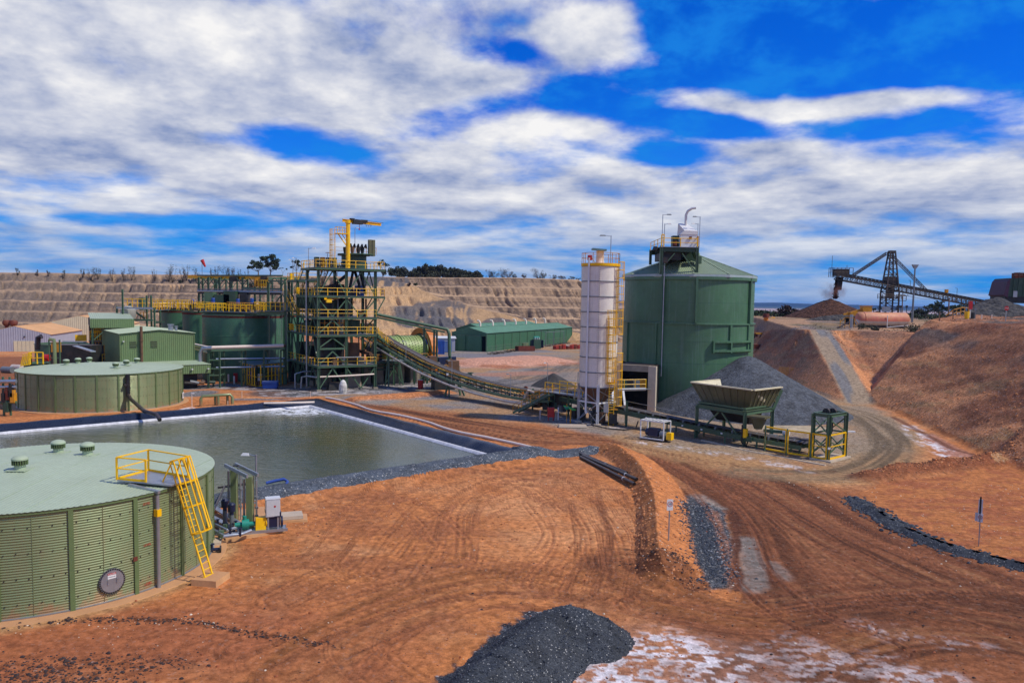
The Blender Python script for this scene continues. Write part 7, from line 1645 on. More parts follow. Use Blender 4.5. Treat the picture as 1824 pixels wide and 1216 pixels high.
B().bar(tf_(sA + 1.4,1.7,zL + .15),tf_(sA - 7.4,1.7,zL + .15),1.2,.1).make('deck',mGrey,tf); rail(tf,[tf_(sA + .2,2.3,zL + .2),tf_(sA - 7.4,2.3,zL + .2)],1.15,1.3,.045); rail(tf,[tf_(sA + .2,-.2,zL + .2),tf_(sA - 5,-.4,zL + .2)],1.15,1.3,.045)
stair(tf,tf_(sA - 1.2,2.6,zL + .1),tf_(sA + 3.2,4.4,.1),.9,(.75,.66,0),rm=mYelD)
for k in range(7): B().box(tf_(sA + 3.6 - k * 1.2,.4 + .3 * (k % 3),.8 + .25 * (k % 2)),(.9,.7,.8),.5 * k).make('machine',(mDark,mBrown,mDark,mGreenD,mGrey,mDark,mBrown)[k],tf)
B().bar(tf_(sA - 3.2,2.2,1.5),tf_(sA - 5.0,2.4,1.2),.5,.08).make('lime_sheet',M('lime_sheet',(.1,.75,.1),.5),tf)
B().tube([tf_(sA + 3.6,.9,2.3),tf_(sA + 4.4,1.2,2.5),tf_(sA + 4.8,1.4,1.6),tf_(sA + 4.9,1.5,.4)],.22,9).make('hose',MATS['pale_grey_pipe'],tf,True)
x_,y_ = G(975,690); lamp(x_,y_,0,4.0,'thin grey light pole behind the conveyor near the dark heap',-.6,0,.05,None,mWhite)
x_,y_ = G(1028,745); lamp(x_,y_,0,5.6,'grey light pole just left of the white silo',.5,0,.06,None,mWhite)
x_,y_ = G(1009,753); t = thing('safety_shower','thin post with teal fitting beside the red cabinet','safety shower',(x_,y_,0)); B().bar((0,0,0),(0,0,2.2),.07).make('post',mYelD,t); B().lathe([(.05,1.5),(.28,1.75),(.28,1.85),(.01,1.85)],12).make('basin',mTeal,t)
for px,py,hh_,l_,m_ in ((962,749,1.25,'grey bollard left of the red cabinet',mGalv),(990,749,1.2,'grey bollard right of the red cabinet',mGalv),(994,748,1.5,'taller white post right of the red cabinet',mWhite),(1016,753,1.6,'thin yellow post right of the teal basin',mYelD)):
 x_,y_ = G(px,py); b = B().cyl((0,0,0),.09,hh_,8).make('bollard',m_); b.location = (x_,y_,0); tag(b,l_,'bollard')
x_,y_ = G(981,749); t = thing('hose_cabinet','red fire hose cabinet on legs near the conveyor tail','fire cabinet',(x_,y_,0),.2); B().box((0,0,1.0),(.75,.5,1.1)).make('body',mRed,t); [B().bar((k * .3,0,0),(k * .3,0,.5),.09).make('leg',mRed,t) for k in (-1,1)]; B().box((0,-.27,1.0),(.6,.03,.95)).make('door',mRed,t)
x_,y_ = G(1020,760); t = B().hull([(-1.6,-.5,0),(1.6,-.5,0),(1.6,.5,0),(-1.6,.5,0)],[(-1.5,-.4,.25),(1.5,-.4,.25),(1.5,.4,.25),(-1.5,.4,.25)]).make('concrete_kerb',mConc); t.location = (x_,y_,0); tag(t,'low dusty concrete kerb at the foot of the silo','kerb')
# ------------------------------------------------------------------ lower belt under the hopper
lc = thing('feed_conveyor','low dark belt conveyor running from the feed hopper towards the silo','conveyor',tuple(C0 + dC * 14),0,world=True)
l0,l1 = 3.0,sA - 1.0
def lz(s_): return float(np.interp(s_,[0,6,15,27,sA],[1.15,1.25,1.5,2.1,2.6]))
def lp_(s_,o,dz=0): q = C0 + dC * s_ + nC_ * o; return Vector((q.x,q.y,lz(s_) + dz))
S2 = [l0 + (l1 - l0) * k / 14 for k in range(15)]
b = B(); vs = [lp_(s_,o,dz) for s_ in S2 for o,dz in ((-.6,.05),(-.3,-.1),(.3,-.1),(.6,.05),(.6,.02),(.3,-.13),(-.3,-.13),(-.6,.02))]; b.add(vs,[(i * 8 + j,(i + 1) * 8 + j,(i + 1) * 8 + j + 1,i * 8 + j + 1) for i in range(14) for j in range(7)]); b.make('belt',MATS['belt_rubber'],lc)
for off in (-.8,.8): b = B(); [b.bar(lp_(p_,off,-.45),lp_(q,off,-.45),.12,.4) for p_,q in zip(S2[:-1],S2[1:])]; b.make('stringer',mGreen,lc)
for k in range(int((l1 - l0) / 1.0)): s_ = l0 + k + .4; b = B(); [b.tube([lp_(s_,a,c),lp_(s_,a2_,c2_)],.08,6) for a,c,a2_,c2_ in ((-.62,0,-.3,-.18),(-.3,-.18,.3,-.18),(.3,-.18,.62,0))]; b.bar(lp_(s_,.78,-.3),lp_(s_,.66,.05),.1).box(lp_(s_,.76,-.06),(.16,.16,.16)); b.make('roller',mGrey if k % 2 else mDark,lc)
for k in range(9): s_ = l0 + 1 + k * 3.6; [B().bar(lp_(s_,o,-.6),Vector((lp_(s_,o).x,lp_(s_,o).y,0)),.14).make('leg',mGreen,lc) for o in (-.8,.8)]
B().bar(lp_(8,1.05,-.5),lp_(l1,1.05,-.5),.06,.5).make('side_guard',mGreenD,lc)
b = B(); [b.bar(lp_(S2[k],-.9,.55),lp_(S2[k + 1],-.9,.55),.04) for k in range(5,14)]; b.make('pull_wire',mGalv,lc)
for k in range(6): q = lp_(9 + k * 2.4,1.0,-.4); B().box(q,(.3,.25,.14)).make('white_tag',mWhite,lc)
q = C0 + dC * 24 + nC_ * .9; B().ibeam((q.x,q.y,0),(q.x,q.y,2.9),.24,.24).make('gantry_post',mGreen,lc)
q = lp_(28,.5); rd_ = thing('vibrator_motor','small red motor beside the lower conveyor right of the silo','motor',(q.x + .8,q.y - 1.0,0)); B().tube([(-.3,0,1.1),(.35,0,1.1)],.28,12).box((0,0,.6),(.4,.4,.9)).make('housing',mRed,rd_); B().box((0,0,.1),(1.8,1.2,.15)).make('base',mDark,rd_)
for k in range(5): q = lp_(25.5 + k * 1.5,1.5 + .3 * (k % 2)); B().box((q.x,q.y,.75),(.9,.7,1.1),k).make('machine',(mDark,mBrown,mGrey,mDark,mDark)[k],lc)
# ------------------------------------------------------------------ feed hopper
fh = thing('feed_hopper','large olive flared feed hopper on green legs over the lower conveyor','feed hopper',(21.5,80,0),0,world=True)
zR,zM = 5.6,3.62
rim = [Vector(G(1232.5,680.6,zR) + (zR,)),Vector(G(1341.5,694.6,zR) + (zR,)),Vector(G(1391,689,zR) + (zR,))]
rim.append(rim[0] + rim[2] - rim[1]);
low = [Vector(G(1254,717,zM) + (zM,)),Vector(G(1334,727,zM) + (zM,)),Vector(G(1371,723.5,zM) + (zM,))]; low.append(low[0] + low[2] - low[1])
def panel(a,b,c,d,th,mat,nm):
 nrm_ = (b - a).cross(d - a).normalized() * th; return B().hull([a,b,c,d],[a + nrm_,b + nrm_,c + nrm_,d + nrm_]).make(nm,mat,fh)
ctr = sum(rim,Vector()) / 4
for i in range(4):
 a,b,c,d = rim[i],rim[(i + 1) % 4],low[(i + 1) % 4],low[i]
 if i == 2: a,b = d.lerp(a,.4),c.lerp(b,.4)
 nP = 8 if i % 2 == 0 else 6
 for k in range(nP): panel(d.lerp(c,k / nP),d.lerp(c,(k + 1) / nP),a.lerp(b,(k + 1) / nP),a.lerp(b,k / nP),.03,mHop,'side_plate')
 on_ = (b - a).cross(up).normalized(); on_ = on_ if on_.dot((a + b) / 2 - ctr) > 0 else -on_
 for k in range(nP + 1): B().bar(d.lerp(c,k / nP) + on_ * .06,a.lerp(b,k / nP) + on_ * .06,.06,.2,on_.cross(up)).make('stiffener',mHop,fh)
 B().bar(a + on_ * .08,b + on_ * .08,.3,.12).make('rim_beam',mHopIn,fh)
 iA,iB,iC,iD = [v + (ctr - v) * .02 for v in (a,b,c,d)]; iA.z -= .02; iB.z -= .02; B().add([iA,iB,iC,iD],[(0,1,2,3)]).make('lining',mHopIn,fh)
B().hull([low[i] - up * .02 for i in range(4)],[low[i] + up * .02 + (Vector((ctr.x,ctr.y,zM)) - low[i]) * .01 for i in range(4)]).make('throat',mDark,fh)
L = [Vector(G(1240,778) + (0,)),Vector(G(1325,795) + (0,))]; wd = Vector((.751,.66,0)) * 5.0; L += [L[1] + wd,L[0] + wd]
for q in L: B().ibeam(q - up * .05,q + up * 3.35,.3,.3,.04).make('leg',mGreen,fh)
for i in range(4): a,b = L[i] + up * 3.3,L[(i + 1) % 4] + up * 3.3; B().ibeam(a,b,.26,.4,.04).make('frame_beam',mGreen,fh); B().bar(a.lerp(ctr,.04) * 1 + up * .3 * 0 + up * .3,b.lerp(ctr,.04) + up * .3,.16,.16).make('grizzly_beam',mGreen,fh)
m_ = L[0].lerp(L[1],.5) + up * 3.0; B().bar(L[0] + up * .2,m_ - (L[1] - L[0]).normalized() * .2,.14).make('brace',mGreen,fh); B().bar(L[1] + up * .2,m_ + (L[1] - L[0]).normalized() * .2,.14).make('brace',mGreen,fh)
for k in range(7): a = L[0].lerp(L[1],(k + .5) / 7) + up * 3.45; B().bar(a,a + wd,.1,.2).make('joist',mGreenD,fh)
B().bar(L[2] + up * 3.2,rim[2] + Vector((.1,.1,-.3)),.26,.3).make('back_post',mGreen,fh)
for k in (.35,.65): B().bar((L[2] + up * 3.2).lerp(rim[2],k),low[2].lerp(rim[2],k),.16).make('strut',mHop,fh)
c0 = (L[0] + L[2]) / 2; e_ = dC
B().hull([c0 - e_ * 2.2 + nC_ * .7 + up * 1.9,c0 - e_ * 2.2 - nC_ * .7 + up * 1.9,c0 + e_ * 1.6 - nC_ * .7 + up * 1.9,c0 + e_ * 1.6 + nC_ * .7 + up * 1.9],[c0 - e_ * 2.6 + nC_ * 1.4 + up * 3.3,c0 - e_ * 2.6 - nC_ * 1.4 + up * 3.3,c0 + e_ * 2.4 - nC_ * 1.4 + up * 3.3,c0 + e_ * 2.4 + nC_ * 1.4 + up * 3.3]).make('feeder_chute',mDark,fh)
f0 = Vector(G(1350,800) + (0,)) + Vector((.3,1.2,0)); B().box(f0 + up * 3.0,(1.9,1.4,.18),-.7).hull([f0 + Vector((-.7,-.5,2.9)),f0 + Vector((.7,-.5,2.9)),f0 + Vector((.7,.5,2.9)),f0 + Vector((-.7,.5,2.9))][::1],[f0 + Vector((-.3,-.3,1.8)),f0 + Vector((.3,-.3,1.8)),f0 + Vector((.3,.3,1.8)),f0 + Vector((-.3,.3,1.8))]).make('chute_leg',mHop,fh)
yq = Vector(G(1325,795) + (0,)) + Vector((.0,-.25,0)); B().cyl(yq + up * .95,.27,.85,12).make('yellow_drum',mYel,fh)
B().tube([yq + Vector((-.3,0,2.2)),yq + Vector((-.35,-.1,.5)),yq + Vector((.1,-.2,.1)),yq + Vector((.35,0,.8))],.08,7).make('hose',mBlack,fh,True)
# ------------------------------------------------------------------ guards and take-up tower
gd_ = thing('guard_panels','run of yellow framed mesh guards along the tail of the conveyor','guard',tuple(Vector(G(1400,806) + (0,))),0,world=True)
mMesh = bpy.data.materials.new('wire_mesh'); mMesh.use_nodes = True; n = N(mMesh.node_tree); bsd = mMesh.node_tree.nodes['Principled BSDF']; bsd.inputs['Base Color'].default_value = (.42,.30,.03,1); bsd.inputs['Roughness'].default_value = .6
trn = n.node('ShaderNodeBsdfTransparent'); mxs = n.node('ShaderNodeMixShader'); mxs.inputs[0].default_value = .30; n.l.new(trn.outputs[0],mxs.inputs[1]); n.l.new(bsd.outputs[0],mxs.inputs[2]); n.l.new(mxs.outputs[0],mMesh.node_tree.nodes['Material Output'].inputs[0])
def guard(t,a,b,z0_=.25,z1_=2.35,mid_rail=False):
 a = Vector(a); b = Vector(b); d_ = (b - a).normalized()
 fr = B().bar(a + up * z0_,b + up * z0_,.14).bar(a + up * z1_,b + up * z1_,.14).bar(a + up * z0_,a + up * z1_,.14).bar(b + up * z0_,b + up * z1_,.14)
 if mid_rail: fr.bar(a + up * (z0_ + z1_) / 2,b + up * (z0_ + z1_) / 2,.07)
 f_ = fr.make('guard_frame',mYel,t); w_ = B(); n_ = int((b - a).length / .16)
 for k in range(1,n_): q = a.lerp(b,k / n_); w_.bar(q + up * z0_,q + up * z1_,.03)
 for k in range(1,int((z1_ - z0_) / .16)): z_ = z0_ + k * .16; w_.bar(a + up * z_,b + up * z_,.03)
 w_.make('mesh',M('mesh_wire',lin(176,130,20),.5),f_)
def gq(px,py): return Vector(G(px,py) + (0,))
for a,b in (((1362,803),(1399,810)),((1402,811),(1441,816.5))): guard(gd_,gq(*a),gq(*b))
for px,py in ((1362,804),(1400.5,811),(1443,817)): q = gq(px,py); B().bar(q,q + up * 2.5,.12).make('post',mGreen,gd_)
for k in range(8): q = gq(1368,798).lerp(gq(1438,808),k / 7) + Vector((.2,1.0,0)); B().box(q + up * (.7 + .2 * (k % 2)),(.8,.8,.7),k).make('machine',(mDark,mGrey,mDark,mGreenD,mHop,mDark,mGrey,mDark)[k],gd_)
q = gq(1366,797) + Vector((0,1.2,1.5)); B().bar(q,gq(1400,800) + Vector((0,1.2,1.5)),.3).bar(gq(1400,800) + Vector((0,.8,1.0)),gq(1440,806) + Vector((0,.8,.9)),.35).make('conveyor_frame',mGreen,gd_); B().tube([gq(1403,800) + up * 1.5 + Vector((-.1,.9,0)),gq(1404,800) + up * 1.5 + Vector((.1,.5,0))],.3,14).make('tail_pulley',mWhite,gd_)
tu = thing('take_up_tower','small open green steel tower with black sheaves and yellow mesh guards at the conveyor end','take-up tower',tuple(gq(1478,820)),0,world=True)
K0,K1,K2 = gq(1446,816),gq(1474,821),gq(1504,814); K3 = K0 + K2 - K1; hT = 4.15
for q in (K0,K1,K2,K3): B().ibeam(q,q + up * hT,.3,.3,.04).make('column',mGreen,tu)
for a,b in ((K0,K1),(K1,K2),(K2,K3),(K3,K0)):
 B().ibeam(a + up * (hT - .05),b + up * (hT - .05),.22,.3,.04).make('beam',mGreen,tu); B().bar(a + up * (hT - .4),b + up * 2.4,.1).make('brace',mGreen,tu); B().bar(a + up * 2.35,b + up * 2.35,.14).make('beam',mGreen,tu); B().bar(a + up * 1.9,b + up * .5,.1).bar(a + up * .5,b + up * 1.9,.1).make('cross_brace',mGreen,tu)
for k in range(5): B().bar(K0.lerp(K3,k / 4) + up * hT,K1.lerp(K2,k / 4) + up * hT,.1).make('top_bar',mGreen,tu)
for k in range(2): q = K0.lerp(K2,.38 + .2 * k) + up * (hT + .12); B().tube([q - nC_ * .1,q + nC_ * .1],.34,16).box(q,(.25,.25,.5)).make('sheave',mDark,tu)
B().box((K0 + K2) / 2 + up * 2.9,(.45,.45,.9)).make('counterweight',mDark,tu)
off_ = (K1 - (K0 + K2) / 2).normalized() * .22
guard(tu,K0 + off_ * .8,K1 + off_ * .8 - (K1 - K0) * .1,.2,2.3,True); guard(tu,K1 + off_ * .8 + (K2 - K1) * .08,K2 + off_ * .6,.2,2.35,True)
pd = B().hull([K0 + Vector((-.4,-.4,-.05)),K1 + Vector((0,-.7,-.05)),K2 + Vector((.6,0,-.05)),K3 + Vector((.2,.5,-.05))],[K0 + Vector((-.4,-.4,.12)),K1 + Vector((0,-.7,.12)),K2 + Vector((.6,0,.12)),K3 + Vector((.2,.5,.12))]).make('base_slab',mConc,tu)
B().box(K2 + Vector((.5,0,2.4)),(.7,.3,.12)).make('lamp',mWhite,tu); B().box(K1 + up * 1.2 + Vector((0,-.24,0)),(.25,.02,.2)).make('white_tag',mWhite,tu)
kb = B(); pts = [gq(1250,784),gq(1330,803),gq(1400,816),gq(1470,829)]
for a,b in zip(pts[:-1],pts[1:]): kb.bar(a,b,.25,.16)
kb = kb.make('concrete_kerb',mConc); tag(kb,'long thin concrete kerb in front of the hopper and yellow guards','kerb')
# portable white-framed pump
x_,y_ = G(1167,782); gn = thing('portable_pump','portable pump set in a white tubular frame with a yellow corner box','pump set',(x_,y_,0),radians(-38))
for a in (-1.3,1.3):
 for c in (-.75,.75): B().bar((a,c,.1),(a,c,1.95),.1).make('frame_post',mWhite,gn)
for c in (-.75,.75):
 for z_ in (.15,1.95): B().bar((-1.3,c,z_),(1.3,c,z_),.12).make('frame_rail',mWhite,gn)
for k in range(7): B().bar((-1.3 + k * .433,-.75,1.97),(-1.3 + k * .433,.75,1.97),.1,.06).make('frame_slat',mWhite,gn)
B().box((-.1,0,.75),(1.1,.8,.8)).tube([(-1.0,0,.7),(-.6,0,.7)],.35,12).make('engine',mBlueD,gn); B().tube([(.6,0,.6),(1.2,0,.6)],.33,12).make('pump_body',mGrey,gn); B().box((1.75,-.2,.55),(.55,.6,.7)).make('yellow_box',mYel,gn); B().box((1.5,.1,.25),(.6,.6,.3)).make('black_box',mDark,gn); B().box((0,0,.12),(2.6,1.4,.1)).make('sled',mDark,gn)
# ------------------------------------------------------------------ stockpiles
def cone_fn(r,h,seed,groove=.0,toe=1.0):
 def fn(U,V):
  d = np.hypot(U,V); a = np.arctan2(V,U); dd = d + 1.2 * (fbm(np.cos(a) * 2 + 5,np.sin(a) * 2 + 5,3,seed) - .5) * d / r
  t = 1 - dd / r; z = h * (t - .5 * np.clip(.08 - (d / r),0,.08)); g_ = vn(a * 9.0,a * 0 + .5,seed + 3)
  return z + groove * (g_ - .5) * np.clip(d / r,0,1) * np.clip(t * 4,0,1) + .06 * (fbm(U * 1.5,V * 1.5,3,seed + 2) - .5)
 return fn
heap('ore_stockpile',mOre,cone_fn(12.9,7.4,600,.45),-14,14,-14,14,.22,'tall cone of crushed grey ore heaped against the right side of the green bin','ore stockpile','stuff',0,31.2,103.6)
x_,y_ = G(1425,768); heap('sand_patch',mSand,lambda U,V: .16 * (1 - (U / 4.6) ** 2 - (V / 2.6) ** 2) ,-6,6,-4,4,.2,'flat patch of pale sand at the foot of the grey stockpile','sand','stuff',.0,x_,y_ + 2)
x_,y_ = G(988,692); heap('dark_heap',M('dark_earth',(.05,.045,.042),.95,0,.3,1,bump=.8,bscale=4),cone_fn(3.6,2.3,620,.3),-5,5,-5,5,.18,'small dark lumpy heap behind the conveyor, left of the silo','earth heap','stuff',0,x_,y_ + 4)
B().hull([(x_ - 5,y_,0),(x_ - 4.4,y_ - .4,0),(x_ - 4.2,y_ + .4,0),(x_ - 4.8,y_ + .6,0)],[(x_ - 4.8,y_ + .1,.3),(x_ - 4.5,y_ - .2,.35),(x_ - 4.4,y_ + .3,.3),(x_ - 4.7,y_ + .4,.3)]).make('boulder',mRust); tag(bpy.data.objects['boulder'],'small brown boulder beside the dark heap','boulder')
# ================================================================== sheds and yard
def gable(name,label,cat,corner,rz,W_,D_,he,hr,wall,roof,front_door=None,sheets=(4,8),ribd=.04,pitch=.4):
 """gable end W_ wide faces -y of the local frame; the roof ridge runs along +y"""
 t = thing(name,label,cat,(corner[0],corner[1],0),rz); zz = lambda q: he + (hr - he) * (1 - abs(q - W_ / 2) / (W_ / 2))
 cuts = sorted(set([0,W_ / 2,W_] + ([front_door[0],front_door[1]] if front_door else []) + [W_ * k / sheets[0] for k in range(sheets[0])]))
 for a,b in zip(cuts[:-1],cuts[1:]):
  z0_ = front_door[2] if front_door and a >= front_door[0] - .01 and b <= front_door[1] + .01 else 0
  B().ribs((a,0),(b,0),z0_,zz(a),pitch,ribd,1,None,zz(b)).make('end_wall_sheet',wall,t)
 for k in range(sheets[1]):
  a,b = D_ * k / sheets[1],D_ * (k + 1) / sheets[1]; B().ribs((W_,a),(W_,b),0,he,pitch,ribd,1).make('side_wall_sheet',wall,t); B().ribs((0,b),(0,a),0,he,pitch,ribd,1).make('side_wall_sheet',wall,t)
  B().sheet((W_ + .3,a,he),(W_ + .3,b,he),(W_ / 2,b,hr + .04),(W_ / 2,a,hr + .04),pitch * 1.2,ribd).make('roof_sheet',roof,t); B().sheet((-.3,a,he),(-.3,b,he),(W_ / 2,b,hr + .04),(W_ / 2,a,hr + .04),pitch * 1.2,ribd).make('roof_sheet',roof,t)
 B().span((0,D_ - .05,0),(W_,D_,he)).make('rear_wall',wall,t); B().bar((W_ / 2,-.05,hr + .08),(W_ / 2,D_,hr + .08),.5,.06).make('ridge_cap',roof,t)
 return t
# long green shed: near gable corner from the photograph, ridge runs away to the right
a0,a1,a2e = np.array(G(808,624)),np.array(G(866,627)),np.array(G(1018,609)); W_ = float(np.hypot(*(a1 - a0))); dL_ = a2e - a1; L_ = float(np.hypot(*dL_))
rz_ = atan2(dL_[1],dL_[0]) - pi / 2; a0 = a1 - np.array((cos(rz_),sin(rz_))) * 10.5
ls = gable('long_shed','long low green storage shed with an open sliding door, in front of the waste dump','shed',a0,rz_,10.5,L_,5.0,6.4,mShedG,mRoofG,(9.2,10.3,4.2),(4,12))
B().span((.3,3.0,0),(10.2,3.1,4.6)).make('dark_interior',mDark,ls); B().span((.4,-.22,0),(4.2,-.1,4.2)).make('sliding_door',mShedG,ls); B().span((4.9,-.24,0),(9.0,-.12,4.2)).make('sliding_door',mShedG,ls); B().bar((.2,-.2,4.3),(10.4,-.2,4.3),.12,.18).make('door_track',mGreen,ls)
for k in range(13): B().bar((10.56,L_ * k / 12,0),(10.56,L_ * k / 12,5.0),.2).make('downpipe',mGreen,ls)
for k in range(7):
 y_ = 10 + k * 8.0; B().tube([(3.5,y_,5.8),(3.5,y_,7.3),(3.2,y_,7.9),(2.6,y_,8.0)],.28,7).make('vent_stack',mPipeW,ls,True)
q = GD(812,597,225); gs = gable('far_shed','smaller green shed just behind the long shed','shed',(q[0],q[1]),rz_,9,42,5.6,7.0,mShedG,mRoofG,None,(3,6))
for px,py,L2,m_,l_,rzz,hh_ in ((795,627,12.2,mBlueC,'faded blue shipping container beside the long green shed',.18,3.0),(760,632,6.4,mBlue,'bright blue container behind the mill',.18,3.4)):
 x_,y_ = G(px + (30 if px < 780 else 0),py); t = thing('shipping_container',l_,'container',(x_,y_ + 2,0),rzz)
 if px > 780: x_,y_ = G(804,628); t.location = (x_,y_,0)
 s_ = -1 if px > 780 else 1
 for k in range(6): B().ribs((-L2 + L2 * k / 6,0),(-L2 + L2 * (k + 1) / 6,0),.15,hh_ - .1,.28,.05).make('side_panel',m_,t)
 for k in range(2): B().ribs((0,1.22 * k),(0,1.22 * (k + 1)),.15,hh_ - .1,.4,.04).make('door',m_,t)
 for c in ((0,0),(-L2,0),(0,2.44),(-L2,2.44)): B().box((c[0],c[1],hh_ / 2),(.16,.16,hh_)).make('corner_post',m_,t)
 B().box((-L2 / 2,1.22,hh_ + .02),(L2,2.44,.1)).make('roof',mGalv if px > 780 else m_,t); B().box((-L2 / 2,1.22,.1),(L2,2.4,.16)).box((-L2 / 2,1.3,hh_ / 2),(L2 - .1,2.2,hh_ - .3)).make('body',m_,t)
 if px > 780:
  for k in range(3): B().box((-.35,-.07,.8 + k * .6),(.35,.02,.22)).make('white_marking',mWhite,t)
  B().tube([(-5.2,-.07,2.1),(-4.7,-.07,2.2),(-4.4,-.07,1.7)],.06,5).make('white_marking',mWhite,t)
q = G(770,632); t = thing('site_hut','white-roofed pale hut behind the blue container','hut',(q[0],q[1] + 14,0),.15); B().box((0,0,1.8),(9,3.5,3.4)).make('walls',mGreyClad,t); B().hull([(-4.8,-2,3.5),(4.8,-2,3.5),(4.8,2,3.5),(-4.8,2,3.5)],[(-4.8,-2,3.7),(4.8,-2,3.7),(4.8,2,4.0),(-4.8,2,4.0)]).make('roof',mWhite,t); B().box((-1,-1.8,1.9),(1.4,.06,1.0)).make('window',mDark,t)
# beige block right of the sheds, half behind the silo
x_,y_ = G(1030,605); t = thing('beige_building','tall beige building mostly hidden behind the white silo','building',(x_,y_ + 3,0),radians(8))
for k in range(4): B().ribs((-.9 + k * 2.4,0),(-.9 + (k + 1) * 2.4,0),0,6.8,.4,.05).make('wall_sheet',mCream,t)
for k in range(3): B().ribs((-.9,(k + 1) * 3),(-.9,k * 3),0,6.8,.4,.05).make('wall_sheet',mCream,t)
B().sheet((-1.2,-.3,6.85),(9,-.3,6.85),(9,9,7.2),(-1.2,9,7.2),.4,.04).make('roof_sheet',mWhite,t)
# white ute by it
x_,y_ = G(1023,607); t = thing('parked_ute','white ute parked at the far end of the long shed','ute',(x_,y_,0),radians(75))
B().hull([(-2.5,-.9,.45),(2.5,-.9,.45),(2.5,.9,.45),(-2.5,.9,.45)],[(-2.5,-.88,1.1),(2.4,-.85,1.0),(2.4,.85,1.0),(-2.5,.88,1.1)]).make('body',mWhite,t)
B().hull([(-.6,-.82,1.05),(1.3,-.82,1.05),(1.3,.82,1.05),(-.6,.82,1.05)],[(-.5,-.7,1.75),(.6,-.7,1.75),(.6,.7,1.75),(-.5,.7,1.75)]).make('cab',mWhite,t); B().box((.1,0,1.42),(1.0,1.6,.42)).make('windows',mDark,t)
for a in (-1.6,1.6):
 for c in (-.85,.85): B().tube([(a,c - .12,.38),(a,c + .12,.38)],.38,12).make('wheel',mBlack,t)
# rusty tray, stacks of crates, transformer, mesh fence
x_,y_ = G(935,625); t = thing('steel_tray','rusty open steel tray on the yard in front of the long shed','tray',(x_,y_,0),radians(25));
for a,b,c in (((0,-1.1,.7),(5,.1,1.3),0),((0,1.1,.7),(5,.1,1.3),0),((-2.5,0,.7),(.1,2.2,1.3),0),((2.5,0,.7),(.1,2.2,1.3),0),((0,0,.1),(5,2.2,.1),0)): B().box(a,b).make('side',mRust,t)
for i,px in enumerate((990,996,1003,1010,1017,1023,1029,1035)):
 x_,y_ = G(px,622 - .3 * i * .5); t = thing('wrapped_bundle',('red-brown bundle at the left end of the row by the green shed','second red-brown bundle from the left in the row','third red-brown bundle from the left in the row','fourth red-brown bundle from the left in the row','fifth red-brown bundle from the left in the row','sixth red-brown bundle from the left in the row','red-brown bundle second from the silo in the row','red-brown bundle next to the white silo in the row')[i],'bundle',(x_,y_,0),.3 * i,'red-brown bundles in the yard')
 hh_ = 1.0 + .15 * (i % 3); B().lathe([(.8,0),(.86,.2),(.86,hh_ - .2),(.8,hh_),(.01,hh_)],8).make('wrap',mRust if i % 2 else M('red_sheet',lin(150,44,38),.6,0,.2),t); B().lathe([(.86,hh_ + .0),(.86,hh_ + .08),(.01,hh_ + .12)],8).make('cover',M('orange_tarp',lin(206,96,46),.6,0,.25) if i != 3 else mPipeW,t)
x_,y_ = G(956,624); t = thing('transformer','dark blue-green transformer with cooling fins inside the mesh fence','transformer',(x_,y_ + 4,0),radians(20))
B().box((0,0,1.6),(2.2,1.6,2.6)).make('tank',mGreenD,t); [B().box((-1.6 + k * .18,0,1.6),(.06,1.4,2.2)).make('fin',mBlueD,t) for k in range(4)]; [B().box((1.3 + k * .18,0,1.6),(.06,1.4,2.2)).make('fin',mBlueD,t) for k in range(4)]; B().tube([(-.8,0,3.4),(.8,0,3.4)],.4,10).make('conservator',mTeal,t); [B().cyl((-.6 + .6 * k,-.5,2.9),.1,.6,8).make('bushing',mWhite,t) for k in range(3)]; B().box((-3.2,.5,1),(1.6,1.2,1.8)).make('kiosk',mTankWall,t)
fn_ = thing('mesh_fence','mesh fence on thin posts along the front of the long green shed','fence',(0,190,0),0,world=True)
fpts = [Vector(G(868,632) + (0,)),Vector(G(900,627) + (0,)),Vector(G(960,620) + (0,)),Vector(G(1010,611) + (0,))]
mM2 = M('fence_wire',lin(128,138,118),.6,.3)
for a,b in zip(fpts[:-1],fpts[1:]):
 k = max(2,int((b - a).length / 3));
 for i in range(k): q = a.lerp(b,i / k); B().bar(q,q + up * 2.2,.09).make('post',mM2,fn_)
 w_ = B(); [w_.bar(a + up * z_,b + up * z_,.03) for z_ in (.1,.7,1.3,2.1)]; n_ = int((b - a).length / .9); [w_.bar(a.lerp(b,i / n_),a.lerp(b,(i + .5) / n_) + up * 2.1,.02) for i in range(n_)]; w_.make('wire',mM2,fn_)
for px,py,hh_ in ((972,600,5.2),(986,598,5.2),(1004,600,5.0)):
 q = Vector(GD(px,600,222));
swp = [Vector(G(972,618) + (0,)),Vector(G(986,617) + (0,)),Vector(G(1004,615) + (0,))]
sw = thing('bus_frame','thin grey steel frame of overhead conductors in the yard beyond the transformer','frame',tuple(swp[1]),0,world=True)
for q in swp: B().bar(q,q + up * 4.6,.18).make('post',mGrey,sw)
for a,b in zip(swp[:-1],swp[1:]): B().bar(a + up * 4.5,b + up * 4.5,.14).make('beam',mGrey,sw)
B().bar(swp[0] + up * 4.5 + Vector((-3,1,.6)),swp[0] + up * 4.5,.12).make('beam',mGrey,sw)
for px,py,l_ in ((897,622,'white area light on a short post by the long shed'),(782,645,'orange marker post near the blue container')):
 x_,y_ = G(px,py); t = thing('marker_post',l_,'post',(x_,y_,0)); B().bar((0,0,0),(0,0,2.6 if px == 897 else 1.5),.1).make('stake',mGrey if px == 897 else mOrange,t); B().box((0,0,2.6 if px == 897 else 1.5),(.9,.4,.2) if px == 897 else (.2,.2,.2)).make('head',mWhite if px == 897 else mOrange,t)
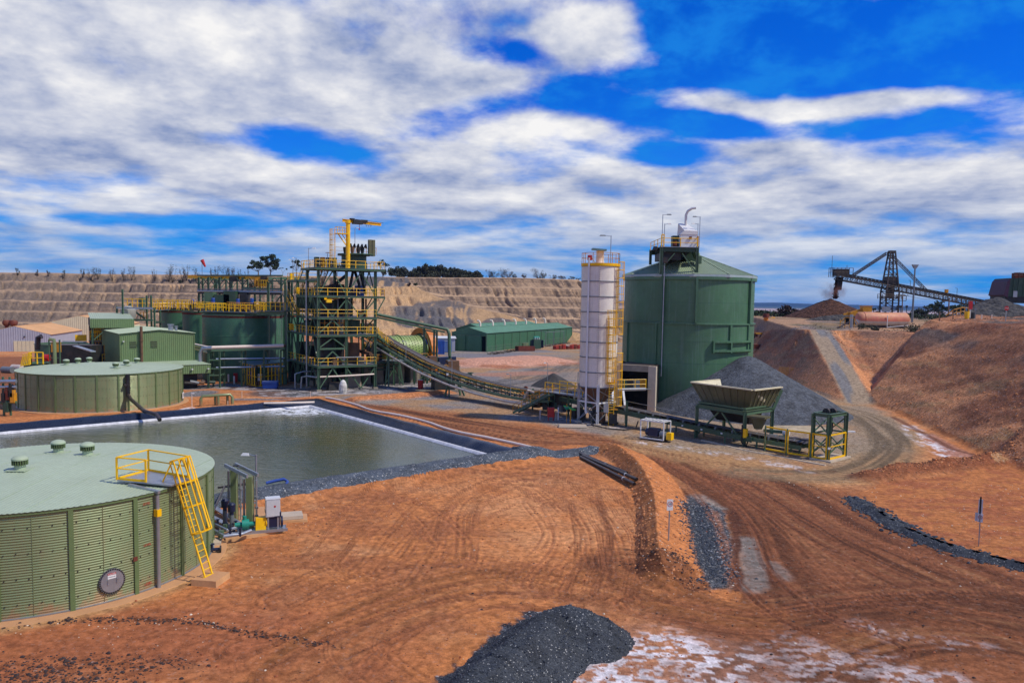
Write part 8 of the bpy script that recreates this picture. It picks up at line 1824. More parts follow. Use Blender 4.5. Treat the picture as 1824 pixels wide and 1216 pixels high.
# grey workshop with tan roof at far left, second tan roof behind
q = G(-30,626); g1 = gable('workshop','grey ribbed workshop with a tan gable roof and cream roller door at the far left','workshop',(G(-38,626)[0],G(-38,626)[1]),radians(14),15.0,26,4.0,5.9,mGreyClad,mTan,None,(6,6),.05,.5)
B().span((7.3,-.12,0),(11.6,-.04,2.5)).make('roller_door',mCream,g1); [B().span((7.3 + .85 * k,-.15,0),(7.34 + .85 * k,-.11,2.5)).make('door_joint',mGrey,g1) for k in range(1,5)]; B().box((9.6,-.15,3.5),(.3,.1,.3)).make('wall_light',mDark,g1)
g2 = gable('workshop','second tan-roofed building behind the grey workshop','workshop',(GD(66,610,222)[0],222),radians(14),22,24,4.8,7.4,mCream,mTan,None,(6,6),.05,.5)
for px,l_ in ((12,'left rusty roof cowl over the workshop'),(24,'right rusty roof cowl over the workshop')):
 q = Vector(GD(px,578,196)); t = thing('roof_cowl',l_,'cowl',tuple(q - up * 3.0),0,'rusty cowls above the workshop'); B().lathe([(.4,0),(.4,2.6),(.9,3.0),(1.0,3.6),(.7,4.1),(.01,4.2)],12).make('cowl',mRust,t,True)
for px,py,l_,m_ in ((14,664,'short grey pipe section lying on the dirt, left edge',mGrey),(31,660,'pale cylindrical vessel lying on the dirt at the left',mPinkB)):
 x_,y_ = G(px,py); t = thing('steel_vessel',l_,'vessel',(x_,y_,0),-.3); B().tube([(-1.1,0,.55),(1.1,0,.55)],.55,14).make('body',m_,t,True); B().box((0,0,.1),(1.4,.6,.2)).make('saddle',mDark,t)
# windsock on the ridge
q = Vector(GD(360,483,318)); zg = HZ(q.x,q.y); ws = thing('windsock','red windsock hanging from a thin pole on the ridge of the dump','windsock',(q.x,q.y,zg),0)
hw_ = GD(361,463,318)[2] - zg; B().bar((0,0,0),(0,0,hw_),.14).make('pole',mGrey,ws); B().tube([(0,0,hw_),(.6,0,hw_ - 1.2),(1.3,0,hw_ - 2.7)],.75,10,True,.35).make('sock',mRed,ws,True)
# ------------------------------------------------------------------ brown stockpile and stacker on the plateau
DS = 210.0
def SP(px,py,D=DS): return Vector(GD(px,py,D))
pbase = SP(1478,564); zpl = HZ(pbase.x,DS); rB = 76 / 1400 * DS
hB = SP(1478,531).z - zpl
heap('brown_stockpile',mOreB,lambda U,V: hB * 1.04 * (1 - (np.hypot(U,V) + 1.0 * (fbm(U * .3,V * .3,4,640) - .5)) / (rB * 1.05)) * (1 + 0 * U) - .35 * np.exp(-(np.hypot(U,V) / 2.0) ** 2) + .25 * (fbm(U * 1.1,V * 1.1,3,641) - .5),-rB - 1,rB + 1,-rB - 1,rB + 1,.25,'big cone of dark brown ore under the stacker head','ore stockpile','stuff',0,pbase.x,DS)
q = SP(1500,570,196); heap('low_bank',mOreG,lambda U,V: 1.5 * (1 - (U / 10.5) ** 2 - (V / 3.0) ** 2) + .3 * (fbm(U * .6,V * .6,3,650) - .5),-12,12,-5,5,.3,'low grey bank at the foot of the brown stockpile','gravel bank','stuff',0,q.x,193)
q = SP(1772,562,150); zq = HZ(q.x + 2,150); tq = SP(1762,534,150).z - zq
heap('grey_stockpile',mOreG,lambda U,V: np.minimum(tq * 1.06 * (1.12 - np.hypot(U,V * 1.0) / 10.5),tq) + .35 * (fbm(U * .7,V * .7,3,660) - .5),-13,13,-13,13,.3,'grey rocky heap below the crusher building at the right edge','rock heap','stuff',0,q.x + 1.0,152)
st = thing('stacker','dark steel ore stacker with lattice mast, tie bars and long inclined conveyor boom','stacker',tuple(SP(1582,560)),0,world=True)
ztop = SP(1582,448).z; zb_ = HZ(SP(1582,560).x,DS) - .3; mxp = SP(1583,560).x
def mast(z): k = (z - zb_) / (ztop - zb_); return (1.55 if k < .42 else 1.5 - (k - .42) * 1.75) + .12
zs = [zb_ + (ztop - zb_) * k / 12 for k in range(13)]
for sx2 in (-1,1):
 for sy2 in (-1,1):
  for a,b in zip(zs[:-1],zs[1:]): B().bar((mxp + sx2 * mast(a),DS + sy2 * mast(a),a),(mxp + sx2 * mast(b),DS + sy2 * mast(b),b),.32).make('mast_leg',mMast,st)
for i,(a,b) in enumerate(zip(zs[:-1],zs[1:])):
 for sy2 in (-1,1):
  B().bar((mxp - mast(b),DS + sy2 * mast(b),b),(mxp + mast(b),DS + sy2 * mast(b),b),.2).make('mast_rung',mMast,st)
  s_ = 1 if i % 2 else -1; B().bar((mxp - s_ * mast(a),DS + sy2 * mast(a),a),(mxp + s_ * mast(b),DS + sy2 * mast(b),b),.16).make('mast_lacing',mMast,st)
  B().bar((mxp,DS + sy2 * mast(a),a),(mxp,DS + sy2 * mast(b),b),.14).make('mast_lacing',mMast,st)
B().box((mxp,DS,ztop),(1.5,1.5,.5)).make('mast_cap',mMast,st)
h0,h1 = SP(1488,488),SP(1766,541); dh = (h1 - h0); Lh = dh.length; dh.normalize()
def bp_(t,dy,dz): return h0 + dh * t + Vector((0,dy,dz))
for dy in (-.9,.9):
 for dz,w_ in ((.0,.28),(-1.35,.26)): B().bar(bp_(0,dy,dz),bp_(Lh,dy,dz),w_).make('boom_chord',mMast,st)
nb = 34
for k in range(nb):
 for dy in (-.9,.9): a,b = Lh * k / nb,Lh * (k + 1) / nb; B().bar(bp_(a,dy,-1.3),bp_(b,dy,0),.13).bar(bp_(b,dy,-1.3),bp_(b,dy,0),.13).make('boom_web',mMast,st)
 B().bar(bp_(Lh * k / nb,-.9,-.05),bp_(Lh * k / nb,.9,-.05),.14).make('boom_tie',mMast,st)
B().bar(bp_(.3,0,.55),bp_(Lh,0,.55),1.1,.1).make('belt',mBlack,st)
for k in range(40): B().box(bp_(1 + (Lh - 1) * k / 40,0,.3),(.25,1.5,.4)).make('idler',mMast,st)
B().bar(bp_(0,-1.3,-1.5),bp_(Lh,-1.3,-1.5),.7,.1).make('walkway',mDark,st)
rail(st,[bp_(Lh * k / 8,-1.6,-1.4) for k in range(9)],1.0,2.6,.05,mMast)
for px,dyy in ((1515,0),(1652,1)):
 a = SP(1582 + (2 if dyy else -2),449);
 tt_ = (SP(px,500).x - h0.x) / dh.x; e_2 = bp_(tt_,0,.3)
 for dy in (-.5,.5):
  for dz in (0,-.55): B().bar(a + Vector((0,dy,dz)),e_2 + Vector((0,dy,dz)),.16).make('tie_bar',mMast,st)
 n_ = 16
 for k in range(n_): B().bar(a.lerp(e_2,k / n_) + Vector((0,-.5,0)),a.lerp(e_2,(k + .5) / n_) + Vector((0,-.5,-.55)),.09).make('tie_lacing',mMast,st)
hd_ = h0; B().box(hd_ + Vector((1.5,0,.4)),(3.6,2.2,1.9)).make('head_house',mMast,st); rail(st,[hd_ + Vector((-1.1,-1.6,-.8)),hd_ + Vector((4.0,-1.6,-.8))],2.4,1.0,.06,mMast); rail(st,[hd_ + Vector((-1.1,-1.6,-.8)),hd_ + Vector((-1.1,1.6,-.8))],2.4,1.0,.06,mMast); B().box(hd_ + Vector((1.4,-1.2,-.85)),(5.2,1.2,.12)).make('head_deck',mMast,st)
B().bar(hd_ + Vector((-1.0,0,.6)),hd_ + Vector((-1.0,0,4.8)),.08).bar(hd_ + Vector((3.0,0,.6)),hd_ + Vector((3.0,0,2.4)),.1).make('aerial',mMast,st)
sk = hd_ + Vector((.6,0,-.8)); B().hull([sk + Vector((-.2,-.6,-3.4)),sk + Vector((1.0,-.6,-3.4)),sk + Vector((1.0,.6,-3.4)),sk + Vector((-.2,.6,-3.4))],[sk + Vector((-.1,-.6,0)),sk + Vector((1.3,-.6,0)),sk + Vector((1.3,.6,0)),sk + Vector((-.1,.6,0))]).make('rubber_skirt',mBlack,st)
B().box((mxp - 1.2,DS - 1.9,SP(0,504).z),(5.2,.9,.12)).make('landing',mMast,st); rail(st,[(mxp - 4.2,DS - 2.2,SP(0,506).z),(mxp + 2,DS - 2.2,SP(0,506).z)],1.2,1.2,.06,mMast)
zl = SP(1582,535).z; B().box((mxp,DS - 1.9,zl),(6.6,.9,.14)).make('landing',mMast,st); rail(st,[(mxp - 3.3,DS - 2.3,zl),(mxp + 3.3,DS - 2.3,zl)],1.2,1.1,.06,mMast)
cage_ladder(st,mxp - 2.4,DS - 1.8,zl,SP(0,506).z,-.3,-1,zl + .4,.6,mMast,.05)
B().box((mxp,DS,SP(1582,500).z),(3.0,2.6,2.2)).make('slew_house',mMast,st); B().box((mxp,DS,SP(1582,520).z),(1.6,1.6,3.4)).make('centre_shaft',mMast,st); B().box((mxp,DS,zb_ + .3),(6,6,1.0)).make('base',mConcD,st)
tb = bp_(Lh + .5,0,0); B().box(tb + Vector((1.0,0,.1)),(4.0,2.6,2.2)).make('tail_house',mGreenD,st)
for k in range(4): B().bar(tb + Vector((-1.0 + 1.3 * k,-1.2,1.0)),tb + Vector((-1.0 + 1.3 * k,-1.2,3.1)),.16).make('frame_post',mGreenD,st)
B().bar(tb + Vector((-1.1,-1.2,3.1)),tb + Vector((3.0,-1.2,3.0)),.2).bar(tb + Vector((-1.1,-1.2,2.0)),tb + Vector((3.0,-1.2,2.0)),.12).make('frame_beam',mGreenD,st)
q = bp_((SP(1713,0).x - h0.x) / dh.x,-.8,1.0); B().box(q,(.8,.5,.9)).make('warning_beacon',mYelD,st)
for px,hh_ in ((1533,1.2),(1600,1.0),(1646,1.6),(1666,1.0),(1732,1.9)):
 q = bp_((SP(px,0).x - h0.x) / dh.x,-.9,.3); B().bar(q,q + up * hh_,.08).bar(q + up * hh_,q + up * hh_ + Vector((-.5,0,.1)),.08).make('light_pole',mMast,st)
# falling ore and its dust
fo_top = sk + Vector((-.05,0,0)); zt_ = zpl + hB * .98; b = B(); rg2 = random.Random(4)
for _ in range(1300):
 t_ = rg2.random(); z_ = fo_top.z + (zt_ - fo_top.z) * t_; sp_ = .22 + .25 * t_; c_ = (fo_top.x - .3 * t_ + rg2.gauss(0,sp_ * .6),DS + rg2.gauss(0,sp_ * .6),z_); s_ = rg2.uniform(.06,.2)
 b.add([(c_[0] - s_,c_[1],c_[2]),(c_[0],c_[1] - s_,c_[2] - s_),(c_[0] + s_,c_[1],c_[2]),(c_[0],c_[1] + s_,c_[2] + s_)],[(0,1,2),(0,2,3),(0,3,1),(1,3,2)])
tag(b.make('falling_ore',mOreB),'stream of brown ore falling from the stacker head onto the stockpile','falling ore',kind='stuff')
dm_ = bpy.data.materials.new('dust'); dm_.use_nodes = True; n = N(dm_.node_tree); dm_.node_tree.nodes.remove(dm_.node_tree.nodes['Principled BSDF'])
pv_ = n.node('ShaderNodeVolumePrincipled'); pv_.inputs['Color'].default_value = (1.0,.42,.28,1); tco = n.node('ShaderNodeTexCoord').outputs['Object']
dd_ = n.node('ShaderNodeVectorMath',operation='LENGTH'); n.put(dd_.inputs[0],n.vscale(tco,(1 / 4.6,1 / 2.6,1 / 3.6)))
n.put(pv_.inputs['Density'],n.math('MULTIPLY',n.math('MULTIPLY',n.ramp(dd_.outputs['Value'],1.0,.1),n.ramp(n.noise(tco,.5,4),.38,.65)),.55)); n.l.new(pv_.outputs[0],dm_.node_tree.nodes['Material Output'].inputs['Volume'])
du = B().lathe([(.01,-3.5),(3.4,-2.4),(4.5,0),(3.2,2.4),(.01,3.5)],16).make('dust_cloud',dm_); du.location = (fo_top.x - 1.0,DS,zt_ + 1.8); tag(du,'thin pinkish dust drifting round the falling ore','dust',kind='stuff')
# old tank, stair frame and grey tube beside the ramp
D_ = 172.0; ta,tb_ = Vector(GD(1526,574,D_)),Vector(GD(1616,574,D_)); rT = 12.5 / 1400 * D_; Lt = (tb_ - ta).length; zg = HZ(ta.x + 5,D_)
ft = thing('fuel_tank','old faded pink and rust horizontal tank at the top of the ramp','tank',(ta.x,D_,max(zg,0)),0); zc2 = max(ta.z - max(zg,0),rT + .2)
b = B(); prof = [(.01,0),(rT * .8,.08),(rT,.45),(rT,1.2),(rT * .93,1.25),(rT * .93,1.35),(rT,1.4),(rT,Lt - .45),(rT * .8,Lt - .08),(.01,Lt)]
def half(a0,a1,mat,nm):
 b = B(); n_ = 16; vs = []
 for r_,x_ in prof: vs += [(x_,-r_ * cos(a0 + (a1 - a0) * j / n_),zc2 + r_ * sin(a0 + (a1 - a0) * j / n_)) for j in range(n_ + 1)]
 b.add(vs,[(i * (n_ + 1) + j,i * (n_ + 1) + j + 1,(i + 1) * (n_ + 1) + j + 1,(i + 1) * (n_ + 1) + j) for i in range(len(prof) - 1) for j in range(n_)]); b.make(nm,mat,ft,True)
half(radians(-15),radians(195),mPink,'upper_shell'); half(radians(195),radians(345),mPinkB,'lower_shell')
for x_ in (1.5,4,7,10): B().bar((x_,-rT * .5,0),(x_,-rT * .5,zc2 - rT * .6),.15).make('support',mPinkB,ft)
B().box((Lt / 2,-rT * .6,.12),(Lt,.3,.2)).make('skid',mMast,ft); B().bar((5.9,-rT - .1,-.1),(5.9,-rT - .1,zc2 + .9),.12).bar((5.9,-rT - .2,.1),(10.5,-rT - .2,.6),.16).make('pipe',mWhite,ft)
B().box((6.3,0,zc2 + rT + .7),(1.4,1,1.1)).make('white_frame',mGalv,ft)
dg_ = thing('yellow_dozer','dusty yellow machine behind the old pink tank','earthmover',(ta.x + 3.4,D_ + 7,HZ(ta.x + 3.4,D_ + 7)),0); B().box((0,0,2.4),(4.5,2.2,.9)).box((1.6,0,3.5),(2.0,1.8,1.2)).bar((-3.4,0,2.2),(1.6,0,3.7),.4).make('body',mYelD,dg_); B().box((0,-1.2,.9),(5,.6,1.6)).box((0,1.2,.9),(5,.6,1.6)).make('track',mDark,dg_); B().box((1.6,0,4.2),(2.3,1.9,.15)).make('cab_roof',mYelD,dg_)
q = Vector(GD(1516,580,170)); z_ = HZ(q.x,170); t = thing('grey_tube','upright pale grey tube left of the old pink tank','tube',(q.x,170,z_)); B().cyl((0,0,0),.34,GD(1516,560,170)[2] - z_,12).make('tube',mGalv,t)
q = Vector(GD(1508,586,168)); z_ = HZ(q.x,168); t = thing('stair_frame','small yellow-railed steps by the grey tube','steps',(q.x,168,z_));
for k in range(4): B().bar((-1.6 + k,-.4,0),(-1.6 + k,-.4,1.9),.1).make('post',mYelD,t)
B().bar((-1.6,-.4,1.2),(-.6,-.4,2.3),.12).bar((-.6,-.4,2.3),(1.2,-.4,2.2),.12).bar((1.2,-.4,2.2),(2.2,-.4,.9),.12).make('rail',mYelD,t); B().bar((-2,-.2,0),(.4,-.2,1.3),.7,.14).make('ramp',mMast,t)
# light tower and power poles on the plateau
for px,D,pb_,pt_,l_,kind in ((1625,190,567,478,'tall slim light mast standing behind the old tank',0),(1606,240,566,521,'timber power pole right of the stacker mast',1),(1689,200,563,530,'timber power pole beneath the stacker boom',1),(1723,215,562,536,'farthest timber power pole beneath the stacker boom',1)):
 q = Vector(GD(px,pb_,D)); z_ = HZ(q.x,D); hh_ = GD(px,pt_,D)[2] - z_
 if kind == 0:
  t = thing('light_mast',l_,'light mast',(q.x,D,z_)); B().cyl((0,0,0),.26,hh_,10,.16).make('pole',mGrey,t); B().hull([(-.3,-.2,hh_),(.3,-.2,hh_),(.3,.2,hh_),(-.3,.2,hh_)],[(-.75,-.3,hh_ + .9),(.75,-.3,hh_ + .9),(.75,.3,hh_ + .9),(-.75,.3,hh_ + .9)]).make('lamp_head',mGalv,t)
 else:
  t = thing('power_pole',l_,'power pole',(q.x,D,z_),0,'power poles on the plateau'); B().cyl((0,0,0),.2,hh_,8,.14).make('pole',mWood,t); B().bar((-1.7,0,hh_ - .9),(1.7,0,hh_ - .9),.16).make('crossarm',mWood,t)
  for x2 in (-1.5,-.6,.6,1.5): B().cyl((x2,0,hh_ - .82),.09,.3,6).make('insulator',mDark,t)
w_ = B()
for dz in (0,.5): w_.tube([Vector(GD(1606,524 + dz,240)),Vector(GD(1645,530,220)) - up * .4,Vector(GD(1689,533 + dz,200))],.035,4)
w_.tube([Vector(GD(1689,533,200)),Vector(GD(1706,535,208)),Vector(GD(1723,538,215))],.035,4); tag(w_.make('power_line',mBlack),'thin wires slung between the power poles on the plateau','power line')
for k,px in enumerate((1598,1603,1614)):
 D = 232; q = Vector(GD(px,566,D)); z_ = HZ(q.x,D); t = thing('short_post',('leftmost short post with a square head beyond the stacker','middle short post with a square head beyond the stacker','rightmost short post with a square head beyond the stacker')[k],'post',(q.x,D,z_)); hh_ = GD(px,546,D)[2] - z_; B().bar((0,0,0),(0,0,hh_),.14).make('post',mMast,t); B().box((0,0,hh_),(.6,.3,.7)).make('head',mDark,t)
# crusher building at the right edge
D_ = 168; q = Vector(GD(1790,536,D_)); zg = GD(1800,537,D_)[2]; cr = thing('crusher_building','dark green crusher building with a sloping purple-edged hood at the right edge','building',(q.x,D_,zg),radians(-8))
hC = GD(1800,496,D_)[2] - zg
B().hull([(.3,0,1.0),(9,0,1.0),(9,7,1.0),(.3,7,1.0)],[(.6,0,hC),(9,0,hC + .6),(9,7,hC + .6),(.6,7,hC)]).make('walls',mGreenD,cr)
for k in range(9): B().bar((.4 + k,-.06,1.0),(.55 + k,-.06,hC - .1),.12).make('wall_rib',mGreenD,cr)
B().hull([(-.4,-.2,1.4),(.4,-.2,.8),(.4,7,.8),(-.4,7,1.4)],[(.2,-.2,hC - .6),(.8,-.2,hC + .1),(.8,7,hC + .1),(.2,7,hC - .6)]).make('curved_hood',M('purple_steel',lin(66,34,62),.6),cr)
B().box((1.9,-.1,1.6),(.8,.1,1.3)).make('window',mGalv,cr); B().box((6,-.15,1.4),(3.6,.1,2.8)).make('dark_opening',mBlack,cr); B().bar((3.6,-.2,2.9),(6,-.2,0),.2).make('brace',mGreenD,cr); B().box((3.0,1,hC + .6),(2.4,1.6,1.2)).box((5.5,1,hC + .9),(1.8,1.4,1.6)).make('roof_plant',mRust,cr); B().box((4.5,3.5,.4),(9,7,1.4)).make('base',mDark,cr)
rail(cr,[(1.4,-.1,hC + .1),(8.5,-.1,hC + .5)],1.1,1,.05,mMast)
# stop sign, red-white marker and yellow rails along the crest
def on_crest(px,D): q = Vector(GD(px,575,D)); return q.x,D,HZ(q.x,D)
x_,y_,z_ = on_crest(1791,118); t = thing('stop_sign','round red stop sign on a post on the crest of the embankment','sign',(x_,y_,z_)); zs2 = GD(1791,549,118)[2] - z_; B().bar((0,0,0),(0,0,zs2),.08).make('post',mGalv,t)
b = B(); b.add([(.36 * cos(pi / 8 + k * pi / 4),yy,zs2 + .36 * sin(pi / 8 + k * pi / 4)) for yy in (-.08,-.05) for k in range(8)],[tuple(range(8)),tuple(range(15,7,-1))] + [(k,(k + 1) % 8,8 + (k + 1) % 8,8 + k) for k in range(8)]).make('plate',mRed,t); text('lettering','STOP',mWhite,t,(0,-.09,zs2),.26,(1,0,0),(0,0,1))
x_,y_,z_ = on_crest(1727,128); t = thing('hazard_marker','red and white marker with yellow drums on the crest of the embankment','marker',(x_,y_,z_)); B().bar((0,0,0),(0,0,1.6),.12).make('post',mWhite,t); B().box((0,0,2.2),(.5,.3,1.3)).make('red_head',mRed,t); B().cyl((-.5,0,0),.35,1.2,10).make('yellow_drum',mYel,t); B().cyl((.6,.3,0),.3,1.0,10).make('dark_drum',mDark,t)
for k,(px,hh_,m_,l_) in enumerate(((1736,1.9,mGrey,'grey board on a post right of the hazard marker'),(1748,1.0,mPipeW,'short pale post on the embankment crest'),(1766,.9,mPipeW,'second short pale post on the embankment crest'),(1697,1.6,mWood,'short timber post on the plateau'),(1673,1.5,mWood,'leftmost short timber post on the plateau'))):
 x_,y_,z_ = on_crest(px,132); t = thing('crest_post',l_,'post',(x_,y_,z_)); B().bar((0,0,0),(0,0,hh_),.12).make('post',m_,t); B().box((0,0,hh_),(.35,.1,.4) if k == 0 else (.16,.16,.12)).make('head',m_,t)
x_,y_,z_ = on_crest(1710,140); t = thing('yellow_barrier','curved dusty yellow railing on the crest left of the hazard marker','barrier',(x_,y_,z_)); B().tube([(-2.6,0,0),(-1.2,0,1.1),(.3,0,1.5),(1.4,0,1.4),(1.5,0,0)],.09,6).make('top_rail',mYelD,t); [B().bar((-1.4 + .7 * k,0,0),(-1.4 + .7 * k,0,1.1 + .1 * k),.09).make('post',mYelD,t) for k in range(4)]; B().tube([(-1.9,0,.3),(.3,0,.8),(1.4,0,.7)],.07,5).make('knee_rail',mYelD,t)
# rusty hopper and scrap left of the brown pile
D_ = 190; q = GD(1364,578,D_); z_ = HZ(q[0],D_); t = thing('rusty_drum','rusty orange drum-shaped machine near the top left of the embankment','drum',(q[0],D_,z_)); hh_ = GD(1364,561,D_)[2] - z_; B().cyl((0,0,0),.55,max(.8,hh_ - .8),12).make('neck',mOrange,t); B().cyl((0,0,max(.8,hh_ - .8)),.85,.9,12,.7).make('bowl',mRust,t)
q = GD(1352,577,186); z_ = HZ(q[0],186); t = thing('yellow_tractor','small old yellow machine at the top left of the embankment','machine',(q[0],186,z_)); B().box((0,0,1.2),(1.7,1.2,.35)).make('bonnet',mYelD,t); B().box((-1.0,0,.8),(1.3,1.0,.9)).make('body',mRust,t); [B().tube([(k,-.7,.4),(k,-.4,.4)],.42,12).make('wheel',mBlack,t) for k in (-1.4,.5)]
q = GD(1350,590,180); z_ = HZ(q[0],180); t = thing('scrap_box','low rusty scrap box at the edge of the embankment behind the bin','scrap',(q[0],180,z_),.2); B().box((0,0,.6),(2.6,1.4,1.0)).make('body',mRust,t); [B().bar((-1.2 + .6 * k,-.75,.1),(-1.2 + .6 * k,-.75,1.1),.1).make('rib',mRust,t) for k in range(5)]
x_,y_ = G(1373,641); t = B().hull([(-.7,-.3,0),(.7,-.3,0),(.6,.4,0),(-.6,.3,0)],[(-.3,-.1,.4),(.5,-.1,.45),(.4,.2,.4),(-.3,.2,.35)]).make('yellow_scrap',mYelD); t.location = (x_,y_,HZ(x_,y_)); tag(t,'small yellow scrap sheet at the foot of the left slope','scrap')
# ------------------------------------------------------------------ vegetation
def leaf_cloud(b,c,rx,ry,rz,n_,s,rg):
 for _ in range(n_):
  while True:
   u = (rg.uniform(-1,1),rg.uniform(-1,1),rg.uniform(-1,1)); r2 = u[0] ** 2 + u[1] ** 2 + u[2] ** 2
   if .12 < r2 < 1: break
  p_ = Vector((c[0] + u[0] * rx,c[1] + u[1] * ry,c[2] + u[2] * rz)); a = Vector((rg.gauss(0,1),rg.gauss(0,1),rg.gauss(0,1))).normalized(); d = a.cross(Vector((rg.gauss(0,1),rg.gauss(0,1),rg.gauss(0,1)))).normalized()
  l_ = s * rg.uniform(.6,1.3); b.add([p_ - a * l_ * .5 - d * l_ * .3,p_ + a * l_ * .5 - d * l_ * .2,p_ + a * l_ * .35 + d * l_ * .4,p_ - a * l_ * .4 + d * l_ * .3],[(0,1,2,3)])
def gum(name,label,x_,y_,H_,blobs_,seed,mat=None,trunk_r=.28,cat='tree',group=None,leaf=.5,dens=1.0,z=None):
 """blobs_: list of (dx, dz, rx, rz) in metres relative to the foot"""
 rg = random.Random(seed); z_ = HZ(x_,y_) if z is None else z; t = thing(name,label,cat,(x_,y_,z_ - .1),0,group)
 b = B(); low_ = min(q[1] - q[3] for q in blobs_); tr = B(); fork = Vector((0,0,max(.4,low_ * .7)))
 tr.tube([(0,0,0),(rg.uniform(-.1,.1),0,fork.z * .5),tuple(fork)],trunk_r,7,True,trunk_r * .75)
 for dx,dz,rx,rz in blobs_:
  dy = rg.uniform(-.5,.5) * rx; e = Vector((dx,dy,dz - rz * .2)); m__ = fork.lerp(e,.5) + Vector((rg.uniform(-.2,.2),0,-.2)); tr.tube([tuple(fork),tuple(m__),tuple(e)],trunk_r * .5,5,True,trunk_r * .15)
  for k in range(3): e2 = e + Vector((rg.uniform(-1,1) * rx * .7,rg.uniform(-1,1) * rx * .6,rg.uniform(-.3,.7) * rz)); tr.tube([tuple(m__),tuple(e2)],trunk_r * .2,4,True,trunk_r * .06)
  nn_ = max(3,int(dens * 5));
  for k in range(nn_):
   cc_ = (dx + rg.uniform(-1,1) * rx * .65,dy + rg.uniform(-1,1) * rx * .65,dz + rg.uniform(-.8,.8) * rz * .65); leaf_cloud(b,cc_,rx * .48,rx * .48,rz * .42,int(22 * dens * max(1,rx * rz / leaf ** 2 / 9)),leaf,rg)
 tr.make('trunk',mBark,t); b.make('crown',mat or mLeaf,t); return t
def px_tree(label,px,pyb,pyt,D,blobs_px,seed,**k):
 s = D / 1400.0; q = GD(px,pyb,D); zf = HZ(q[0],D); zb2 = q[2]
 bl2 = [((bx2 - px) * s,(pyb - by2) * s + (zb2 - zf),rx * s,rz * s) for bx2,by2,rx,rz in blobs_px]
 return gum('gum_tree' if k.get('cat','tree') == 'tree' else 'shrub',label,q[0],D,0,bl2,seed,**k)
px_tree('large dark gum tree on the dump ridge, the bigger of the joined pair',482,485,452,330,[(470,461,8,5),(482,459,11,7),(490,466,10,8),(478,470,9,7),(492,476,7,5)],1,dens=1.6,leaf=.55)
px_tree('lower spreading gum tree at the left of the joined pair on the ridge',460,485,460,328,[(452,467,7,5),(461,470,10,6),(449,475,6,4),(464,476,9,4),(444,476,4,3)],2,dens=1.4,leaf=.5)
px_tree('small umbrella-shaped gum tree on the ridge left of the tower',528,487,462,335,[(524,466,6,4),(532,467,7,5),(521,475,4,2.5),(533,472,5,3)],3,dens=1.3,leaf=.45,trunk_r=.2)
px_tree('thin scraggly tree right of the large ridge gum',504,486,475,333,[(501,478,5,2),(508,479,4,2)],4,dens=.5,leaf=.35,trunk_r=.1)
px_tree('grey-green tree seen through the tower, left of the yellow jib crane',572,488,462,335,[(566,467,8,5),(578,468,9,6),(572,476,10,7),(588,474,7,6)],5,dens=1.3,leaf=.5)
px_tree('dark tree behind the tower top between crane and cyclones',600,488,466,340,[(596,474,8,7),(606,477,7,6)],6,dens=1.2,leaf=.5)
px_tree('open-crowned tree just right of the tower top',682,492,460,340,[(680,465,9,4),(688,470,8,5),(674,470,6,4),(690,482,8,7),(681,484,8,6)],7,dens=1.0,leaf=.45)
rr_ = random.Random(9)
belt = [(p_,q_ + 2,r_ * 1.25,s_ * 1.25) for p_,q_,r_,s_ in [(711,482,12,9),(732,487,7,6),(744,482,10,9),(757,478,9,11),(770,482,10,10),(783,480,9,10),(797,483,10,9),(811,483,9,8),(824,485,8,7),(836,487,7,6),(850,487,8,6),(772,492,8,8)]]
for i,(px,py,rx,rz) in enumerate(belt):
 w1 = ('bushy dark tree right of the tower at the start of the ridge belt','low bush in the ridge belt right of the first bushy tree','dark bushy tree, third in the ridge belt from the tower','tallest bushy tree of the ridge belt','bushy tree just right of the tallest in the ridge belt','sixth bushy tree of the ridge belt from the tower','seventh bushy tree of the ridge belt from the tower','eighth bushy tree of the ridge belt from the tower','ninth, lower bush of the ridge belt from the tower','tenth, lower bush of the ridge belt from the tower','last dark bush at the right end of the ridge belt','dark bush hanging just below the crest of the ridge belt')[i]
 px_tree(w1,px,py + rz + 2,py - rz,345 if i < 11 else 330,[(px - rx * .5,py + 2,rx * .8,rz * .9),(px + rx * .5,py + 1,rx * .8,rz * .9),(px,py - rz * .3,rx * .7,rz * .7),(px + 1,py + rz * .5,rx,rz * .6)],20 + i,mat=mLeafD,dens=1.7,leaf=.55,trunk_r=.15,group='bushy trees along the dump ridge')
shr = [(31,481,3),(66,483,2),(86,483,2),(114,484,2.5),(147,482,3),(162,480,5),(174,480,4),(200,481,4),(220,481,3),(234,477,5),(275,481,3),(300,479,6),(307,476,6),(325,480,4),(332,477,5),(349,481,5),(378,482,3),(386,480,5),(401,479,6),(409,480,5),(418,482,4),(428,483,4),(440,484,4),(872,487,6),(880,489,5),(897,487,8),(905,489,6),(916,491,4),(934,492,4),(958,489,9),(966,492,5),(985,495,5),(1000,496,5),(1018,497,4),(1030,498,3)]
nm_ = ['first','second','third','fourth','fifth','sixth','seventh','eighth','ninth','tenth','eleventh','twelfth','thirteenth','fourteenth','fifteenth','sixteenth','seventeenth','eighteenth','nineteenth','twentieth','twenty-first','twenty-second','twenty-third']
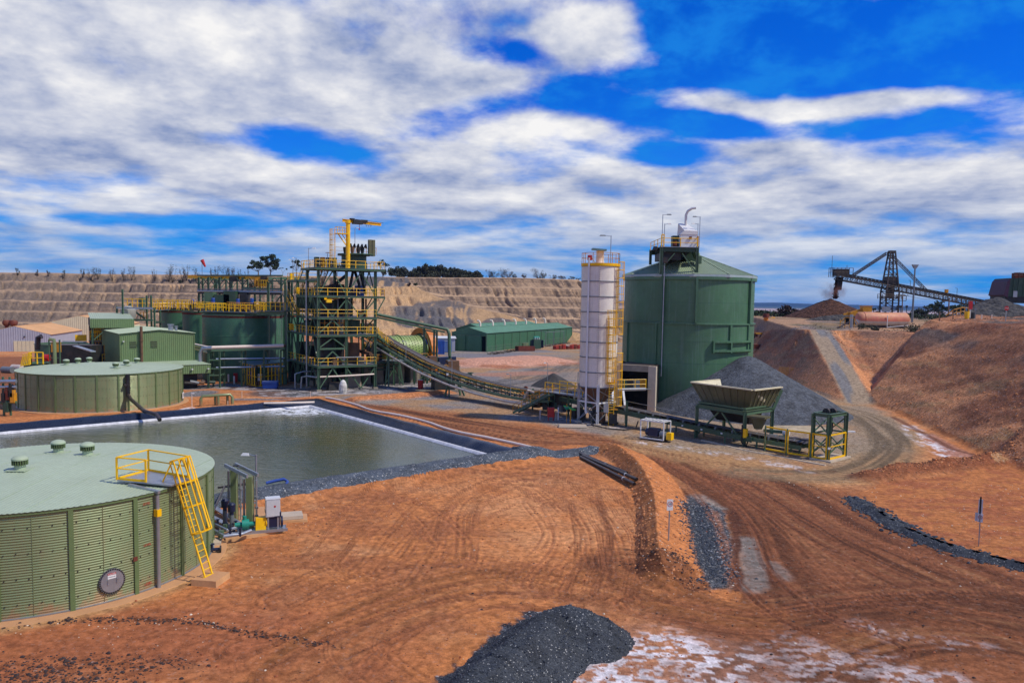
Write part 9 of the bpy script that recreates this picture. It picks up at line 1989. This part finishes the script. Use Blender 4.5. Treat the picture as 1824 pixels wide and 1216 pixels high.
for i,(px,py,r) in enumerate(shr):
 rg = random.Random(300 + i); D = 318 if px < 600 else 345; q = GD(px,py + r,D); z_ = HZ(q[0],D); zt4 = GD(px,py - r,D)[2]; s = D / 1400.0; hh_ = max(.8,zt4 - z_) * .85
 lab = ('sparse dry shrub on the ridge, %s from the left edge' % nm_[i]) if i < 23 else ('thin shrub on the ridge towards the silo, %s after the dense belt' % nm_[i - 23])
 t = thing('shrub',lab,'shrub',(q[0],D,z_),0,'sparse shrubs along the dump ridge'); b = B(); tr = B()
 for k in range(int(6 + r * 2)):
  e = Vector((rg.uniform(-1.3,1.3) * r * s,rg.uniform(-1,1) * r * s * .6,hh_ * rg.uniform(.15,1.1))); tr.tube([(rg.uniform(-.2,.2),0,0),tuple(e * .5 + Vector((rg.uniform(-.2,.2),0,.2))),tuple(e)],.05,4,False,.02)
  leaf_cloud(b,e,r * s * .38,r * s * .38,hh_ * .26,14 + int(r),.24,rg)
 tr.make('stems',mTwig,t); b.make('crown',mTwig if i % 3 else mLeafD,t)
for i,(px,py,r,D,m_,l_) in enumerate(((356,481,1,300,mLeafD,''),(740,497,4,312,mLeaf,'round green bush on the upper bench of the dump'),(728,505,4,312,mLeafR,'reddish bush on the upper bench of the dump'),(387,484,6,316,mLeafD,'round dark bush on the ridge right of the windsock'),(320,484,4,316,mLeafD,'round dark bush on the ridge left of the windsock'),(447,491,6,308,mLeafD,'dark bush below the crest under the big gum'))):
 if not l_: continue
 q = GD(px,py + r,D); z_ = HZ(q[0],D); s = D / 1400.0; t = thing('shrub',l_,'shrub',(q[0],D,z_)); b = B(); rg = random.Random(500 + i)
 for k in range(6): leaf_cloud(b,(rg.uniform(-.5,.5) * r * s,0,r * s * rg.uniform(.5,1.2)),r * s * .6,r * s * .6,r * s * .5,40,.35,rg)
 b.make('crown',m_,t)
# plateau vegetation at the right
def plat_tree(px,pyb,D,blobs_px,label,seed,**k): return px_tree(label,px,pyb,0,D,blobs_px,seed,**k)
plat_tree(1402,566,225,[(1392,556,12,9),(1404,550,13,10),(1416,555,12,9),(1384,560,8,6),(1404,560,16,6)],'round dark reddish thicket left of the brown stockpile',60,mat=mLeafR,dens=1.5,leaf=.5)
plat_tree(1352,572,230,[(1344,556,10,9),(1356,553,11,7),(1350,565,12,7),(1368,562,9,7)],'olive-green thicket between the ore bin and the rusty drum',61,mat=mLeaf,dens=1.3,leaf=.5)
for i,(px,pyb,bl3,l_) in enumerate(((1668,566,[(1660,545,9,6),(1671,541,10,8),(1682,548,9,7),(1668,554,13,8)],'tallest dark tree on the plateau right of the light mast'),(1637,566,[(1630,556,10,6),(1642,553,11,7),(1650,558,9,6),(1620,561,9,5)],'low dense tree on the plateau left of the tallest'),
          (1706,566,[(1696,547,9,5),(1706,545,11,5),(1716,550,9,6),(1704,556,14,7)],'spreading tree on the plateau between the power poles'),(1734,562,[(1727,545,8,5),(1738,548,9,6),(1732,556,10,6)],'tree on the plateau right of the farthest power pole'),(1752,560,[(1748,542,8,4),(1758,545,8,6),(1752,553,9,6)],'rightmost tree on the plateau, before the grey heap'),
          (1652,562,[(1646,546,4,2),(1655,544,3,2),(1651,549,5,3)],'thin open tree on the plateau behind the low dense one'),(1562,562,[(1556,550,5,3),(1566,548,6,4),(1560,556,7,4)],'small sparse tree between the brown stockpile and the stacker mast'))):
 plat_tree(px,pyb,238 + 3 * i,bl3,l_,70 + i,mat=mLeaf if i % 2 == 0 else mLeafD,dens=1.2 if i < 5 else .5,leaf=.5,group='trees on the plateau')
for i,(px,D,r,l_) in enumerate(((1540,164,1.3,'low green bush below the old pink tank'),(1556,160,1.0,'second low bush below the old pink tank'),(1625,150,1.6,'low dark bush on the slope right of the old tank'),(1634,147,1.2,'upper of two dark bushes on the slope right of the old tank'),(1672,148,1.6,'dry bush on the crest left of the yellow railing'),(1688,146,1.3,'grey bush on the crest by the yellow railing'),(1655,152,1.4,'brown bush beside the earth mound on the crest'))):
 q = GD(px,580,D); z_ = HZ(q[0],D); t = thing('shrub',l_,'shrub',(q[0],D,z_ - .1)); b = B(); rg = random.Random(700 + i)
 for k in range(7): leaf_cloud(b,(rg.uniform(-1,1) * r,rg.uniform(-.5,.5) * r,r * rg.uniform(.2,.8)),r * .6,r * .6,r * .4,50,.22,rg)
 b.make('crown',mTwig if i > 3 else mLeafD,t)
sc = B(); rg = random.Random(88)
for _ in range(420):
 x_ = rg.uniform(62,150); y_ = rg.uniform(215,258)
 r = rg.uniform(.6,1.6); sc_z = HZ(x_,y_); leaf_cloud(sc,(x_,y_,sc_z + r * .5),r * 1.3,r,r * .6,16,.42,rg)
tag(sc.make('low_scrub',mLeaf),'mass of low green scrub across the back of the plateau','scrub',kind='stuff')
sc = B()
for _ in range(170):
 x_ = rg.uniform(58,92); y_ = rg.uniform(126,175); z_ = HZ(x_,y_)
 if z_ < 5: continue
 r = rg.uniform(.15,.45); leaf_cloud(sc,(x_,y_,z_ + r * .4),r * 1.5,r,r * .6,10,.14,rg)
tag(sc.make('dry_tufts',mTwig),'dry tufts of grass and weed on the plateau edge','dry grass',kind='stuff')
sc = B()
for _ in range(320):
 a_ = fpts[0].lerp(fpts[-1],rg.random()); x_,y_ = a_.x + rg.uniform(-1,2),a_.y + rg.uniform(-1,3); r = rg.uniform(.2,.6); leaf_cloud(sc,(x_,y_,r * .3),r * 1.4,r,r * .5,8,.2,rg)
tag(sc.make('weeds',mTwig),'weeds growing along the foot of the mesh fence','weeds',kind='stuff')
# distant blue-green country
fb = B()
for k in range(90):
 a = radians(-60 + 150 * k / 90); r_ = 9000; fb.v.append((r_ * sin(a),r_ * cos(a),-20)); fb.v.append((r_ * sin(a),r_ * cos(a),22 + 6 * sin(k * .7) + 4 * sin(k * 1.9))); fb.v.append(((r_ + 6000) * sin(a),(r_ + 6000) * cos(a),20))
fb.f = [(3 * k + j,3 * k + 3 + j,3 * k + 4 + j,3 * k + 1 + j) for k in range(89) for j in (0,1)]
hl = fb.make('hills',M('far_forest',(.035,.06,.07),.95,0,.2,.002)); hl['kind'] = 'structure'
# the air between here and the far country
hz_ = bpy.data.materials.new('haze'); hz_.use_nodes = True; n = N(hz_.node_tree); n.n.remove(n.n['Principled BSDF'])
pv_ = n.node('ShaderNodeVolumePrincipled'); pv_.inputs['Color'].default_value = (.30,.55,1.0,1); pv_.inputs['Density'].default_value = 6e-5
n.l.new(pv_.outputs[0],n.n['Material Output'].inputs['Volume'])
hb_ = B().span((-24000,-24000,-30),(24000,24000,46)).make('haze',hz_); hb_['kind'] = 'stuff'; hb_['label'] = 'thin blue haze in the air over the far country'; hb_['category'] = 'haze'
